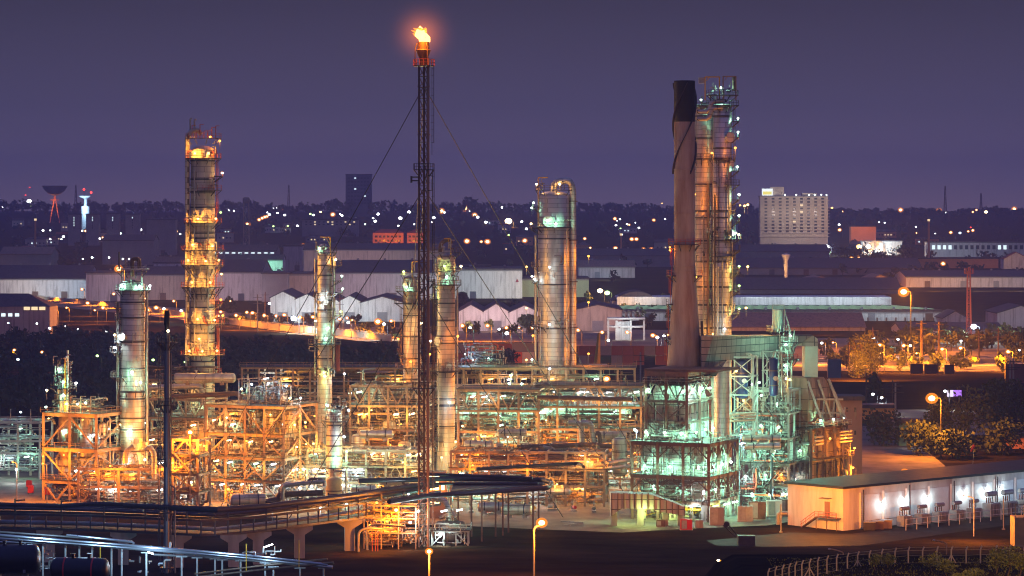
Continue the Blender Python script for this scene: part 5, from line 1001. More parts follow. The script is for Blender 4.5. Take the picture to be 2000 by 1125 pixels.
# ------------------------------------------------------------------ steel structures, racks and pipework
FRAMES = []
class Frame:
    """a steel structure on a turned grid: a runs along its long left-hand face, b along its right-hand face, from the near corner"""
    def __init__(s, name, label, cat, px, D, th, L1, L2, aa, bb, zs, mat, group=None):
        s.o = Vector((X(px, D), D, 0)); t = math.radians(th)
        s.u = Vector((-math.cos(t), math.sin(t), 0)); s.v = Vector((math.sin(t), math.cos(t), 0)); s.D = D
        s.aa = [L1 * k / aa for k in range(aa + 1)]; s.bb = [L2 * k / bb for k in range(bb + 1)]; s.zs = zs; s.mat = mat; s.L1 = L1; s.L2 = L2; s.n = 0; s.rest = MB(); FRAMES.append(s)
        s.t = thing(name, label, cat, s.o, group)
    def P(s, a, b, z): return s.o + s.u * a + s.v * b + Vector((0, 0, z))
    def posts(s, w=.5, z0=0, skip=()):
        for i, a in enumerate(s.aa):
            for j, b in enumerate(s.bb):
                if (i, j) in skip: continue
                m = MB(); m.bar(s.P(a, b, z0), s.P(a, b, s.zs[-1] + .02), w); m.build('post', s.mat, s.t, flat=True)
        return s
    def beams(s, h=.6, lv=None):
        for z in (lv or s.zs):
            for j, b in enumerate(s.bb):
                m = MB(); m.bar(s.P(-.26, b, z - h / 2 - .003 * j), s.P(s.L1 + .26, b, z - h / 2 - .003 * j), .34, h); m.build('beam', s.mat, s.t, flat=True)
            for i, a in enumerate(s.aa):
                m = MB(); m.bar(s.P(a, 0, z - h / 2 - .02), s.P(a, s.L2, z - h / 2 - .02), .3, h * .9); m.build('crossbeam', s.mat, s.t, flat=True)
        return s
    def deck(s, z, a0=None, a1=None, b0=None, b1=None, mat=None, rail=True, railmat=None):
        a0 = -.5 if a0 is None else a0; a1 = s.L1 + .5 if a1 is None else a1; b0 = -.5 if b0 is None else b0; b1 = s.L2 + .5 if b1 is None else b1
        m = MB(); m.prism([s.P(a0, b0, z + .01), s.P(a1, b0, z + .01), s.P(a1, b1, z + .01), s.P(a0, b1, z + .01)], (0, 0, .12)); m.build('deck', mat or deck_mat, s.t, flat=True)
        if rail: s.rail(z + .13, [(a1, b0), (a0, b0), (a0, b1)], railmat)
        return s
    def rail(s, z, pts, mat=None):
        m = MB()
        for p, q in zip(pts, pts[1:]):
            P, Q = s.P(p[0], p[1], z), s.P(q[0], q[1], z); n = max(1, int((Q - P).length / 1.8))
            for k in range(n + 1): r_ = P.lerp(Q, k / n); m.bar(r_, r_ + Vector((0, 0, 1.1)), .07)
            for h in (.55, 1.1): m.bar(P + Vector((0, 0, h)), Q + Vector((0, 0, h)), .065)
        m.build('handrail', mat or s.mat, s.t, flat=True); return s
    def brace(s, kind, face, i, z0, z1, w=.28, at=0):
        """face 'u': bay i of the long face at b=at; face 'v': bay i of the right face at a=at"""
        g = (lambda k, z: s.P(s.aa[k], at, z)) if face == 'u' else (lambda k, z: s.P(at, s.bb[k], z))
        A, B, Cc, Dd = g(i, z0), g(i + 1, z0), g(i, z1), g(i + 1, z1); M = (Cc + Dd) / 2; N = (A + B) / 2
        segs = {'x': [(A, Dd), (B, Cc)], '/': [(A, Dd)], '\\': [(B, Cc)], 'v': [(A, M), (B, M)], '^': [(Cc, N), (Dd, N)]}[kind]
        for p, q in segs: m = MB(); m.bar(p, q, w); m.build('brace', s.mat, s.t, flat=True)
        return s
    def lamps(s, pts, off=(0, 0, 0), r=.28):
        for a, b, z, k, p in pts:
            q = s.P(a, b, z)
            if r > .3: bulb(s.t, q, r, k)
            else: m = MB(); m.ball(q, r, 8, 5, .8); m.build('lamp', EM[k], s.t)
            if p: light(q + Vector((0, -r * .6, -r * 1.15 - .2)), k, p, s.t)
        return s
    def tubes(s, pts):
        """fluorescent battens"""
        for a, b, z, k, p in pts:
            q = s.P(a, b, z); m = MB(); m.bar(q - s.u * .6 + Vector((0, 0, .12)), q + s.u * .6 - Vector((0, 0, .12)), .27); m.build('lamp', EM[k], s.t, flat=True)
            if p: light(q + Vector((0, 0, -.35)), k, p, s.t)
        return s
    def pipes(s, n, seed, a0, a1, b0, b1, z0, z1, mats, rs=(.08, .13, .2, .3), vert=.35, segs=(1, 4), flange=True):
        rnd = random.Random(seed)
        for _ in range(n):
            p = [rnd.uniform(a0, a1), rnd.uniform(b0, b1), rnd.uniform(z0, z1)]; pts = [tuple(p)]; r = rnd.choice(rs); ax = 2 if rnd.random() < vert else (0 if rnd.random() < .7 else 1)
            for k in range(rnd.randint(*segs)):
                lo, hi = ((a0, a1), (b0, b1), (z0, z1))[ax]; span = hi - lo; d = rnd.choice((-1, 1)) * rnd.uniform(.15, .6 if ax != 0 else .75) * span
                if not lo <= p[ax] + d <= hi: d = -d
                p[ax] = min(hi, max(lo, p[ax] + d)); pts.append(tuple(p)); ax = rnd.choice([q for q in (0, 1, 2) if q != ax])
            P = [s.P(*q) for q in pts]; P = [q for i, q in enumerate(P) if i == 0 or (q - P[i - 1]).length > r * 2.5]
            if len(P) < 2: continue
            s.n += 1; m = MB() if s.n <= 95 else s.rest; m.tube(P, r, 8, bend=r * 2.4)
            if flange:
                for A, B in zip(P, P[1:]):
                    L_ = (B - A).length
                    if L_ > 1.5:
                        d = (B - A) / L_
                        for q in [rnd.uniform(.15, .85) for _ in range(1 + int(L_ > 5))]:
                            c = A + (B - A) * q; m.tube([c - d * .12, c + d * .12], r * 1.7, 8)
                            if rnd.random() < .35: m.tube([c, c + Vector((0, 0, r + .5))], .06, 5); m.tube([c + Vector((0, 0, r + .45)), c + Vector((0, 0, r + .52))], .3, 10)
            if m is not s.rest: m.build('pipe', rnd.choice(mats), s.t)
        return s
    def fine(s, n, seed, a0, a1, b0, b1, z0, z1):
        """the tangle nobody could count: small-bore lines, drops, valves, instrument boxes, conduit"""
        rnd = random.Random(seed); m = s.rest
        for _ in range(n):
            a, b, z = rnd.uniform(a0, a1), rnd.uniform(b0, b1), rnd.uniform(z0, z1); r = rnd.choice((.035, .05, .05, .08)); k = rnd.random()
            if k < .45: m.tube([s.P(a, b, z), s.P(a, b, max(z0, z - rnd.uniform(.8, 4)))], r, 5)
            elif k < .75:
                da = rnd.uniform(-3, 3); dz = rnd.uniform(-2, 2); m.tube([s.P(a, b, z), s.P(a + da, b, z), s.P(a + da, b, z + dz)], r, 5, bend=.15)
            elif k < .85: q = s.P(a, b, z); m.box(q.x - .25, q.x + .25, q.y - .15, q.y + .15, q.z - .3, q.z + .3)
            elif k < .95: q = s.P(a, b, z); m.lathe([(.05, -.06), (.28, -.05), (.28, .05), (.05, .06)], 8, q, 'x', rnd.uniform(0, 3)); m.tube([q, q + Vector((0, 0, -.9))], .07, 5)
            else: m.bar(s.P(a, b, z), s.P(a + rnd.uniform(1, 4), b, z), .3, .08)
        return s
def vdrum(label, p, r, h, mat, legs=.0, name='vertical_vessel', group=None, cone=False, parts=True):
    p = Vector(p); t = thing(name, label, 'vessel', p, group); z = p.z + legs
    m = MB(); pr = []
    if cone: pr = [(.35, z - 2.2), (.4, z - 2.0), (r, z)]
    else: pr = [(max(.05, r * math.sin(math.pi / 2 * k / 5)), z + r * .5 - r * .5 * math.cos(math.pi / 2 * k / 5)) for k in range(6)]
    top = z + h; pr += [(r, top)] + [(max(.05, r * math.cos(math.pi / 2 * k / 5)), top + r * .5 * math.sin(math.pi / 2 * k / 5)) for k in range(1, 6)]
    m.lathe(pr, 28, (p.x, p.y, 0)); m.build('shell', mat, t)
    for k in range(2): band(t, (p.x, p.y), r, z + h * (.3 + .4 * k), steel_brown, .25)
    m = MB(); m.tube([(p.x, p.y, top + r * .45), (p.x, p.y, top + r * .5 + 1.2), (p.x + r + .8, p.y - .3, top + r * .5 + 1.2), (p.x + r + .8, p.y - .3, z)], .18, 8, bend=.5); m.build('nozzle_pipe', pipe_pale, t)
    manway(t, (p.x, p.y), r, -80, z + h * .5, .4)
    if legs:
        for k in range(4): a = math.radians(45 + 90 * k); m = MB(); m.bar((p.x + r * .85 * math.cos(a), p.y + r * .85 * math.sin(a), p.z), (p.x + r * .85 * math.cos(a), p.y + r * .85 * math.sin(a), z + .6), .25); m.build('leg', steel_tan, t, flat=True)
    return t
def hdrum(label, p, r, L_, rot, mat, name='horizontal_vessel', group=None, saddle=None, bandm=None):
    p = Vector(p); t = thing(name, label, 'vessel', (p.x, p.y, p.z - r - .5), group)
    pr = [(max(.05, r * math.sin(math.pi / 2 * k / 6)), -L_ / 2 - r * .5 * math.cos(math.pi / 2 * k / 6)) for k in range(7)] + [(max(.05, r * math.cos(math.pi / 2 * k / 6)), L_ / 2 + r * .5 * math.sin(math.pi / 2 * k / 6)) for k in range(7)]
    m = MB(); m.lathe(pr, 28, p, 'x', math.radians(rot)); m.build('shell', mat, t)
    d = Vector((math.cos(math.radians(rot)), math.sin(math.radians(rot)), 0)); e = Vector((-d.y, d.x, 0))
    for k in (-.3, .3):
        q = p + d * L_ * k; m = MB(); m.bar(q - e * r * .8 + Vector((0, 0, -r * .75)), q + e * r * .8 + Vector((0, 0, -r * .75)), .4, .5); m.bar(q + Vector((0, 0, -r - .6)), q + Vector((0, 0, -r * .6)), 1.0, .5); m.build('saddle', saddle or concrete, t, flat=True)
        m = MB(); m.lathe([(r + .015, -.12), (r + .05, -.12), (r + .05, .12), (r + .015, .12)], 28, q, 'x', math.radians(rot)); m.build('girth_band', bandm or steel_dark, t)
    for k in (-.15, .2):
        q = p + d * L_ * k; m = MB(); m.tube([q + Vector((0, 0, r * .9)), q + Vector((0, 0, r + .6))], .25, 10); m.tube([q + Vector((0, 0, r + .5)), q + Vector((0, 0, r + .65))], .4, 10); m.build('nozzle', mat, t)
    return t
def pump(p, rot, t_label, mat, seed=0):
    p = Vector(p); t = thing('pump', t_label, 'pump', p, 'pumps of the works'); d = Vector((math.cos(rot), math.sin(rot), 0))
    m = MB(); m.bar(p - d * 1.2 + Vector((0, 0, .15)), p + d * 1.2 + Vector((0, 0, .15)), .9, .3); m.build('base', concrete, t, flat=True)
    m = MB(); m.tube([p - d * 1.1 + Vector((0, 0, .85)), p - d * .1 + Vector((0, 0, .85))], .38, 12); m.build('motor', mat, t)
    m = MB(); m.tube([p + d * .2 + Vector((0, 0, .8)), p + d * .7 + Vector((0, 0, .8))], .45, 12); m.tube([p + d * .45 + Vector((0, 0, .8)), p + d * .45 + Vector((0, 0, 2.6))], .14, 8); m.build('casing', pipe_grey, t)
def ipipe(label, pts, r, mat, name='process_pipe', bend=None, n=12, flanges=3):
    P = [Vector(p) for p in pts]; a = P[0]; m = MB(); m.tube(P, r, n, bend=bend if bend is not None else r * 2.5)
    for A, B in zip(P, P[1:]):
        L_ = (B - A).length
        if L_ < 3: continue
        d = (B - A) / L_
        for k in range(flanges): c = A + (B - A) * ((k + .5) / flanges); m.tube([c - d * .1, c + d * .1], r * 1.35, n)
    o = m.build(name, mat, None, at=a); tag(o, label, 'pipe', 'large single pipes of the works'); return o
PM = (pipe_pale, pipe_grey, pipe_brown, pipe_silver, steel_tan); PD = (pipe_pale, pipe_pale, pipe_grey, pipe_silver)
def zf(py, D): return Z(py, D)
# ---------- unit at far left: tan frame on four posts
f = Frame('vessel_structure', 'tan steel vessel frame at far left, open on four tall posts', 'steel structure', 188, 645, 25, 14.0, 13.0, 2, 1, [zf(1000, 645) * 0 + 4.6, 11.8, 19.6], steel_tan)
f.posts(.56).beams(.8).deck(11.8).deck(19.6).deck(4.6, mat=deck_mat)
for i in (0, 1):
    f.brace('\\' if i else '/', 'u', i, 11.8, 18.8, .32).brace('^', 'u', i, 0, 3.9, .34).brace('/' if i else '\\', 'u', i, 4.6, 11.0, .32)
f.brace('x', 'v', 0, 4.6, 11, .3).brace('/', 'v', 0, 11.8, 18.8, .3).brace('\\', 'u', 0, 11.8, 18.8, .26, 13).brace('/', 'u', 1, 4.6, 11, .26, 13)
f.pipes(46, 1, .5, 13.5, 2, 12, .6, 4.4, PM, segs=(2, 5)).pipes(26, 2, .5, 13.5, 2, 12, 5.2, 11.4, PD).pipes(18, 3, .5, 13.5, 2, 12, 12.6, 19, PD, vert=.6)
f.tubes([(10.5, 3, 15.4, 'green', 180), (3.5, 4, 14.6, 'white', 145), (7, 6, 16.8, 'green', 225), (1.5, 7, 15.8, 'green', 150), (12, 8, 8.4, 'white', 121), (7, 3, 6.6, 'white', 254), (3, 4, 6.4, 'white', 254), (10, 6, 7.2, 'green', 225)])
f.lamps([(13.6, .4, 20.8, 'green', 127), (12, 6, 22.2, 'green', 150), (8.5, 1, 21.6, 'warm', 330), (6, 1.5, 21.6, 'warm', 330), (3.2, .6, 22.0, 'green', 150), (2.5, -.6, 3.6, 'sodium', 965), (6, 3, 3.4, 'sodium', 827), (11, 5, 3.6, 'white', 157), (0, 8, 3.4, 'warm', 450)])
f.pipes(26, 4, .5, 13.5, .5, 11, 20.2, 23.2, (steel_tan, pipe_pale, pipe_grey), vert=.5, segs=(1, 3))
L0 = f
f.fine(220, 301, 0, 14, -.4, 12, .3, 23)

for q_, a_, b_ in ((8, 9, -6), (2, -8, -5), (1, 17, -6), (6, -17, 2)):  # lamps added to throw orange light on the yard
    g_ = thing('yard_lamp', 'orange lamp added to light the yard before the far left frame', 'street lamp', f.P(a_, b_, 0)); h_ = f.P(a_, b_, 8.5); m = MB(); m.tube([f.P(a_, b_, 0), f.P(a_, b_, 8.6), f.P(a_ + .9, b_, 8.9)], .09, 7, bend=.4); m.build('pole', steel_tan, g_)
    m = MB(); m.ball(f.P(a_ + 1.1, b_, 8.8), .24, 8, 5, .6); m.build('lamp', EM['sodium'], g_); light(f.P(a_ + 1.1, b_, 8.4), 'sodium', 1500, g_)
for i in range(4): m = MB(); m.bar(f.P(10 - i * 2.6, 1, 19.7), f.P(10 - i * 2.6, 1, 23.4), .2); m.bar(f.P(10 - i * 2.6, 1, 23.4), f.P(8.6 - i * 2.6, 1, 23.4), .18); m.build('pipe_stanchion', steel_tan, f.t, flat=True)
vdrum('brown insulated drum with a cone bottom inside the far left frame', f.P(11.2, 5, 10.2), 1.75, 8.2, paint('brown_insulation', (.30, .2, .15), .6, 0, .3, .6), 0, cone=True)
vdrum('silver drum lit white in the middle of the far left frame', f.P(5.8, 5, 6.0), 1.5, 12, clad); vdrum('thin silver drum at the right of the far left frame', f.P(1.6, 5, 6), .9, 11, clad)
vdrum('brown drum on the lower floor of the far left frame', f.P(11.2, 5, 4.9), 1.8, 3.6, clad_warm, cone=False)
t, c, R = tower('small ragged scrubber column on the far left frame roof, lit white-green', 123, 21, 712, 652, steel_pale, plats=[(757, -180, 0, 1, 1.6), (728, -180, 0, 1, .6), (780, -160, -20, 1, .8)],
    lamps=[(720, -110, 'green', 260, 1, .7), (748, -5, 'white', 200, 1, 1.8), (762, 185, 'warm', 120, 1, 2.4), (770, -80, 'green', 195), (745, -80, 'green', 195)], ladders=[(-10, 780, 735)], bands=[735, 760], z0=19.7, seed=21, name='scrubber_column', busy=((757, 12), (728, 10), (712, 5)))
m = MB(); m.tube([(c[0] + 1.2, c[1] - 1, 19.8), (c[0] + 1.2, c[1] - 1, Z(684, 652))], .28, 8); m.build('vent_pipe', steel_pale, t)
m = MB(); m.tube([(c[0] + .7, c[1] - 1.6, 19.8), (c[0] + .7, c[1] - 1.6, Z(700, 652)), (c[0] + .3, c[1] - 1.6, Z(699, 652))], .16, 8); m.build('lifting_davit', yellow_paint, t)
# ---------- low pipe racks at the extreme left
f = Frame('pipe_rack', 'low pale pipe rack at the left edge, lit white', 'pipe rack', 78, 700, 8, 22, 10, 4, 1, [6.5, 9.5, 14], steel_pale)
f.posts(.5).beams(.5); f.pipes(40, 5, 0, 22, .5, 9.5, 1, 9, (pipe_pale, steel_pale, pipe_grey, pipe_silver), vert=.25); f.pipes(14, 6, 0, 22, 0, 9.5, 9.5, 14.5, (pipe_silver, pipe_grey), vert=.1)
f.tubes([(3, -1, 5.5, 'green', 240), (9, 2, 6, 'white', 254), (15, 1, 5.5, 'green', 300), (19, 3, 5, 'green', 240), (6, 3, 12, 'green', 150), (13, -.4, 3, 'white', 314)])
f.lamps([(4.8, 0, 16.2, 'blue', 60), (12, 2, 10.5, 'white', 96)])
for i in range(5): m = MB(); m.bar(f.P(2 + i * 5, -1, 14), f.P(2 + i * 5, -1, 17), .2); m.build('stanchion', steel_grey, f.t, flat=True)
for zz in (12.6, 13.6, 15.2): m = MB(); m.bar(f.P(-1, -1, zz), f.P(23, -1, zz - .4), .22); m.build('cable_tray', steel_grey, f.t, flat=True)
# ---------- mid-left: orange frame behind the vent stack and the horizontal drum deck
f = Frame('furnace_structure', 'brown steel frame between left column and golden column', 'steel structure', 400, 690, 20, 20, 12, 4, 1, [6, 11, 15.5, 20, 24.5], steel_tan)
f.posts(.45).beams(.55).deck(24.5, railmat=steel_brown).deck(15.5).deck(6)
for i in range(4): f.brace('v' if i % 2 else '^', 'u', i, 15.5, 20, .26).brace('x' if i == 1 else '/', 'u', i, 20, 24, .24).brace('\\', 'u', i, 6, 11, .22)
f.fine(360, 305, 0, 20, -.6, 9, .3, 27).pipes(30, 7, 0, 20, 1, 11, .5, 6, PM).pipes(30, 8, 0, 20, .5, 11, 6.5, 15, PM).pipes(24, 9, 0, 20, 1, 11, 16, 24, PM); f.pipes(12, 10, 0, 20, 0, 10, 25, 27.5, (steel_tan, pipe_brown), vert=.3)
f.tubes([(17, 2, 13.8, 'green', 225), (11, 3, 18.8, 'green', 225), (4, 2, 13.6, 'warm', 600), (8, 3, 22.8, 'warm', 600), (15, 3, 23, 'warm', 390), (2, 3, 18.8, 'green', 225), (18, 2, 4.6, 'white', 254), (12, 1, 4.4, 'white', 254), (6, 1, 4.6, 'warm', 630), (2, 1, 9, 'sodium', 1150), (9, 1, 9.4, 'sodium', 1150), (14, 0, 10, 'warm', 600)])
hdrum('long pale horizontal drum lying on the roof between two columns', W(400, 738, 685) + Vector((0, 0, 0)), 1.15, 13.5, 0, clad_warm, bandm=clad_warm, saddle=steel_tan)
ipipe('pale pipe running behind the vent stack below the roof drum', [W(285, 758, 690), W(395, 753, 690), W(395, 790, 690)], .7, clad_dark)
ipipe('second pale pipe under the roof drum', [W(335, 775, 688), W(470, 768, 688), W(470, 800, 688)], .6, pipe_brown)
f = Frame('stair_frame', 'bright yellow-orange lit frame with a stair beside the vent stack', 'steel structure', 386, 625, 20, 6.0, 6, 1, 1, [4.2, 8.2, 12.2, 15.6], steel_tan)
f.posts(.5).beams(.5).deck(12.2).deck(8.2).deck(4.2)
f.brace('\\', 'u', 0, 8.2, 12, .3).brace('/', 'u', 0, 4.2, 8, .3).brace('v', 'u', 0, 12.2, 15.3, .3).brace('\\', 'u', 0, 0, 4, .3).brace('x', 'v', 0, 4.2, 12, .24)
for k in range(3):
    m = MB(); A, B = f.P(5 if k % 2 else 1, -1.2, 4.2 * k), f.P(1 if k % 2 else 5, -1.2, 4.2 * k + 4.1); m.bar(A, B, .8, .14); m.build('stair_flight', steel_tan, f.t, flat=True)
f.lamps([(1.0, -1.6, 17.2, 'sodium', 7359)], r=.75); f.lamps([(5.4, -1.2, 10.5, 'sodium', 1150), (3, 3, 6, 'warm', 600), (5, 2, 2.6, 'white', 242)]); f.pipes(24, 12, 0, 6, .5, 5.5, .5, 12, PM)
m = MB(); m.tube([f.P(1, -1.6, 0), f.P(1, -1.6, 16.6)], .12, 7); m.build('lamp_post', steel_tan, f.t)
# ---------- centre-left: big tan steel frame, corner towards us
f = Frame('process_structure', 'largest tan steel frame, its right-hand face bright orange, equipment on its roof', 'steel structure', 554, 640, 24, 19.5, 15.5, 4, 2, [5.2, 10.2, 15.4, 21.6], steel_tan)
f.posts(.48).beams(.62).deck(21.6, railmat=steel_brown).deck(15.4, railmat=steel_brown).deck(10.2).deck(5.2)
for z0, z1, ks in ((15.4, 20.8, '\\/^\\'), (10.2, 14.6, '/ v\\'), (5.2, 9.4, '\\x /'), (0, 4.4, '/ ^ ')):
    for i, k in enumerate(ks):
        if k != ' ': f.brace(k, 'u', i, z0, z1, .3)
for i in (0, 1):
    for z0, z1 in ((15.4, 20.8), (10.2, 14.6), (5.2, 9.4)): f.brace('\\' if i else '/', 'v', i, z0, z1, .34).brace('v', 'v', i, z0, z1, .2, 9.75)
f.pipes(52, 13, .3, 19, 1, 14.5, .5, 5, PM, segs=(2, 5)).pipes(46, 14, .3, 19, .8, 14.5, 5.6, 10, PM).pipes(34, 15, .3, 19, .8, 14.5, 10.6, 15.2, PM).pipes(22, 16, .3, 19, .8, 14.5, 16, 21, PM); f.pipes(34, 17, .5, 12, 1, 13, 22, 25.5, (steel_dark, pipe_grey, pipe_brown, steel_grey), vert=.5, segs=(1, 3))
f.tubes([(12.4, -.5, 17.4, 'green', 390), (3, 1, 8.8, 'white', 242), (8, 2, 8.6, 'green', 300), (14, 1, 8.8, 'green', 225), (17.6, 1, 9, 'warm', 600), (2, 1, 4, 'white', 254), (7, .6, 4, 'white', 254), (11, 1.5, 4, 'warm', 630), (16, 1, 3.8, 'white', 254), (18.6, .5, 3.8, 'sodium', 965), (4.5, 2, 13.6, 'warm', 630), (9.5, 2, 13.4, 'warm', 540), (15, 2, 13.6, 'warm', 630), (18.5, 2, 18, 'warm', 630), (14.8, 3, 19.4, 'sodium', 736), (5, 4, 18, 'sodium', 598)])
f.lamps([(-.6, 4, 17.4, 'gold', 1159), (-.6, 9, 17.6, 'gold', 972), (-.8, 3, 7.4, 'warm', 750), (-.8, 8, 7.2, 'warm', 750), (-.8, 12.5, 12.6, 'gold', 972), (-.6, 5, 12.4, 'gold', 935), (-.8, 6, 3.2, 'white', 302), (-.6, 12, 3, 'white', 302), (13.6, -.6, 3, 'sodium', 965), (19.8, -.6, 12.4, 'sodium', 1150)])
f.lamps([(11.2, 1, 25.2, 'green', 195), (8.6, 1, 26.3, 'blue', 220), (4.4, 1, 26.6, 'blue', 260), (1, 3, 26, 'blue', 90), (-1, 6, 23.2, 'white', 145), (-.5, 2, 23.4, 'warm', 300)])
m = MB()
for a in (11.5, 8.8, 4.6, 1): m.bar(f.P(a, .4, 21.7), f.P(a, .4, 27.4), .16)
m.bar(f.P(12, .4, 27.4), f.P(.4, .4, 28.2), .2); m.build('roof_frame', steel_grey, f.t, flat=True)
for k, (a, b, h, r_) in enumerate(((8, 6, 2.6, 1.0), (5.5, 5, 3.4, .8), (3, 5, 2.8, 1.1), (10.4, 6, 2.2, .8))): vdrum('small bluish drum on the roof of the largest tan frame', f.P(a, b, 21.75), r_, h, clad_dark)
for k, (a, b, z, h, r_) in enumerate(((6, 5, 15.6, 3.8, 1.3), (10, 6, 15.6, 3.6, 1.2), (1.6, 6, 10.4, 9, 1.35), (16, 6, 5.4, 3.4, 1.2), (12, 6, 10.4, 3.4, 1.0), (3.2, 10, 5.4, 8, 1.2))): vdrum('insulated vertical drum inside the largest tan frame', f.P(a, b, z), r_, h, clad if k % 2 else clad_warm, .6)
for k, (a, b, z) in enumerate(((15, 3, 17), (8, 3, 7), (14.5, 4, 12), (5, 3, 2.2), (12, 3, 2.2))): hdrum('insulated horizontal exchanger inside the largest tan frame', f.P(a, b, z), .8, 5.2, 180 - 24, clad_warm if k % 2 else pipe_pale)
BIG = f
f.fine(520, 302, 0, 19.5, -.6, 6, .3, 21).fine(160, 303, -1, 1.2, 0, 15, .3, 21).fine(120, 304, .5, 13, .5, 12, 21.8, 26.5)
def outer(f, pts, mat):  # lamps on arms, added to light the steel faces from outside
    for a, b, z, k, p in pts:
        A, B = (a, b - 2.4) if b <= 0 else (a - 2.4, b)
        f.lamps([(A, B, z, k, p)], r=.2); m = MB(); m.bar(f.P(A, B, z), f.P(a, b, z + .3), .1); m.build('fill_lamp_arm', mat, f.t, flat=True)
outer(BIG, [(2, 0, 20, 'gold', 340), (8, 0, 14, 'sodium', 400), (13, 0, 19, 'warm', 225), (17, 0, 14, 'sodium', 450), (5, 0, 8.5, 'gold', 297), (11, 0, 7.5, 'sodium', 350), (16, 0, 7, 'gold', 297), (0, 3, 19.5, 'sodium', 700), (0, 10, 19, 'sodium', 600), (0, 6, 13, 'gold', 425), (0, 11, 8, 'sodium', 500), (0, 3, 7, 'gold', 382)], steel_tan)
outer(L0, [(2, 0, 18.5, 'sodium', 350), (11, 0, 18.5, 'gold', 255), (7, 0, 10.5, 'sodium', 400), (12.5, 0, 10, 'sodium', 400), (0, 6, 17, 'gold', 255), (0, 8, 9, 'sodium', 350)], steel_tan)
# ---------- drum, pipes and squat vessel in front of it
hdrum('brown and green-lit horizontal drum at ground level before the largest tan frame', W(485, 977, 612), 1.45, 6.6, 12, clad_warm)
t = vdrum('squat yellow-lit vessel standing on a wide skirt under the slender column', Vector((X(652, 622), 622, 0)), 1.75, 7.0, paint('yellow_insulation', (.62, .46, .20), .6, 0, .3, .6), 0, name='skirted_vessel')
t, c, R = tower('short silver column above the yellow-lit vessel, lit greenish at its foot', 653, 31, 800, 640, clad, plats=[(822, -180, 0, 1, 1.2), (912, -180, 0, 1, 1.2)], lamps=[(790, -120, 'green', 200, 1, 1), (800, -30, 'white', 160, 1, 2), (893, -80, 'green', 520, 1, 1.5), (880, -40, 'lime', 420, 1, 2), (850, -60, 'white', 360, 1, 3)], ladders=[(188, 910, 825)], bands=[830, 850, 870, 890], z0=6.2, seed=23, name='short_column', busy=((800, 14), (822, 8)), dome=.25)
for k, pts in enumerate(([(552, 976), (552, 948), (634, 940), (634, 950)], [(520, 980), (545, 975), (545, 966), (632, 962)], [(547, 980), (547, 952), (560, 944), (570, 944)], [(600, 944), (606, 936), (630, 938)])): ipipe('fat orange-lit pipe at the foot of the yellow-lit vessel', [W(a, b, 608 + k) for a, b in pts], .42 if k != 1 else .65, (pipe_pale, pipe_brown)[k % 2])
# ---------- raised pipe racks through the middle of the works
def rack(label, px0, px1, yz, D, depth, zs, seed, n, mats, mat, lamps, truss=None, decks=(), th=6, bays=None, front=()):
    L1 = (px1 - px0) / S(D) / math.cos(math.radians(th)); f = Frame('pipe_rack', label, 'pipe rack', px1, D, th, L1, depth, bays or max(2, int(L1 / 4.2)), 1, zs, mat)
    f.posts(.5).beams(.5)
    for z in decks: f.deck(z)
    z0 = .6
    for k, z in enumerate(zs): f.pipes(n[k], seed + k, 0, L1, .3, depth - .3, z0, z - .5, mats, vert=.5, segs=(2, 4)); z0 = z + .35
    if truss:
        za, zb = truss
        for i in range(len(f.aa) - 1): f.brace('^' if i % 2 else 'v', 'u', i, za, zb, .28)
    f.fine(int(L1 * 11), seed + 9, 0, L1, -.7, depth * .6, .3, zs[-1] + 1.2)
    for i in range(len(f.aa) - 1):
        if (i + seed) % 3 == 0: f.brace('v' if i % 2 else '^', 'u', i, zs[0], zs[1], .18)
    rnd = random.Random(seed)
    for a, b, z, k, p in lamps: f.tubes([(a * L1, b, z, k, p * (2 if k in ('sodium', 'gold', 'warm') else 1.1))])
    for q in front:  # arm lamps added to brighten the front of the rack
        f.lamps([(q[0] * L1, -2.2, q[1], q[2], q[3])], r=.2)
        m = MB(); m.bar(f.P(q[0] * L1, -2.2, q[1]), f.P(q[0] * L1, 0, q[1] + .3), .1); m.build('fill_lamp_arm', mat, f.t, flat=True)
    return f
def rl(rnd, n, zs, kinds, p, depth): return [(rnd.uniform(.03, .97), rnd.uniform(-.4, depth * .6), rnd.choice(zs), rnd.choice(kinds), p * rnd.uniform(.7, 1.4)) for _ in range(n)]
R_ = random.Random(5)
rack('orange-lit pipe rack with a truss between short column and flare stack', 683, 832, 0, 668, 12, [5, 9.5, 14.5, 20, 24.6], 31, (34, 30, 26, 22, 8), PM, steel_tan, rl(R_, 9, (3.8, 8.2), ('green', 'gold', 'white'), 330, 12) + rl(R_, 7, (13.4, 17.8), ('gold', 'warm', 'sodium'), 480, 8) + [(.88, 0, 23, 'green', 150)], (20.2, 24.2), (14.5, 9.5, 20), front=((.2, 18, 'gold', 327), (.7, 19, 'gold', 327), (.45, 11, 'sodium', 385), (.9, 12, 'gold', 280)))
rack('pipe rack right of the amber column, lit green above and orange below', 895, 1052, 0, 672, 14, [5, 9.5, 13.8, 18.6, 23.4], 41, (34, 30, 30, 22, 14), PM, steel_tan, rl(R_, 10, (3.8, 8.2), ('green', 'sodium', 'white'), 330, 12) + rl(R_, 7, (12.4,), ('sodium', 'gold', 'green'), 500, 8) + rl(R_, 6, (17, 21.6), ('green', 'green', 'white'), 420, 8), (18.8, 23.0), (9.5, 18.6, 23.4), front=((.15, 16, 'gold', 327), (.6, 21, 'warm', 206), (.8, 12, 'sodium', 495), (.35, 9, 'gold', 327)))
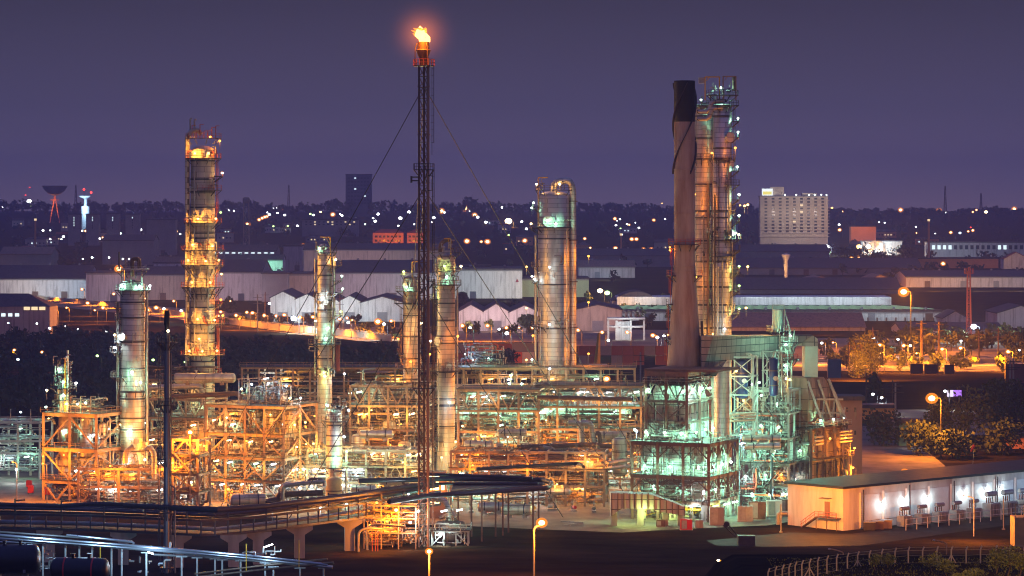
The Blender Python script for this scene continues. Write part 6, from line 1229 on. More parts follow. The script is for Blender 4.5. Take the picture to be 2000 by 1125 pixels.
rack('long trussed rack of cooler bays right of the big column', 1048, 1252, 0, 676, 14, [5, 9.5, 14, 19.2, 24], 51, (40, 36, 34, 26, 14), PM, steel_tan, rl(R_, 12, (3.8, 8.2), ('sodium', 'gold', 'white', 'green'), 460, 12) + rl(R_, 7, (12.6,), ('sodium', 'gold', 'green'), 480, 8) + rl(R_, 9, (17.6, 22.4), ('green', 'green', 'white'), 420, 8), (19.4, 23.6), (9.5, 14, 19.2, 24), front=((.1, 17, 'gold', 327), (.4, 21.5, 'warm', 206), (.7, 12, 'sodium', 495), (.9, 16, 'gold', 327), (.3, 8, 'sodium', 495), (.62, 5, 'gold', 374)))
rack('tangled low rack in front of the amber column, orange-lit', 880, 1180, 0, 636, 10, [4.6, 8.2, 12], 61, (40, 36, 22), (pipe_pale, pipe_brown, steel_tan, pipe_grey), steel_tan, rl(R_, 12, (3.6, 7.0), ('sodium', 'gold', 'green', 'white'), 420, 8) + rl(R_, 6, (10.8,), ('sodium', 'warm'), 420, 8), None, (8.2,), front=((.1, 10, 'gold', 280), (.5, 9, 'sodium', 495), (.85, 9, 'sodium', 495), (.3, 5, 'gold', 280)))
rack('tangled low rack under the short column, lit green-white', 560, 830, 0, 646, 9, [4.4, 8.0, 11.6], 71, (40, 36, 20), PM, steel_pale, rl(R_, 10, (3.4, 6.8), ('green', 'white', 'gold'), 330, 6) + rl(R_, 6, (10.4,), ('green', 'warm'), 360, 6), None, (8.0,), front=((.15, 9, 'gold', 280), (.6, 9, 'green', 165), (.85, 6, 'gold', 327)))
rack('low rack between far left frame and brown frame, orange-lit pipework', 150, 350, 0, 640, 8, [4.0, 8.0], 81, (46, 36), (pipe_pale, steel_tan, pipe_brown), steel_tan, rl(R_, 9, (3.2, 6.6), ('sodium', 'sodium', 'white'), 420, 5), None, ())
rack('backmost rack seen between the columns', 470, 1240, 0, 735, 12, [6, 12, 18, 25], 91, (36, 30, 24, 20), PM, steel_tan, rl(R_, 22, (4.6, 10.4, 16.4, 22), ('green', 'gold', 'white', 'sodium'), 700, 6), None, (12, 25), 2)
# coolers: bays of fans on the racks
for k in range(11):
    px = 905 + k * 31; D = 683
    if 1052 < px < 1060: continue
    z = Z(808, D); t = thing('air_cooler', 'pale finned air-cooler bay on the middle racks, lit green', 'cooler', (X(px, D), D, z), 'air coolers on the racks'); x = X(px, D)
    m = MB(); m.box(x - 1.65, x + 1.65, D - 1.5, D + 4, z, z + 2.0); m.build('bundle', panel_pale, t, flat=True)
    m = MB(); m.lathe([(1.5, z - 1.4), (1.2, z - .02)], 16, (x, D + 1, 0)); m.build('fan_ring', steel_grey, t)
    for i in (-1.2, 0, 1.2): m = MB(); m.tube([(x + i, D - 1.6, z + 2.0), (x + i, D - 1.6, z + 3.0)], .18, 7); m.build('nozzle', pipe_pale, t)
    light((x, D - 3.2, z + .6), 'green', 300, t)
# large pipes
for lab, pts, D, r, mt in (('fat orange pipe running left from the big column', [(885, 757), (985, 755), (1010, 752)], 735, .85, clad_warm), ('fat pipe with an elbow right of the big column', [(1092, 835), (1092, 768), (1260, 766)], 690, .95, clad_dark), ('slim pipe along the trussed rack', [(1048, 776), (1235, 780)], 672, .5, pipe_brown),
    ('brown hooped pipe in front of the trussed rack, left hoop', [(1110, 826), (1135, 826), (1138, 868)], 655, .62, clad_dark), ('brown hooped pipe in front of the trussed rack, right hoop', [(1135, 826), (1154, 826), (1159, 866), (1164, 892), (1232, 884)], 654, .62, clad_dark), ('small brown hooped pipe right of the two hoops', [(1160, 848), (1170, 845), (1172, 866)], 655, .5, pipe_brown),
    ('long brown pipe across the middle rack', [(1010, 873), (1060, 872), (1150, 868), (1195, 872)], 648, .5, pipe_brown), ('dark pipe dropping beside the brown vessel', [(1060, 874), (1084, 878), (1087, 905), (1095, 912)], 646, .5, clad_dark), ('orange-lit pipe low before the green furnace', [(1125, 912), (1180, 906), (1232, 898)], 640, .45, pipe_pale), ('orange-lit pipe beneath another near the green furnace', [(1155, 918), (1235, 910)], 638, .4, pipe_pale),
    ('fat horizontal pipe behind the flare stack at tank level', [(692, 765), (735, 765), (900, 762)], 700, .8, clad_dark), ('curved brown pipe at the left column foot', [(245, 905), (245, 882), (262, 872)], 640, .6, clad_warm), ('hooped pipe at the left column foot, right side', [(284, 880), (292, 872), (301, 885), (301, 935)], 640, .55, clad_warm)):
    ipipe(lab, [W(a, b, D) for a, b in pts], r, mt)
# vessels among the racks
D = 700; t = vdrum('wide dark tank standing behind the racks left of the flare stack', Vector((X(734, D), D, Z(800, D))), 2.7, 5.6, clad_dark, 0, name='storage_tank')
m = MB(); x = X(734, D); ring(m, (x, D), .2, 4.6, Z(727, D), Z(726, D), -180, 180); m.build('roof_deck', steel_brown, t); m = MB(); m.tube([(x - 2.9, D - 2, Z(790, D)), (x - 2.9, D - 2, Z(722, D)), (x, D - 2, Z(720, D))], .32, 8, bend=.6); m.build('overflow_pipe', pipe_pale, t)
for k, (px, yb, D, r_, h, mt) in enumerate(((1078, 945, 655, 2.6, 6.4, clad_warm), (1020, 940, 655, 1.4, 6, clad), (920, 930, 664, 1.3, 7, clad), (700, 900, 668, 1.6, 5, clad), (790, 905, 668, 1.5, 4, clad_warm), (760, 860, 672, 1.5, 3.4, clad), (1210, 935, 650, 1.7, 8, clad_warm), (975, 915, 668, 1.1, 5, pipe_pale), (1150, 960, 640, 1.2, 6, clad))):
    vdrum('insulated vertical vessel among the middle racks', Vector((X(px, D), D, max(0, Z(yb, D)))), r_, h, mt, .5)
for k, (px, yc, D, L_, r_) in enumerate(((735, 848, 664, 7, 1.0), (1000, 845, 664, 6, .9), (935, 868, 660, 6, .9), (1130, 905, 652, 6, .8), (1195, 850, 660, 6, .9), (770, 940, 640, 6, .9), (710, 955, 636, 5, .8), (1010, 995, 600, 5.4, 1.2), (960, 990, 610, 5, 1.0), (1090, 960, 636, 5, .8))):
    hdrum('insulated horizontal exchanger among the middle racks', W(px, yc, D), r_, L_, R_.choice((0, 8, -12)), (clad, clad_warm, pipe_pale)[k % 3])
m = MB(); 
# lamps on posts that stand clear of the racks
for lab, px, py, D, k, p, r_ in (('starry orange floodlight on the roof right of the big column', 1185, 740, 700, 'sodium', 4200, .8), ('greenish lamp on a bent post behind the middle racks', 998, 733, 730, 'lime', 260, .5), ('greenish lamp left of the big column foot', 995, 749, 728, 'green', 200, .42), ('greenish lamp close to the big column foot', 1019, 750, 727, 'green', 200, .42), ('white lamp on a forked post right of the big column', 1150, 756, 730, 'green', 200, .42), ('yellow lamp on a forked post right of the big column', 1130, 754, 729, 'gold', 120, .32), ('pale lamp on the rack left of the furnace', 1213, 771, 690, 'green', 300, .36), ('bright white lamp on the rack left of the furnace', 1233, 772, 688, 'white', 300, .42), ('green-white lamp behind the short column', 684, 768, 690, 'green', 240, .42), ('bluish lamp at the furnace left corner', 1243, 842, 625, 'blue', 420, .36), ('bright white lamp at the left edge among the pale racks', 32, 917, 690, 'white', 420, .36)):
    t = thing('post_lamp', lab, 'lamp', W(px, py, D) - Vector((0, 0, 5))); q = W(px, py, D); m = MB(); m.bar(q - Vector((0, 0, 5)), q - Vector((0, 0, .3)), .14); m.build('post', steel_grey, t, flat=True)
    bulb(t, q, r_, k); light(q + Vector((0, -.3, -r_ - .2)), k, p, t)
# roof clutter behind the amber column
f = Frame('manifold_structure', 'crowded pipe manifold with blue-white glints behind the amber column', 'pipe rack', 985, 745, 5, 11, 6, 3, 1, [24, 27], steel_dark); f.posts(.3, 18).beams(.3); f.pipes(60, 99, 0, 11, 0, 6, 24, 31, (pipe_silver, pipe_grey, red_rail, pipe_pale), rs=(.1, .16, .2), vert=.6, segs=(1, 3)); f.lamps([(10, -1, 28, 'blue', 300), (8, -1, 26.5, 'white', 181), (4, -1, 27, 'green', 120)], r=.16)
# pumps along the yard
for k in range(26):
    px = 150 + k * 19 if k < 12 else 640 + (k - 12) * 40; D = DG(968 if px < 420 else 985 if px < 700 else 1000) + R_.uniform(-6, 6); pump((X(px, D), D, .01), R_.uniform(0, 3.1), 'motor pump on a low base at the front of the yard', (red_paint, pipe_grey, yellow_paint, steel_pale)[k % 4])
for k, (px, py, h) in enumerate(((57, 953, 1.6), (93, 968, 1.5), (60, 965, 1.8), (352, 962, 1.4), (116, 953, 1.0))):
    D = DG(py); t = thing('fire_hose_box', 'red fire-hose cabinet standing in the orange-lit yard', 'cabinet', (X(px, D), D, 0)); x = X(px, D); m = MB(); m.box(x - .65, x + .65, D - .4, D + .4, .25, h + .2); m.build('cabinet', red_paint, t, flat=True); m = MB(); m.bar((x - .5, D, 0), (x - .5, D, .3), .15); m.bar((x + .5, D, 0), (x + .5, D, .3), .15); m.build('stand', steel_dark, t, flat=True)
# ------------------------------------------------------------------ furnaces at the foot of the stack
def casing(f, a0, a1, b0, b1, z0, z1, mat, name='casing', hip=None):
    """a panelled box in a frame's grid; hip=(da0,da1,db0,db1,h) slopes its top"""
    m = MB(); P = f.P; lo = [P(a0, b0, z0), P(a1, b0, z0), P(a1, b1, z0), P(a0, b1, z0)]; hi = [P(a0, b0, z1), P(a1, b0, z1), P(a1, b1, z1), P(a0, b1, z1)]
    m.add(lo + hi, [(0, 1, 5, 4), (1, 2, 6, 5), (2, 3, 7, 6), (3, 0, 4, 7), (0, 3, 2, 1)] + ([] if hip else [(4, 5, 6, 7)]))
    if hip:
        d0, d1, e0, e1, h = hip; tp = [P(a0 + d0, b0 + e0, z1 + h), P(a1 - d1, b0 + e0, z1 + h), P(a1 - d1, b1 - e1, z1 + h), P(a0 + d0, b1 - e1, z1 + h)]
        m.add(hi + tp, [(0, 1, 5, 4), (1, 2, 6, 5), (2, 3, 7, 6), (3, 0, 4, 7), (4, 5, 6, 7)])
    m.v = [tuple(v) for v in m.v]; return m.build(name, mat, f.t, flat=True)
def ribs(f, a0, a1, b0, b1, z0, z1, na, nb, mat, w=.22):
    for k in range(na + 1): a = a0 + (a1 - a0) * k / na; m = MB(); m.bar(f.P(a, b0 - .1, z0), f.P(a, b0 - .1, z1), w); m.build('stiffener', mat, f.t, flat=True)
    for k in range(1, nb + 1): b = b0 + (b1 - b0) * k / nb; m = MB(); m.bar(f.P(a0 - .1, b, z0), f.P(a0 - .1, b, z1), w); m.build('stiffener', mat, f.t, flat=True)
GK = ('green', 'green', 'green', 'white')
H = Frame('furnace', 'great pale panelled furnace under the black-topped stack, glowing green', 'furnace', 1384, 604, 25, 17.2, 17.0, 3, 3, [4.2, 9.4, 16.3], steel_brown)
H.posts(.55, 0).beams(.7).deck(9.4, railmat=steel_pale).deck(16.3, railmat=steel_pale).deck(4.2, railmat=steel_pale)
casing(H, 1.7, 15.6, 1.7, 15.4, 3.9, 16.1, panel_pale); ribs(H, 1.7, 15.6, 1.7, 15.4, 4, 16, 6, 5, steel_pale)
for z0, z1 in ((12.9, 15.6), (6.4, 8.7)):
    for i in range(3): H.brace('v', 'u', i, z0, z1, .2).brace('v', 'v', i, z0, z1, .2)
for a, b in [(a, b) for a in (1.5, 8.6, 15.6) for b in (1.6, 8.5, 15.2)]: m = MB(); m.bar(H.P(a, b, 0), H.P(a, b, 3.95), 1.5); m.build('concrete_pier', concrete, H.t, flat=True)
H.lamps([(a, b, z, k, p) for a, b, z, k, p in ((14.6, .4, 11.2, 'green', 988), (8.8, .4, 11.2, 'green', 1078), (2.4, .4, 11.4, 'green', 988), (.3, 3.5, 11.3, 'green', 809), (.3, 9, 11.4, 'green', 809), (.3, 14, 11.4, 'green', 719), (12.5, .5, 7.0, 'green', 377), (6, .5, 6.6, 'green', 466), (1.2, .5, 6.4, 'white', 520), (.4, 5, 6.4, 'green', 449), (.4, 12, 6.6, 'green', 377), (8, .5, 4.0, 'lime', 260))])
H.tubes([(13, -.6, 3.2, 'lime', 420), (9, -.8, 3.2, 'lime', 520), (3.2, -.8, 3.3, 'white', 320), (-.4, 3, 3.2, 'lime', 520), (-.6, 9, 3.0, 'green', 377), (-.6, 14, 3.0, 'green', 377), (6, 5, 2.8, 'lime', 420)])
H.pipes(26, 101, .2, 17, .1, 1.4, 4.4, 8.8, (pipe_grey, steel_pale, pipe_pale), rs=(.07, .1, .16)); H.pipes(12, 102, .1, 1.4, .2, 16, 4.4, 15.6, (pipe_grey, steel_pale), rs=(.07, .1, .16)); H.pipes(26, 103, .5, 17, .5, 14, .4, 3.2, (pipe_grey, steel_pale, yellow_paint), rs=(.08, .12, .2)); H.pipes(16, 104, .2, 17, .1, 1.3, 9.8, 15.8, (pipe_grey, steel_pale), rs=(.06, .09))
H2 = Frame('furnace_hood', 'hooded upper furnace chamber with a dark front frame beneath the stack table', 'furnace', 1341, 609, 25, 9.2, 15.0, 2, 2, [16.5, 20.6, 25.0, 29.2, 31.0], steel_brown)
H2.posts(.55, 16.45).beams(.55, [20.6, 25.0]).beams(1.1, [31.0])
casing(H2, .6, 9.6, .8, 14, 16.5, 23.8, panel_pale, hip=(.2, 2.2, .3, 3, 4.2)); ribs(H2, .6, 9.6, .8, 14, 16.5, 23.7, 4, 5, steel_pale)
m = MB(); m.prism([H2.P(-6.5, .5, 31.02), H2.P(9.8, .5, 31.02), H2.P(9.8, 14.5, 31.02), H2.P(-6.5, 14.5, 31.02)], (0, 0, .45)); m.build('stack_table', steel_brown, H2.t, flat=True)
for i in (0, 1): H2.brace('x', 'u', i, 16.6, 20.2, .24).brace('/' if i else '\\', 'u', i, 20.7, 24.6, .24).brace('v' if i else '^', 'u', i, 25.2, 29.2, .26).brace('x', 'v', i, 25.2, 29.6, .24).brace('\\', 'v', i, 16.6, 20.2, .24)
H2.deck(28.4, b1=13, railmat=steel_pale)
H2.lamps([(8.6, -.2, 27.2, 'green', 233), (5, 1, 27.2, 'green', 466), (1.4, 1, 27.4, 'green', 539), (-.6, 2, 27.2, 'white', 600), (-.8, 7, 27.2, 'green', 539), (-.6, 12, 27, 'green', 449), (4.6, -.8, 18.2, 'green', 629), (8.8, -1, 18.2, 'green', 629), (.8, -1, 18.2, 'green', 719), (-1.0, 3, 18.2, 'green', 809), (-1.2, 8, 18.4, 'green', 809), (-1.2, 12.5, 18.4, 'green', 719), (12.6, 2, 18.4, 'green', 539)])
H2.pipes(34, 105, 0, 9, .5, 13, 28.6, 30.6, (pipe_grey, steel_pale, pipe_pale), vert=.4); H2.pipes(22, 106, -3, 9.2, -.6, .5, 16.6, 20, (pipe_grey, steel_pale, pipe_pale), vert=.5)
# flue duct from stack to the right-hand furnace
t = thing('flue_duct', 'long panelled flue duct running right from the foot of the stack', 'duct', W(1372, 705, 622)); Da, Db = 620, 642
A = [W(1370, 705, Da), W(1531, 698, Db)]; m = MB()
m.prism([W(1370, 657, Da), W(1392, 657, Da), W(1400, 657, Da), W(1531, 655, Db), W(1531, 699, Db), W(1420, 703, Da + 5), W(1398, 735, Da), W(1370, 735, Da)], (0, 6, 0)); m.build('duct_body', duct_mat, t, flat=True)
for k in range(15):
    px = 1378 + k * 10.8; D = Da + (Db - Da) * (px - 1370) / 161; m = MB(); m.bar(W(px, 655.5, D) + Vector((0, -.12, 0)), W(px, 701.5 if px > 1410 else 730, D) + Vector((0, -.12, 0)), .26); m.build('rib', steel_dark, t, flat=True)
m = MB(); m.prism([W(1531, 655, Db), W(1588, 655, Db + 3), W(1597, 662, Db + 3), W(1598, 676, Db + 3), W(1556, 676, Db + 3), W(1531, 690, Db)], (0, 6, 0)); m.build('elbow', duct_mat, t, flat=True)
m = MB(); m.prism([W(1572, 676.5, Db + 3), W(1597.5, 676.5, Db + 3), W(1597.5, 737, Db + 3), W(1572, 737, Db + 3)], (0, 6, 0)); m.build('down_leg', paint('green_grey_plate', (.42, .5, .44), .5, .2, .15, .5), t, flat=True)
light(W(1575, 705, Db - 5), 'green', 140, t); light(W(1440, 640, Da - 18), 'warm', 260, t)
# small silo over the duct
D = 640; t = thing('silo', 'small pale teal silo on a platform above the flue duct', 'silo', W(1521, 656, D)); c = (X(1521, D), D + 2)
m = MB(); m.lathe([(1.15, Z(646, D)), (1.15, Z(605, D)), (1.0, Z(604, D))], 24, (c[0], c[1], 0)); m.build('shell', paint('pale_teal', (.45, .62, .56), .5, .1, .15, .5), t)
platform(t, c, 1.2, Z(647, D), -180, 180, 1.4, steel_pale); m = MB()
for s_ in (-1, 1): m.bar((c[0] + s_ * 1.3, c[1] - 1, Z(647, D)), (c[0] + s_ * 1.3, c[1] - 1, Z(596, D)), .14)
m.bar((c[0] - 1.3, c[1] - 1, Z(596, D)), (c[0] + 1.3, c[1] - 1, Z(596, D)), .2); m.build('top_frame', steel_grey, t, flat=True); m = MB(); m.bar((c[0] + 1.3, c[1] - 1, Z(604, D)), (c[0] + 2.6, c[1] - 2, Z(650, D)), .22); m.build('stay', steel_pale, t, flat=True)
light((c[0] - .5, D - 3.5, Z(640, D)), 'green', 160, t); light((c[0] - 2.4, D - 1.0, Z(640, D)), 'gold', 120, t)
# right-hand furnace
G = Frame('furnace', 'right-hand furnace with a sloping buttressed hood and brown lower casing', 'furnace', 1584, 640, 38, 11.5, 15.0, 2, 3, [7.2, 13.2, 20.2], steel_brown)
G.o.z = -3.4; G.t.location.z = -3.4; WLOC[G.t.name] = tuple(G.o)
G.posts(.5, 0).beams(.55).deck(13.2, railmat=steel_brown, a0=-1.6).deck(20.2, railmat=steel_pale, a0=-1).deck(7.2, railmat=steel_pale)
casing(G, 1.2, 10.6, 1.0, 14.6, 8.5, 20.0, panel_brown); ribs(G, 1.2, 10.6, 1, 14.6, 8.5, 20, 3, 4, steel_brown, .36)
casing(G, 1.6, 12.5, 1.4, 12.2, 20.35, 27.5, panel_brown, 'hood', hip=(.6, 1.2, .3, 3.4, 3.6)); ribs(G, 1.6, 12.5, 1.4, 12.2, 20.35, 27.5, 4, 5, steel_tan, .2); light(G.P(-9, 6, 24), 'warm', 420, G.t); light(G.P(-8, 8, 13), 'gold', 420, G.t)
for b in (.6, 4.8, 9.2): m = MB(); m.bar(G.P(-.9, b + 3.4, 20.3), G.P(1.5, b + .5, 30.6), .42); m.build('buttress', steel_pale, G.t, flat=True)
m = MB(); m.bar(G.P(0, 15.4, 20.3), G.P(1.5, 9.6, 30.6), .5); m.build('buttress', steel_pale, G.t, flat=True)
for z in (23.5, 26.5): m = MB(); m.bar(G.P(.5, 3, z), G.P(.5, 14, z - .6), .4); m.build('tie_beam', steel_pale, G.t, flat=True)
for a, b, z0, z1 in ((.4, 9.2, 20.4, 26.5), (.4, 13.5, 20.4, 24), (.4, 4.8, 20.4, 26)): m = MB(); m.bar(G.P(a, b, z0), G.P(a + .6, b + 2.4, z1), .3); m.build('brace', steel_pale, G.t, flat=True)
G.lamps([(-.6, 3, 21.8, 'green', 809), (-.8, 8, 21.8, 'green', 809), (-.6, 12.5, 21.8, 'green', 556), (10.8, -.6, 22.2, 'green', 719), (5, -.7, 22.2, 'green', 809), (10, -.6, 15.2, 'green', 719), (6, -.6, 15.4, 'green', 809), (2.5, -.6, 15.2, 'green', 719), (9, -.4, 9.0, 'green', 466), (4, -.4, 8.8, 'white', 420), (-1.8, 5, 17.8, 'sodium', 260), (-2.2, 11, 17.6, 'sodium', 260), (-1.4, 15.4, 10.6, 'sodium', 900), (-1.8, 15.4, 15, 'sodium', 500), (0, 8, 5, 'green', 377), (6, -.5, 5.4, 'green', 377)])
G.pipes(30, 111, 0, 11.4, -.5, .9, .6, 20, (pipe_grey, steel_pale, pipe_pale), vert=.5); G.pipes(24, 112, .2, 11, .2, 14, .6, 6.8, (pipe_grey, steel_pale, pipe_silver)); G.pipes(26, 113, -.8, 1.2, .2, 14.6, 20.5, 22.4, (pipe_grey, steel_pale, red_rail), vert=.4); G.pipes(16, 114, -1.2, 0, 12.5, 16, 7.2, 17, (pipe_pale, steel_tan), vert=.5)
for k in range(4): m = MB(); m.tube([G.P(-.9, 10.5, 18.9 - k * .75), G.P(-.9, 15.6, 18.9 - k * .75)], .26, 8); m.build('header_pipe', clad_warm, G.t)
for k in range(3): m = MB(); m.tube([G.P(-.9, .2, 18.3 - k * .8), G.P(-.9, 3.4, 18.3 - k * .8)], .26, 8); m.build('header_pipe', clad_warm, G.t)
# middle bay between the furnaces
Mf = Frame('process_structure', 'green-lit open structure of stairs and casings between the two furnaces', 'steel structure', 1540, 634, 20, 11.5, 10, 3, 2, [4.6, 9.6, 15.2, 20.6, 25.6], steel_pale)
Mf.posts(.42).beams(.45).deck(9.6).deck(15.2).deck(20.6).deck(4.6)
casing(Mf, 1, 10.5, 2.5, 9.6, 9.8, 15, panel_pale); casing(Mf, 5.2, 10.5, 2.5, 9.6, 15.4, 23.2, panel_pale, hip=(.6, 1.4, .4, .6, 2.0)); casing(Mf, 1, 4.4, 3, 9, 15.4, 20.4, panel_pale); casing(Mf, 2, 10, 3, 9.6, 4.8, 9.2, panel_pale)
for i in range(3):
    for z0, z1 in ((20.7, 25.2), (4.8, 9.2)): Mf.brace('x', 'u', i, z0, z1, .18)
Mf.pipes(40, 121, 0, 11.5, -.6, 2, .4, 9, (pipe_grey, steel_pale, pipe_pale, red_rail), vert=.45).pipes(36, 122, 0, 11.5, -.6, 2.2, 9.8, 20, (pipe_grey, steel_pale, pipe_silver, red_rail), vert=.5); Mf.pipes(20, 123, 0, 11.5, 0, 9, 20.8, 25.4, (steel_pale, pipe_grey), vert=.5)
Mf.lamps([(2, -.8, 17.6, 'green', 629), (6, -.8, 17.8, 'green', 629), (10, -.6, 17.4, 'green', 539), (3, -.8, 12.4, 'green', 629), (8, -.8, 12.2, 'green', 629), (5, -.8, 7, 'green', 449), (9.5, -.8, 6.6, 'white', 420), (1.4, -.8, 7.2, 'sodium', 200), (10, -.6, 23.2, 'gold', 260), (2.5, 0, 22.6, 'green', 466), (6.5, -.4, 27.2, 'green', 160), (1, 2, 28, 'white', 140), (4, -.8, 2.8, 'green', 377), (8, -.8, 2.8, 'green', 377), (1, -.6, 3.0, 'white', 420)])
Mf.tubes([(11, -.6, 15.6, 'blue', 420), (10.2, -.6, 13.8, 'blue', 420)])
for k in range(2): m = MB(); m.tube([Mf.P(11, -1.2, .3), Mf.P(11, -1.2, 18), Mf.P(10, -1.2, 18.8), Mf.P(9.6, -1.2, 17)] if k else [Mf.P(3.4, -1.2, .3), Mf.P(3.4, -1.2, 15.5)], .3, 10, bend=.7); m.build('tall_pipe', paint('blue_green_pipe', (.16, .26, .28), .4, .3, .3, .8) if k == 0 else MATS['blue_green_pipe'], Mf.t)
for k in range(5): m = MB(); A, B = Mf.P(5 if k % 2 else 1, -1.5, 4.9 * k * .9), Mf.P(1 if k % 2 else 5, -1.5, 4.9 * (k + 1) * .9); m.bar(A, B, .8, .12); m.build('stair_flight', steel_brown, Mf.t, flat=True)
H.fine(260, 311, 0, 17.2, -.5, 1.5, .3, 18).fine(160, 312, -.5, 1.5, 0, 17, .3, 18); H2.fine(160, 313, -.5, 9.2, -.8, .6, 16.5, 31); Mf.fine(420, 314, 0, 11.5, -.8, 3, .3, 26.5); G.fine(220, 315, 0, 11.5, -.8, 1, 4, 24).fine(160, 316, -1.2, 1, 0, 15, 4, 24)
Tf = Frame('lattice_tower', 'open braced lattice tower beneath the flue duct', 'steel structure', 1471, 626, 15, 5.0, 5.0, 1, 1, [16.5, 21, 25.2, 29.2, 33.4], steel_pale)
Tf.posts(.34, 16.4).beams(.3)
for z0, z1 in ((16.6, 20.8), (21, 25), (25.2, 29), (29.2, 33.2)): Tf.brace('x', 'u', 0, z0, z1, .2).brace('/', 'v', 0, z0, z1, .18)
Tf.lamps([(3.6, -.4, 30.2, 'gold', 160), (.2, .2, 27.4, 'green', 377), (-1.6, 1, 25, 'green', 377)])
vdrum('dark blue drum seen through the lattice tower', Tf.P(3.2, 4, 24), 1.3, 8, paint('dark_blue_paint', (.02, .03, .12), .4), 0)
vdrum('dark blue drum right of the lattice tower', Tf.P(-3.4, 6, 24.5), 1.0, 8, MATS['dark_blue_paint'], 0)
Uf = Frame('lattice_tower', 'narrow braced lattice tower at the right end of the flue duct', 'steel structure', 1538, 634, 15, 5.4, 5.0, 2, 1, [26, 30, 34.2], steel_pale); Uf.posts(.28, 20.7).beams(.26)
for i in (0, 1): Uf.brace('x', 'u', i, 26.2, 30, .16).brace('x', 'u', i, 30.1, 34, .16)
Uf.pipes(30, 131, -1.5, 2, -.6, 1.6, 27, 39, (steel_pale, pipe_pale, pipe_grey), rs=(.07, .1, .15), vert=.6); Uf.lamps([(-.8, -.8, 37.5, 'green', 174), (.2, -1, 35.6, 'green', 145), (.4, -.8, 31, 'green', 232), (-.6, -.8, 28, 'gold', 90)])
platform(Uf.t, (Uf.P(-.4, .5, 0).x, Uf.P(-.4, .5, 0).y), .8, 36.2, -200, 20, 1.1, steel_pale); platform(Uf.t, (Uf.P(-.4, .5, 0).x, Uf.P(-.4, .5, 0).y), .8, 32.4, -200, 20, 1.1, red_rail)
for k in range(3): ipipe('rust-coloured header pipe between the furnaces, lit from below', [W(1425, 812 + k * 6, 622), W(1432, 810 + k * 6, 622), W(1475, 807 + k * 6.5, 624)], .24, clad_warm, flanges=1)
hdrum('fat dark horizontal drum between the furnaces', W(1487, 857, 626), .9, 7.5, 4, clad_dark); hdrum('second dark horizontal drum just below the fat one between the furnaces', W(1490, 872, 624), .8, 7, 4, clad)
# sloping intake duct at lower left
t = thing('intake_duct', 'pale ribbed intake duct tapering down to the right at the furnace foot', 'duct', W(1195, 1012, 598)); D = 596
m = MB(); m.prism([W(1193, 963, D), W(1272, 966, D), W(1338, 990, D), W(1338, 1007, D), (W(1300, 1002, D)), W(1262, 994, D), W(1215, 993, D), W(1193, 1009, D)], (0, 5, 0)); m.build('duct_body', panel_pale, t, flat=True)
for k in range(13):
    px = 1195 + k * 11.8; yt = 962.5 if px < 1272 else 966 + (px - 1272) * .364; yb = 1009 - (px - 1193) * .73 if px < 1215 else 993.5 if px < 1262 else 994 + (px - 1262) * .2; m = MB(); m.bar(W(px, yt, D) + Vector((0, -.1, 0)), W(px, yb, D) + Vector((0, -.1, 0)), .2); m.build('rib', steel_brown, t, flat=True)
for px in (1200, 1252, 1300, 1330): m = MB(); m.box(X(px, D) - .6, X(px, D) + .6, D + 1, D + 3, 0, Z(1003, D) if px < 1215 or px > 1290 else Z(994, D)); m.build('leg', concrete, t, flat=True)
light(W(1215, 1000, D + 2.5), 'lime', 300, t); light(W(1260, 1003, D - 1), 'lime', 260, t); light(W(1260, 940, D - 14), 'sodium', 900, t)
for k, (px, D) in enumerate(((1340, 590), (1365, 594), (1290, 596), (1400, 600), (1455, 606), (1478, 610), (1512, 616), (1532, 618))):
    p = Vector((X(px, D), D, 0)); t = thing('control_cabinet', 'small cabinet on the ground at the furnace foot', 'cabinet', p); h = (2.2, 1.6, 1.4, 3.6, 3.2, 3.8, 3.4, 3.4)[k]; w_ = (1.2, .8, .9, 1.5, 1.6, 1.8, 1.6, 1.6)[k]
    m = MB(); m.box(p.x - w_, p.x + w_, p.y - .8, p.y + .8, .12, h); m.build('body', (red_paint, concrete, steel_brown, concrete, steel_pale, steel_brown, white_paint, steel_brown)[k], t, flat=True); m = MB(); m.box(p.x - w_ - .1, p.x + w_ + .1, p.y - .9, p.y + .9, 0, .118); m.build('plinth', concrete, t, flat=True); m = MB(); m.box(p.x - w_ * .8, p.x + w_ * .1, p.y - .85, p.y - .803, .3, h - .2); m.build('door', steel_grey, t, flat=True)
# ------------------------------------------------------------------ foreground: pipe bridge, tanks, substation, fence
def gpt(px, py, z): D = F * (CAMZ - z) / (py - HY); return Vector((X(px, D), D, z))
ZB = 6.3
line = [gpt(-60, 1030, ZB), gpt(150, 1034, ZB), gpt(420, 1046, ZB), gpt(520, 1036, ZB), gpt(700, 1012, ZB), gpt(860, 985, ZB)]
br = thing('pipe_bridge', 'dark trussed pipe bridge on hammerhead piers crossing the foreground', 'pipe bridge', (line[2].x, line[2].y, 0))
def along(L, step):
    out = []
    for A, B in zip(L, L[1:]):
        n = max(1, int((B - A).length / step)); out += [A.lerp(B, k / n) for k in range(n)]
    return out + [L[-1]]
def off(L, d, dz):
    out = []
    for i, p in enumerate(L):
        a = (L[min(i + 1, len(L) - 1)] - L[max(i - 1, 0)]); a.z = 0; a.normalize(); out.append(p + Vector((-a.y, a.x, 0)) * d + Vector((0, 0, dz)))
    return out
nodes = along(line, 2.7)
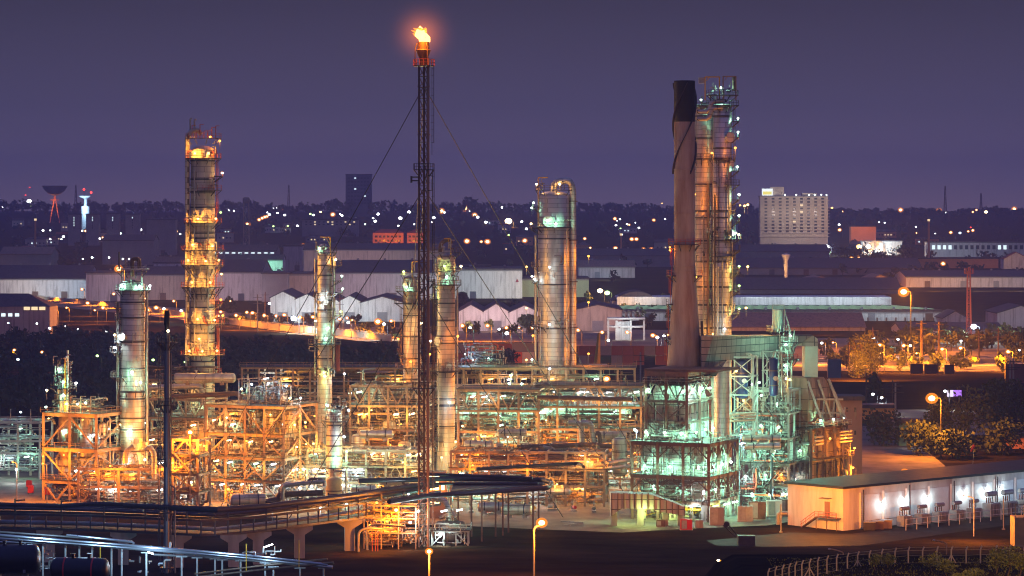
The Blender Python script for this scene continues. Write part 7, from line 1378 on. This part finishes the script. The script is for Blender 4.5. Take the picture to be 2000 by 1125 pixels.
for side in (0, 4.2):
    N0 = off(nodes, side, 0); N1 = off(nodes, side, 2.6)
    for A, B, nm in ((N0, 0, 'bottom_chord'), (N1, 0, 'top_chord')):
        for p, q in zip(A[::4], A[4::4] + [A[-1]]):
            if (q - p).length > .1: m = MB(); m.bar(p, q, .34, .42); m.build(nm, steel_dark, br, flat=True)
    if side == 0:
        for p, q in zip(N0, N1): m = MB(); m.bar(p, q, .26); m.build('truss_post', steel_dark, br, flat=True)
m = MB(); D0 = off(nodes, .4, .25); D1 = off(nodes, 3.8, .25)
for i in range(len(nodes) - 1): m.add([D0[i], D0[i + 1], D1[i + 1], D1[i]], [(0, 1, 2, 3)])
m.build('walkway', deck_mat, br, flat=True)
for k, (d, z, r_) in enumerate(((.5, 3.6, .26), (1.4, 3.7, .34), (2.4, 3.6, .24), (3.3, 3.9, .42), (1.0, .9, .24), (2.0, 1.0, .3))):
    m = MB(); P_ = off(line, d, z); m.tube(P_, r_, 10); m.build('bridge_pipe', (pipe_dark, pipe_dark, pipe_silver, pipe_dark, pipe_grey, pipe_silver)[k], br)
for p in nodes[::3]:
    m = MB(); q = p + Vector((0, 0, 2.9)); m.bar(q, q + Vector((0, 0, 2.6)), .3); m.bar(q + Vector((0, 0, 2.2)), q + Vector((1.6, 1.2, 2.2)), .24); m.build('pipe_bracket', steel_dark, br, flat=True)
m = MB(); P_ = off([gpt(-60, 985, 11), gpt(110, 990, 11), gpt(175, 985, 12), gpt(236, 987, 12)], 1.5, 0); m.tube(P_, .38, 10); m.build('bridge_pipe', pipe_dark, br)
m = MB(); P_ = off([gpt(235, 989, 11.8), gpt(425, 997, 11.8), gpt(530, 990, 11.4), gpt(700, 968, 11), gpt(860, 944, 11)], 1.5, 0); m.tube(P_, .5, 10); m.build('bridge_pipe', pipe_dark, br)
for px, py in ((95, 1040), (228, 1045), (345, 1050), (458, 1052), (522, 1043), (609, 1029), (698, 1017), (790, 1000)):
    t_ = min(range(len(nodes)), key=lambda i: abs((nodes[i].x / nodes[i].y * F + 1000) - px)); p = off(nodes, 2.1, 0)[t_]
    m = MB(); e = Vector((1, .15, 0)).normalized(); f_ = Vector((-e.y, e.x, 0))
    poly = [p - e * 2.4 + Vector((0, 0, -.35)), p + e * 2.4 + Vector((0, 0, -.35)), p + e * 2.4 + Vector((0, 0, -1.0)), p + e * .95 + Vector((0, 0, -1.9)), Vector((p.x + e.x * .95, p.y + e.y * .95, 0)), Vector((p.x - e.x * .95, p.y - e.y * .95, 0)), p - e * .95 + Vector((0, 0, -1.9)), p - e * 2.4 + Vector((0, 0, -1.0))]
    m.prism([q - f_ * .8 for q in poly], f_ * 1.6); m.build('hammerhead_pier', concrete, br, flat=True)
for px, py, k, p in ((532, 997, 'white', 120), (626, 992, 'white', 200), (677, 985, 'green', 160), (798, 964, 'white', 500), (884, 967, 'green', 420), (779, 987, 'green', 300)):
    D = 560 if px < 700 else 585; q = W(px, py, D); t = thing('bridge_lamp', 'small bright lamp fixed along the dark pipe bridge', 'lamp', q - Vector((0, 0, 2.5))); m = MB(); m.ball(q, .26, 8, 5); m.build('lamp', EM[k], t); m = MB(); m.bar(q - Vector((0, 0, 2.5)), q - Vector((0, 0, .2)), .1); m.build('post', steel_dark, t, flat=True); light(q + Vector((0, -.3, -.4)), k, p, t)
# second dark pipeway right of the flare stack
t = thing('pipe_bridge', 'flat dark pipeway with a hairpin loop right of the flare stack, on slender posts', 'pipe bridge', W(980, 950, 580))
zz = 10.2
for k, (a, r_) in enumerate((([gpt(700, 939, zz), gpt(880, 935, zz), gpt(1060, 937, zz), gpt(1079, 944, zz), gpt(1070, 953, zz), gpt(840, 968, zz), gpt(760, 980, zz)], .48), ([gpt(820, 926, zz + .6), gpt(950, 930, zz + .6), gpt(1040, 934, zz + .6)], .34), ([gpt(850, 945, zz - .4), gpt(1050, 944, zz - .4)], .3), ([gpt(930, 916, zz + 1), gpt(1130, 905, zz + 1), gpt(1140, 912, zz + 1)], .36))):
    m = MB(); m.tube(a, r_, 10, bend=1.6); m.build('loop_pipe', pipe_dark, t)
m = MB(); m.prism([gpt(890, 938, zz - 1), gpt(1060, 940, zz - 1), gpt(1060, 951, zz - 1), gpt(880, 962, zz - 1)], (0, 0, .3)); m.build('tray', steel_dark, t, flat=True)
for px, py in ((895, 960), (921, 958), (941, 966), (968, 958), (982, 956), (993, 951), (1041, 953), (1052, 946)):
    p = gpt(px, py, zz - 1); m = MB(); m.bar((p.x, p.y, 0), p, .34); m.build('post', steel_brown, t, flat=True)
light(gpt(955, 955, zz - 1.6), 'blue', 420, t); light(gpt(1000, 950, zz + 1.5), 'blue', 160, t)
# silvery pipe rows at the lower left
t = thing('pipe_rack', 'low silver pipes on slim supports at the lower left corner, lit cold blue', 'pipe rack', W(200, 1100, 470))
for k, (pts, r_, mt) in enumerate((([(-40, 1042), (130, 1056), (300, 1069), (480, 1085), (640, 1103)], .24, pipe_silver), ([(-40, 1050), (110, 1060), (300, 1074), (500, 1092), (650, 1108)], .28, pipe_silver), ([(-40, 1058), (140, 1062), (260, 1068), (400, 1083), (560, 1094)], .18, pipe_silver), ([(130, 1045), (258, 1058), (262, 1062)], .2, pipe_silver), ([(-40, 1036), (60, 1043), (180, 1052)], .16, pipe_grey), ([(300, 1083), (430, 1090), (620, 1106)], .2, pipe_grey), ([(380, 1128), (520, 1112), (652, 1099)], .2, pipe_brown), ([(380, 1121), (520, 1104), (640, 1092)], .18, pipe_brown))):
    m = MB(); m.tube([W(a, b, 478 + (k % 3) * 2) for a, b in pts], r_, 10); m.build('pipe', mt, t)
for px, py in ((84, 1056), (128, 1062), (155, 1064), (180, 1066), (218, 1068), (238, 1070), (286, 1078), (385, 1088), (420, 1090), (434, 1092), (470, 1094), (518, 1098), (534, 1106), (586, 1108), (632, 1108), (355, 1086)):
    p = W(px, py, 480); m = MB(); m.bar((p.x, p.y, 0), p, .26); m.bar(p - Vector((.9, 0, .1)), p + Vector((.9, 0, -.1)), .2); m.build('support', steel_grey, t, flat=True)
rnd = random.Random(6)
for k in range(34):
    px = rnd.choice((rnd.uniform(60, 110), rnd.uniform(240, 350), rnd.uniform(480, 540))); p = W(px, rnd.uniform(1075, 1118) if px < 400 else rnd.uniform(1076, 1094), 482 + rnd.uniform(-2, 3)); m = MB(); q = p + Vector((rnd.uniform(-1.2, 1.2), 0, 0)); m.tube([p, q, q + Vector((0, 0, rnd.uniform(-1.6, 1.6)))], rnd.choice((.09, .13, .18)), 7, bend=.3)
    if k % 2: m.tube([p - Vector((0, 0, .1)), p + Vector((0, 0, .1))], .34, 9)
    m.build('valve_pipe', (pipe_silver, pipe_pale, pipe_grey)[k % 3], t)
m = MB(); q = W(294, 1080, 476); m.bar(q - Vector((.5, 0, -.14)), q + Vector((.5, 0, -.14)), .22); m.build('lamp', EM['blue'], t, flat=True); light(q + Vector((0, 0, -.4)), 'blue', 700, t)
m = MB(); q = W(524, 1066, 478); m.bar(q - Vector((.75, 0, .28)), q + Vector((.75, 0, .28)), .2); m.build('lamp', EM['white'], t, flat=True); light(q + Vector((0, 0, -.4)), 'blue', 420, t)
for px, y0, y1 in ((481, 1062, 1115), (584, 1055, 1108), (196, 1068, 1098)): m = MB(); p, q = W(px, y0, 476), W(px, y1, 476); m.bar(p, q, .16); m.build('marker_post', yellow_paint, t, flat=True)
light(W(60, 1052, 472) + Vector((0, 0, 3)), 'blue', 900, t); light(W(430, 1065, 470) + Vector((0, 0, 2)), 'blue', 700, t); light(W(170, 1050, 470) + Vector((0, 0, 3)), 'blue', 700, t)
ST = paint('red_stripe', (.6, .02, .03), .4)
hdrum('big black horizontal tank at the lower left corner', W(22, 1092, 455), 2.3, 7, 6, tank_black, 'storage_tank', bandm=tank_black); hdrum('black horizontal tank with a red stripe at the lower left', W(156, 1113, 450), 1.9, 7.4, -6, tank_black, 'storage_tank', bandm=ST)
m = MB(); 
# flare knock-out drum and manifold
D = 566; t = hdrum('dark brown knock-out drum on a steel cradle beneath the flare stack', W(880, 1038, D), 2.1, 4.6, 0, paint('brown_tank_paint', (.085, .05, .035), .4, .2, .3, .5), 'knock_out_drum', bandm=MATS['brown_tank_paint'], saddle=steel_pale)
Fk = Frame('drum_cradle', 'pale steel cradle of braced legs under the brown drum', 'steel structure', 914, 562, 2, 7.0, 4, 3, 1, [2.9], steel_pale); Fk.posts(.24).beams(.3).deck(2.9)
for i in (0, 2): Fk.brace('\\' if i else '/', 'u', i, .1, 2.5, .2)
Fk.tubes([(5.4, -.4, 2.2, 'white', 420), (4.6, -.8, 6.8, 'white', 160), (1.6, -.8, 7.0, 'green', 160)]); Fk.pipes(16, 201, .2, 7, -.6, .6, .3, 4.6, (pipe_pale, steel_pale), rs=(.06, .1))
ipipe('fat brown pipe bending down into the drum under the flare stack', [W(842, 974, 572), W(866, 975, 570), W(876, 990, 568), W(876, 1020, 567)], .55, clad_dark); ipipe('second bent pipe right of the drum inlet', [W(858, 1012, 574), W(885, 1001, 574), W(890, 1016, 572)], .4, clad_warm)
Fm = Frame('flare_manifold', 'densely piped orange-lit manifold skid at the foot of the flare stack', 'pipe rack', 812, 556, 6, 10, 9, 3, 2, [3.2, 6.0, 8.4], steel_tan); Fm.posts(.22).beams(.24)
Fm.pipes(70, 211, 0, 10, 0, 8, .3, 3.2, (pipe_pale, pipe_brown, pipe_grey, steel_tan), rs=(.08, .12, .2), vert=.55, segs=(2, 4)).pipes(26, 212, 0, 10, 0, 8, 3.4, 8, (pipe_pale, pipe_brown, steel_tan), rs=(.08, .14, .24))
Fm.lamps([(3.6, -1.2, 7.6, 'sodium', 2600)], r=.55); Fm.lamps([(7.6, .5, 8.8, 'sodium', 420), (1, -.6, 5.2, 'white', 260), (6, 3, 5, 'sodium', 900), (9, 1, 4.4, 'sodium', 700), (-.6, -.6, 7.4, 'white', 200), (2, 4, 1.8, 'sodium', 500)])
D = 612; t = thing('burner_house', 'small furnace house with white-hot glowing openings behind the flare stack foot', 'furnace', W(853, 1010, D)); hot = glow('furnace_opening', (1, .62, .28), 6)
m = MB(); m.box(X(836, D), X(872, D), D, D + 4, 0, Z(922, D)); m.build('casing', steel_brown, t, flat=True)
for x0, x1, y0, y1 in ((840, 857, 941, 957), (862, 868, 946, 957), (841, 846, 963, 968), (849, 857, 962, 968), (841, 858, 979, 985), (836.5, 858, 925, 931)): m = MB(); m.box(X(x0, D), X(x1, D), D - .12, D - .01, Z(y1, D), Z(y0, D)); m.build('glowing_opening', hot, t, flat=True)
for yy in (936, 960, 974): m = MB(); m.box(X(834, D), X(874, D), D - .5, D - .13, Z(yy + 1.2, D), Z(yy - 1.2, D)); m.build('ledge', steel_brown, t, flat=True)
light(W(850, 960, D - 2.5), 'sodium', 700, t, .4)
t = thing('pipe_portal', 'bright orange pipe portal left of the flare manifold', 'pipe', W(700, 1092, 545))
for k, (y0, x0, x1) in enumerate(((1033, 700, 770), (1026, 716, 790))): m = MB(); m.tube([(X(x0, 552), 552 + k * 3, 0), W(x0, y0 + 5, 552 + k * 3), W(x0 + 18, y0 - 3, 552 + k * 3), W(x1, y0 + 2, 552 + k * 3)], .24, 10, bend=.8); m.build('pipe', pipe_pale, t)
for px in (727, 733, 738): m = MB(); m.bar((X(px, 553), 553, 0), W(px, 1038, 553), .12); m.build('hanger', red_rail, t, flat=True)
light(W(735, 1042, 548), 'sodium', 900, t)
for lab, px, py, D, p, r_, b in (('orange lamp on a tall pole in front of the flare stack, its pole lit', 838, 1077, 500, 1600, .62, 0), ('large starry orange lamp on a tall pole in the dark field', 1058, 1021, 500, 3200, .9, -15)):
    q = W(px, py, D); x = q.x + b / S(D); t = thing('yard_lamp', lab, 'street lamp', (x, D, gz(x, D))); m = MB(); m.tube([(x, D + .3, gz(x, D) - .2), (x, D + .3, q.z - .8), q + Vector((0, .3, -.3))], .17, 8, bend=.5); m.build('pole', pipe_pale, t); bulb(t, q, r_, 'sodium'); light(q + Vector((0, -.5, -r_ - .3)), 'sodium', p * 2, t, .3)
# low barrier in the field
t = thing('guard_rail', 'low grey pipe barrier on the dark ground under the racks', 'barrier', W(1100, 1026, 598)); 
for a, b in (((1065, 1032), (1140, 1021)), ((1140, 1021), (1095, 1018)), ((1065, 1034), (1140, 1024))): m = MB(); m.bar(W(a[0], a[1], 598), W(b[0], b[1], 600), .3); m.build('rail', steel_grey, t, flat=True)
for px, py in ((1090, 1030), (1114, 1026), (1139, 1024)): m = MB(); p = W(px, py, 598); m.bar((p.x, p.y, 0), p, .25); m.build('post', steel_grey, t, flat=True)
# ---------- substation
th = math.radians(48); o = Vector((X(1647, 588), 588, 0)); u = Vector((-math.cos(th), math.sin(th), 0)); v = Vector((math.sin(th), math.cos(th), 0)); LU, LV, HB = 15.2, 84, 8.5
def Q(a, b, z): return o + u * a + v * b + Vector((0, 0, z))
sb_wall = paint('stained_white_render', (.66, .62, .57), .85, 0, .3, .35, dirt=(.30, .26, .23), amount=.35, streak=True, bump=.15)
t = thing('substation', 'long flat-roofed white building with transformers along its lit side', 'building', o)
m = MB(); m.hexa([Q(0, 0, -.3), Q(LU, 0, -.3), Q(LU, LV, -.3), Q(0, LV, -.3), Q(0, 0, HB), Q(LU, 0, HB), Q(LU, LV, HB), Q(0, LV, HB)]); m.v = m.v; m.f = [tuple(reversed(f_)) for f_ in m.f]; m.build('wall', sb_wall, t, flat=True)
m = MB(); m.hexa([Q(-.5, -.5, HB + .003), Q(LU + .5, -.5, HB + .003), Q(LU + .5, LV + .5, HB + .003), Q(-.5, LV + .5, HB + .003), Q(-.5, -.5, HB + .5), Q(LU + .5, -.5, HB + .5), Q(LU + .5, LV + .5, HB + .5), Q(-.5, LV + .5, HB + .5)]); m.f = [tuple(reversed(f_)) for f_ in m.f]; m.build('roof', black_mat, t, flat=True)
for k in range(9):
    b = 5 + k * 7.2; m = MB(); m.bar(Q(-.06, b, .2), Q(-.06, b, 7.4), .5, .12); m.build('pilaster', white_paint, t, flat=True)
    if k % 2 == 0: m = MB(); m.tube([Q(-.3, b + .9, .2), Q(-.3, b + .9, 8)], .14, 7); m.build('downpipe', steel_dark, t)
    m = MB(); m.prism([Q(-.05, b + .6, 1.6), Q(-.05, b + 6.6, 1.6), Q(-.05, b + 6.6, 6.9), Q(-.05, b + .6, 6.9)], u * .03); m.build('wall_panel', white_paint, t, flat=True)
d = MB(); d.prism([Q(3.6, -.08, 2.6), Q(5.0, -.08, 2.6), Q(5.0, -.08, 5.6), Q(3.6, -.08, 5.6)], v * .1); d.build('door', paint('door_paint', (.25, .12, .08), .5), t, flat=True)
m = MB(); m.prism([Q(3, -.1, 6.3), Q(5.6, -.1, 6.3), Q(5.6, -1.2, 6.2), Q(3, -1.2, 6.2)], (0, 0, .1)); m.build('canopy', steel_brown, t, flat=True)
for b in (63, 70): m = MB(); m.prism([Q(-.09, b, 4), Q(-.09, b + 2.4, 4), Q(-.09, b + 2.4, 6.8), Q(-.09, b, 6.8)], u * .12); m.build('door', steel_grey, t, flat=True)
st = thing('outside_stair', 'orange-lit steel stair and landing at the end door of the substation', 'stair', Q(4, -1, 0))
m = MB(); m.prism([Q(.4, -.15, 2.4), Q(6.2, -.15, 2.4), Q(6.2, -1.6, 2.4), Q(.4, -1.6, 2.4)], (0, 0, .14)); m.build('landing', steel_brown, st, flat=True)
m = MB(); m.bar(Q(6.2, -.9, 2.45), Q(10.2, -.9, 0), 1.2, .16); m.build('flight', steel_brown, st, flat=True)
m = MB()
for h in (.6, 1.15): m.bar(Q(.4, -1.6, 2.5 + h), Q(6.2, -1.6, 2.5 + h), .09); m.bar(Q(6.2, -1.6, 2.5 + h), Q(10.2, -1.6, h), .09)
for k in range(9): a = .4 + k * 1.2; z = 2.5 if a < 6.2 else 2.5 - (a - 6.2) * .62; m.bar(Q(a, -1.6, z), Q(a, -1.6, z + 1.15), .08)
m.build('handrail', red_rail, st, flat=True)
for a in (.5, 3.2, 6): m = MB(); m.bar(Q(a, -1.5, 0), Q(a, -1.5, 2.4), .14); m.build('leg', steel_brown, st, flat=True)
t2 = thing('access_platform', 'raised steel landing with rails at the far doors of the substation', 'stair', Q(-2, 66, 0))
m = MB(); m.prism([Q(-.2, 60, 3.6), Q(-.2, 80, 3.6), Q(-3.2, 80, 3.6), Q(-3.2, 60, 3.6)], (0, 0, .2)); m.build('landing', steel_brown, t2, flat=True)
m = MB()
for h in (.6, 1.15): m.bar(Q(-3.2, 60, 3.8 + h), Q(-3.2, 80, 3.8 + h), .09)
for k in range(14): m.bar(Q(-3.2, 60 + k * 1.53, 3.8), Q(-3.2, 60 + k * 1.53, 4.95), .09)
m.build('handrail', red_rail, t2, flat=True)
for b in (60.5, 66, 72, 79): m = MB(); m.bar(Q(-3, b, 0), Q(-3, b, 3.6), .22); m.build('leg', white_paint, t2, flat=True)
def wall_lamp(b, z, k, p, lab):
    q = Q(-.75, b, z); l = thing('wall_lamp', lab, 'lamp', Q(-.02, b, z)); m = MB(); m.bar(Q(-.02, b, z), q, .12); m.build('bracket', steel_dark, l, flat=True); m = MB(); m.ball(q, .3, 9, 6, .7); m.build('lamp', EM[k], l); light(q + Vector((0, 0, -.5)) - u * .5, k, p, l)
for b, z in ((11.6, 5.0), (18.9, 5.2), (26.2, 5.2), (38, 5.4), (45, 5.4), (50, 5.6)): wall_lamp(b, z, 'white', 85, 'cold blue-white lamp on the long substation wall')
wall_lamp(73, 7.4, 'lime', 420, 'greenish lamp over the far substation door')
for k in range(8):
    b = 14 + k * 5.6; p = Q(-4.2, b, 0); big = k > 4; tr = thing('transformer', 'grey finned transformer with bushings and conservator beside the substation wall', 'transformer', p, 'transformers by the substation'); s_ = 1.25 if big else .95
    m = MB(); a0, a1, b0, b1, z1 = -5.2 - .3 * big, -3.2, b - 1.3 * s_, b + 1.3 * s_, 2.3 * s_ + .3
    m.hexa([Q(a0, b0, .3), Q(a1, b0, .3), Q(a1, b1, .3), Q(a0, b1, .3), Q(a0, b0, z1), Q(a1, b0, z1), Q(a1, b1, z1), Q(a0, b1, z1)]); m.f = [tuple(reversed(f_)) for f_ in m.f]; m.build('tank', steel_grey, tr, flat=True)
    for i in range(6): m = MB(); bb = b0 + (b1 - b0) * (i + .5) / 6; m.bar(Q(a0 - .35, bb, .5), Q(a0 - .35, bb, z1 - .2), .12, .6); m.build('cooling_fin', steel_grey, tr, flat=True)
    m = MB(); m.tube([Q(-4.2, b0, z1 + 1.5 * s_), Q(-4.2, b1, z1 + 1.5 * s_)], .42 * s_, 12); m.build('conservator', steel_grey, tr)
    for i in (-.6, .6): m = MB(); m.bar(Q(-4.2, b + i, z1), Q(-4.2, b + i, z1 + 1.2 * s_), .16); m.build('bracket', steel_dark, tr, flat=True)
    for i in (-.7, 0, .7): m = MB(); m.lathe([(.08, z1), (.16, z1 + .3), (.08, z1 + .4), (.16, z1 + .6), (.08, z1 + .7), (.14, z1 + .9), (.05, z1 + 1.1)], 8, (Q(-3.6, b + i, 0).x, Q(-3.6, b + i, 0).y, 0)); m.build('bushing', paint('porcelain', (.3, .1, .05), .2) if 'porcelain' not in MATS else MATS['porcelain'], tr)
for k in range(3):
    p = Q(-3, 4.5 + k * 2.6, 0); cb = thing('switch_cabinet', 'low brown cabinet at the near end of the substation wall', 'cabinet', p); m = MB(); m.box(p.x - 1.1, p.x + 1.1, p.y - .9, p.y + .9, .1, 1.7); m.build('body', (steel_dark, steel_brown, steel_tan)[k], cb, flat=True); m = MB(); m.box(p.x - 1.2, p.x + 1.2, p.y - 1, p.y + 1, 1.703, 1.82); m.build('lid', steel_grey, cb, flat=True)
t = thing('transformer_fence', 'low tubular fence in front of the transformers', 'fence', Q(-8, 12, 0)); n = 15
for k in range(n): m = MB(); m.bar(Q(-8, 10 + k * 3.4, 0), Q(-8, 10 + k * 3.4, 2.3), .14); m.build('post', white_paint, t, flat=True)
for h in (1.2, 2.25): m = MB(); m.bar(Q(-8, 10, h), Q(-8, 10 + (n - 1) * 3.4, h), .1); m.build('rail', white_paint, t, flat=True)
t = thing('outdoor_unit', 'orange-lit duct and fan box left of the substation end wall', 'machine', Q(LU + 1.6, -1, 0)); m = MB(); p = Q(LU + 1.8, -1, 0); m.tube([p, p + Vector((0, 0, 2.3)), p + Vector((2.8, 0, 2.3))], .45, 10, bend=.6); m.build('duct', pipe_pale, t); m = MB(); q = p + Vector((2.9, -.2, 2.4)); m.lathe([(.9, -.5), (.9, .5)], 16, q, 'x', .3); m.build('fan_housing', steel_tan, t)
light(Q(7, -9, 6), 'sodium', 1000, None, .3); light(Q(-7, -6, 6), 'sodium', 700, None, .3)
def swan(lab, px, ptop, pb, D, dx, k=None, p=0, mat=None, lit=True):
    x = X(px, D); z = Z(ptop, D); g0 = gz(x, D); t = thing('swan_neck_lamp', lab, 'street lamp', (x, D, g0)); a = dx / S(D); m = MB(); m.tube([(x, D, g0 - .2), (x, D, z - .3), (x + a * .4, D, z), (x + a, D, z + .25)], .09, 7, bend=.3); m.build('pole', mat or steel_tan, t)
    m = MB(); m.ball((x + a, D, z + .2), .24, 8, 5, .6); m.build('lamp_head', EM[k] if k else steel_grey, t)
    if p: light((x + a, D, z - .25), k or 'sodium', p, t)
swan('swan-neck lamp post before the substation transformers, its foot in orange light', 1902, 970, 0, 578, -20, None, 0, white_paint); swan('lit swan-neck lamp in the dark field left of the fence', 1433, 1097, 0, 440, -30, 'warm', 60, yellow_paint); swan('unlit swan-neck lamp behind the fence, taller one', 1647, 1075, 0, 420, -27, None); swan('unlit swan-neck lamp behind the fence near the bushes', 1849, 1058, 0, 432, -25, None)
light(W(1890, 1000, 570) + Vector((0, -4, 2)), 'sodium', 4200, None, .3); light(W(1600, 1010, 576) + Vector((0, 0, 3)), 'sodium', 4200, None, .3); light(Q(-12, 62, 5), 'blue', 700, None, .3)  # bare lights without fixtures, added to turn the ground orange
for px, y0, D, lab in ((1525, 985, 585, 'plain orange-lit post left of the substation'), (1960, 975, 590, 'pale post at the right end before the substation')): x = X(px, D); t = thing('post', lab, 'post', (x, D, 0)); m = MB(); m.tube([(x, D, 0), (x, D, Z(y0, D))], .13, 8); m.build('shaft', pipe_pale, t); m = MB(); m.box(x - .3, x + .3, D - .3, D + .3, 0, .25); m.build('footing', concrete, t, flat=True)
t = thing('site_hut', 'ochre concrete hut with a railed roof at the right edge', 'hut', W(2000, 1046, 560)); D = 560; a = X(1982, D); m = MB(); m.box(a, a + 6, D, D + 5, 0, Z(1011, D)); m.build('wall', paint('ochre_concrete', (.4, .28, .12), .8), t, flat=True); m = MB()
for k in range(4): m.bar((a + .2 + k * 1.6, D + .2, Z(1011, D)), (a + .2 + k * 1.6, D + .2, Z(985, D)), .14)
m.bar((a + .2, D + .2, Z(985, D)), (a + 6, D + .2, Z(985, D)), .14); m.bar((a + .2, D + .2, Z(985, D)), (a + 2.6, D + .2, Z(1008, D)), .12); m.build('roof_rail', steel_tan, t, flat=True)
t = thing('derrick', 'small dark A-frame winch and box lying in the field before the furnace', 'machine', W(1455, 1066, 560)); D = 562
m = MB(); a, b = X(1442, D), X(1475, D); m.box(a, b, D, D + 2.4, 0, Z(1047, D)); m.build('box', steel_dark, t, flat=True)
for q0, q1 in (((1440, 1046), (1418, 1020)), ((1436, 1048), (1412, 1026))): m = MB(); m.bar(W(*q0, D), W(*q1, D), .2); m.build('arm', steel_dark, t, flat=True)
m = MB(); m.lathe([(.55, -.15), (.55, .15)], 14, W(1419, 1024, D), 'x', 1.57); m.build('sheave', steel_dark, t)
# ---------- boundary fence and bushes on the near bank
tops = [(1500, 1110), (1514, 1106), (1528, 1103), (1541, 1100), (1553, 1097), (1566, 1094), (1581, 1091), (1597, 1088), (1615, 1085), (1634, 1082), (1655, 1080), (1675, 1077), (1698, 1075), (1722, 1072), (1748, 1070), (1774, 1068), (1802, 1068), (1830, 1067), (1858, 1067), (1887, 1067), (1915, 1066), (1945, 1065), (1972, 1064), (2000, 1063)]
fpos = []
t = thing('boundary_fence', 'chain-link boundary fence on cranked concrete posts along the near bank', 'fence', (X(1740, 404), 404, gz(X(1740, 404), 404)))
for k, (px, py) in enumerate(tops):
    D = 376 + 30 * smooth(k / 14); x = X(px, D); z = Z(py, D); g0 = gz(x, D); fpos.append((x, D, z)); m = MB(); m.bar((x, D, min(g0, z - 2.9) - .2), (x, D, z - .5), .18); m.bar((x, D, z - .52), (x + .22, D + .1, z), .16); m.build('fence_post', concrete, t, flat=True)
    if k in (6, 11, 18): m = MB(); m.bar((x - .9, D, z - 2.8), (x, D, z - 1.2), .14); m.bar((x + .9, D, z - 2.8), (x, D, z - 1.2), .14); m.build('stay', concrete, t, flat=True)
for h in (.08, .45, 1.2, 2.2):
    m = MB()
    for (a, b) in zip(fpos, fpos[1:]): m.bar((a[0], a[1], a[2] - h - .05), (b[0], b[1], b[2] - h - .05), .022)
    m.build('wire', steel_grey, t, flat=True)
bl = paint('bush_leaf', (.13, .16, .03), .6, 0, .4, .6, dirt=(.05, .07, .015))
for k, (px, D, h, w_) in enumerate(((1710, 398, 2.6, 2.2), (1733, 401, 2.0, 2.4), (1822, 396, 2.6, 3.4), (1850, 392, 2.2, 3.6), (1945, 394, 3.6, 3.0), (1968, 392, 4.2, 3.2), (1990, 390, 4.0, 3.4), (2010, 390, 4, 3.6), (1905, 388, 1.6, 3.4), (1880, 386, 1.2, 3.4))):
    tree('leafy yellow-green bush at the fence on the near bank', px, D, h, w_, 60 + k, 520, .16, bl, name='bush', cat='bush')
rnd = random.Random(8); m = MB()
for _ in range(2600):
    x = rnd.uniform(36, 74); y = rnd.uniform(378, 412); z = gz(x, y); h = rnd.uniform(.08, .3); a = rnd.uniform(0, 3.14); m.add([(x - .12 * math.cos(a), y - .12 * math.sin(a), z), (x + .12 * math.cos(a), y + .12 * math.sin(a), z), (x + rnd.uniform(-.15, .15), y, z + h)], [(0, 1, 2)])
struct(m.build('bank_grass', foliage_y, flat=True), 'stuff')
light((X(1960, 380), 366, 26), 'gold', 3200, None, .3); light((X(1840, 380), 362, 26), 'gold', 2400, None, .3); light((X(1640, 380), 352, 25), 'warm', 900, None, .3)  # unseen bare lights out of frame, brightening the fence and bushes
# ------------------------------------------------------------------ labels: number look-alikes as they are met from left to right
tangle = paint('small_pipework_paint', (.15, .12, .095), .45, .3, .4, .9)
for f in FRAMES:
    if f.rest.v: o = f.rest.build('small_pipework', tangle, f.t); o['kind'] = 'stuff'
from collections import defaultdict
by = defaultdict(list)
for o in THINGS: by[o['label']].append(o)
for lab, os_ in by.items():
    if len(os_) < 2: continue
    os_.sort(key=lambda o: WLOC[o.name][0] / WLOC[o.name][1])
    for k, o in enumerate(os_): o['label'] = f'{lab}, {ORD[k] if k < len(ORD) else "next"} from the left'
print('things', len(THINGS), 'lights', NL[0], 'max label words', max(len(o['label'].split()) for o in THINGS), [l for l, v in by.items() if len(v) > 20], [o['label'] for o in THINGS if len(o['label'].split()) > 16][:5])
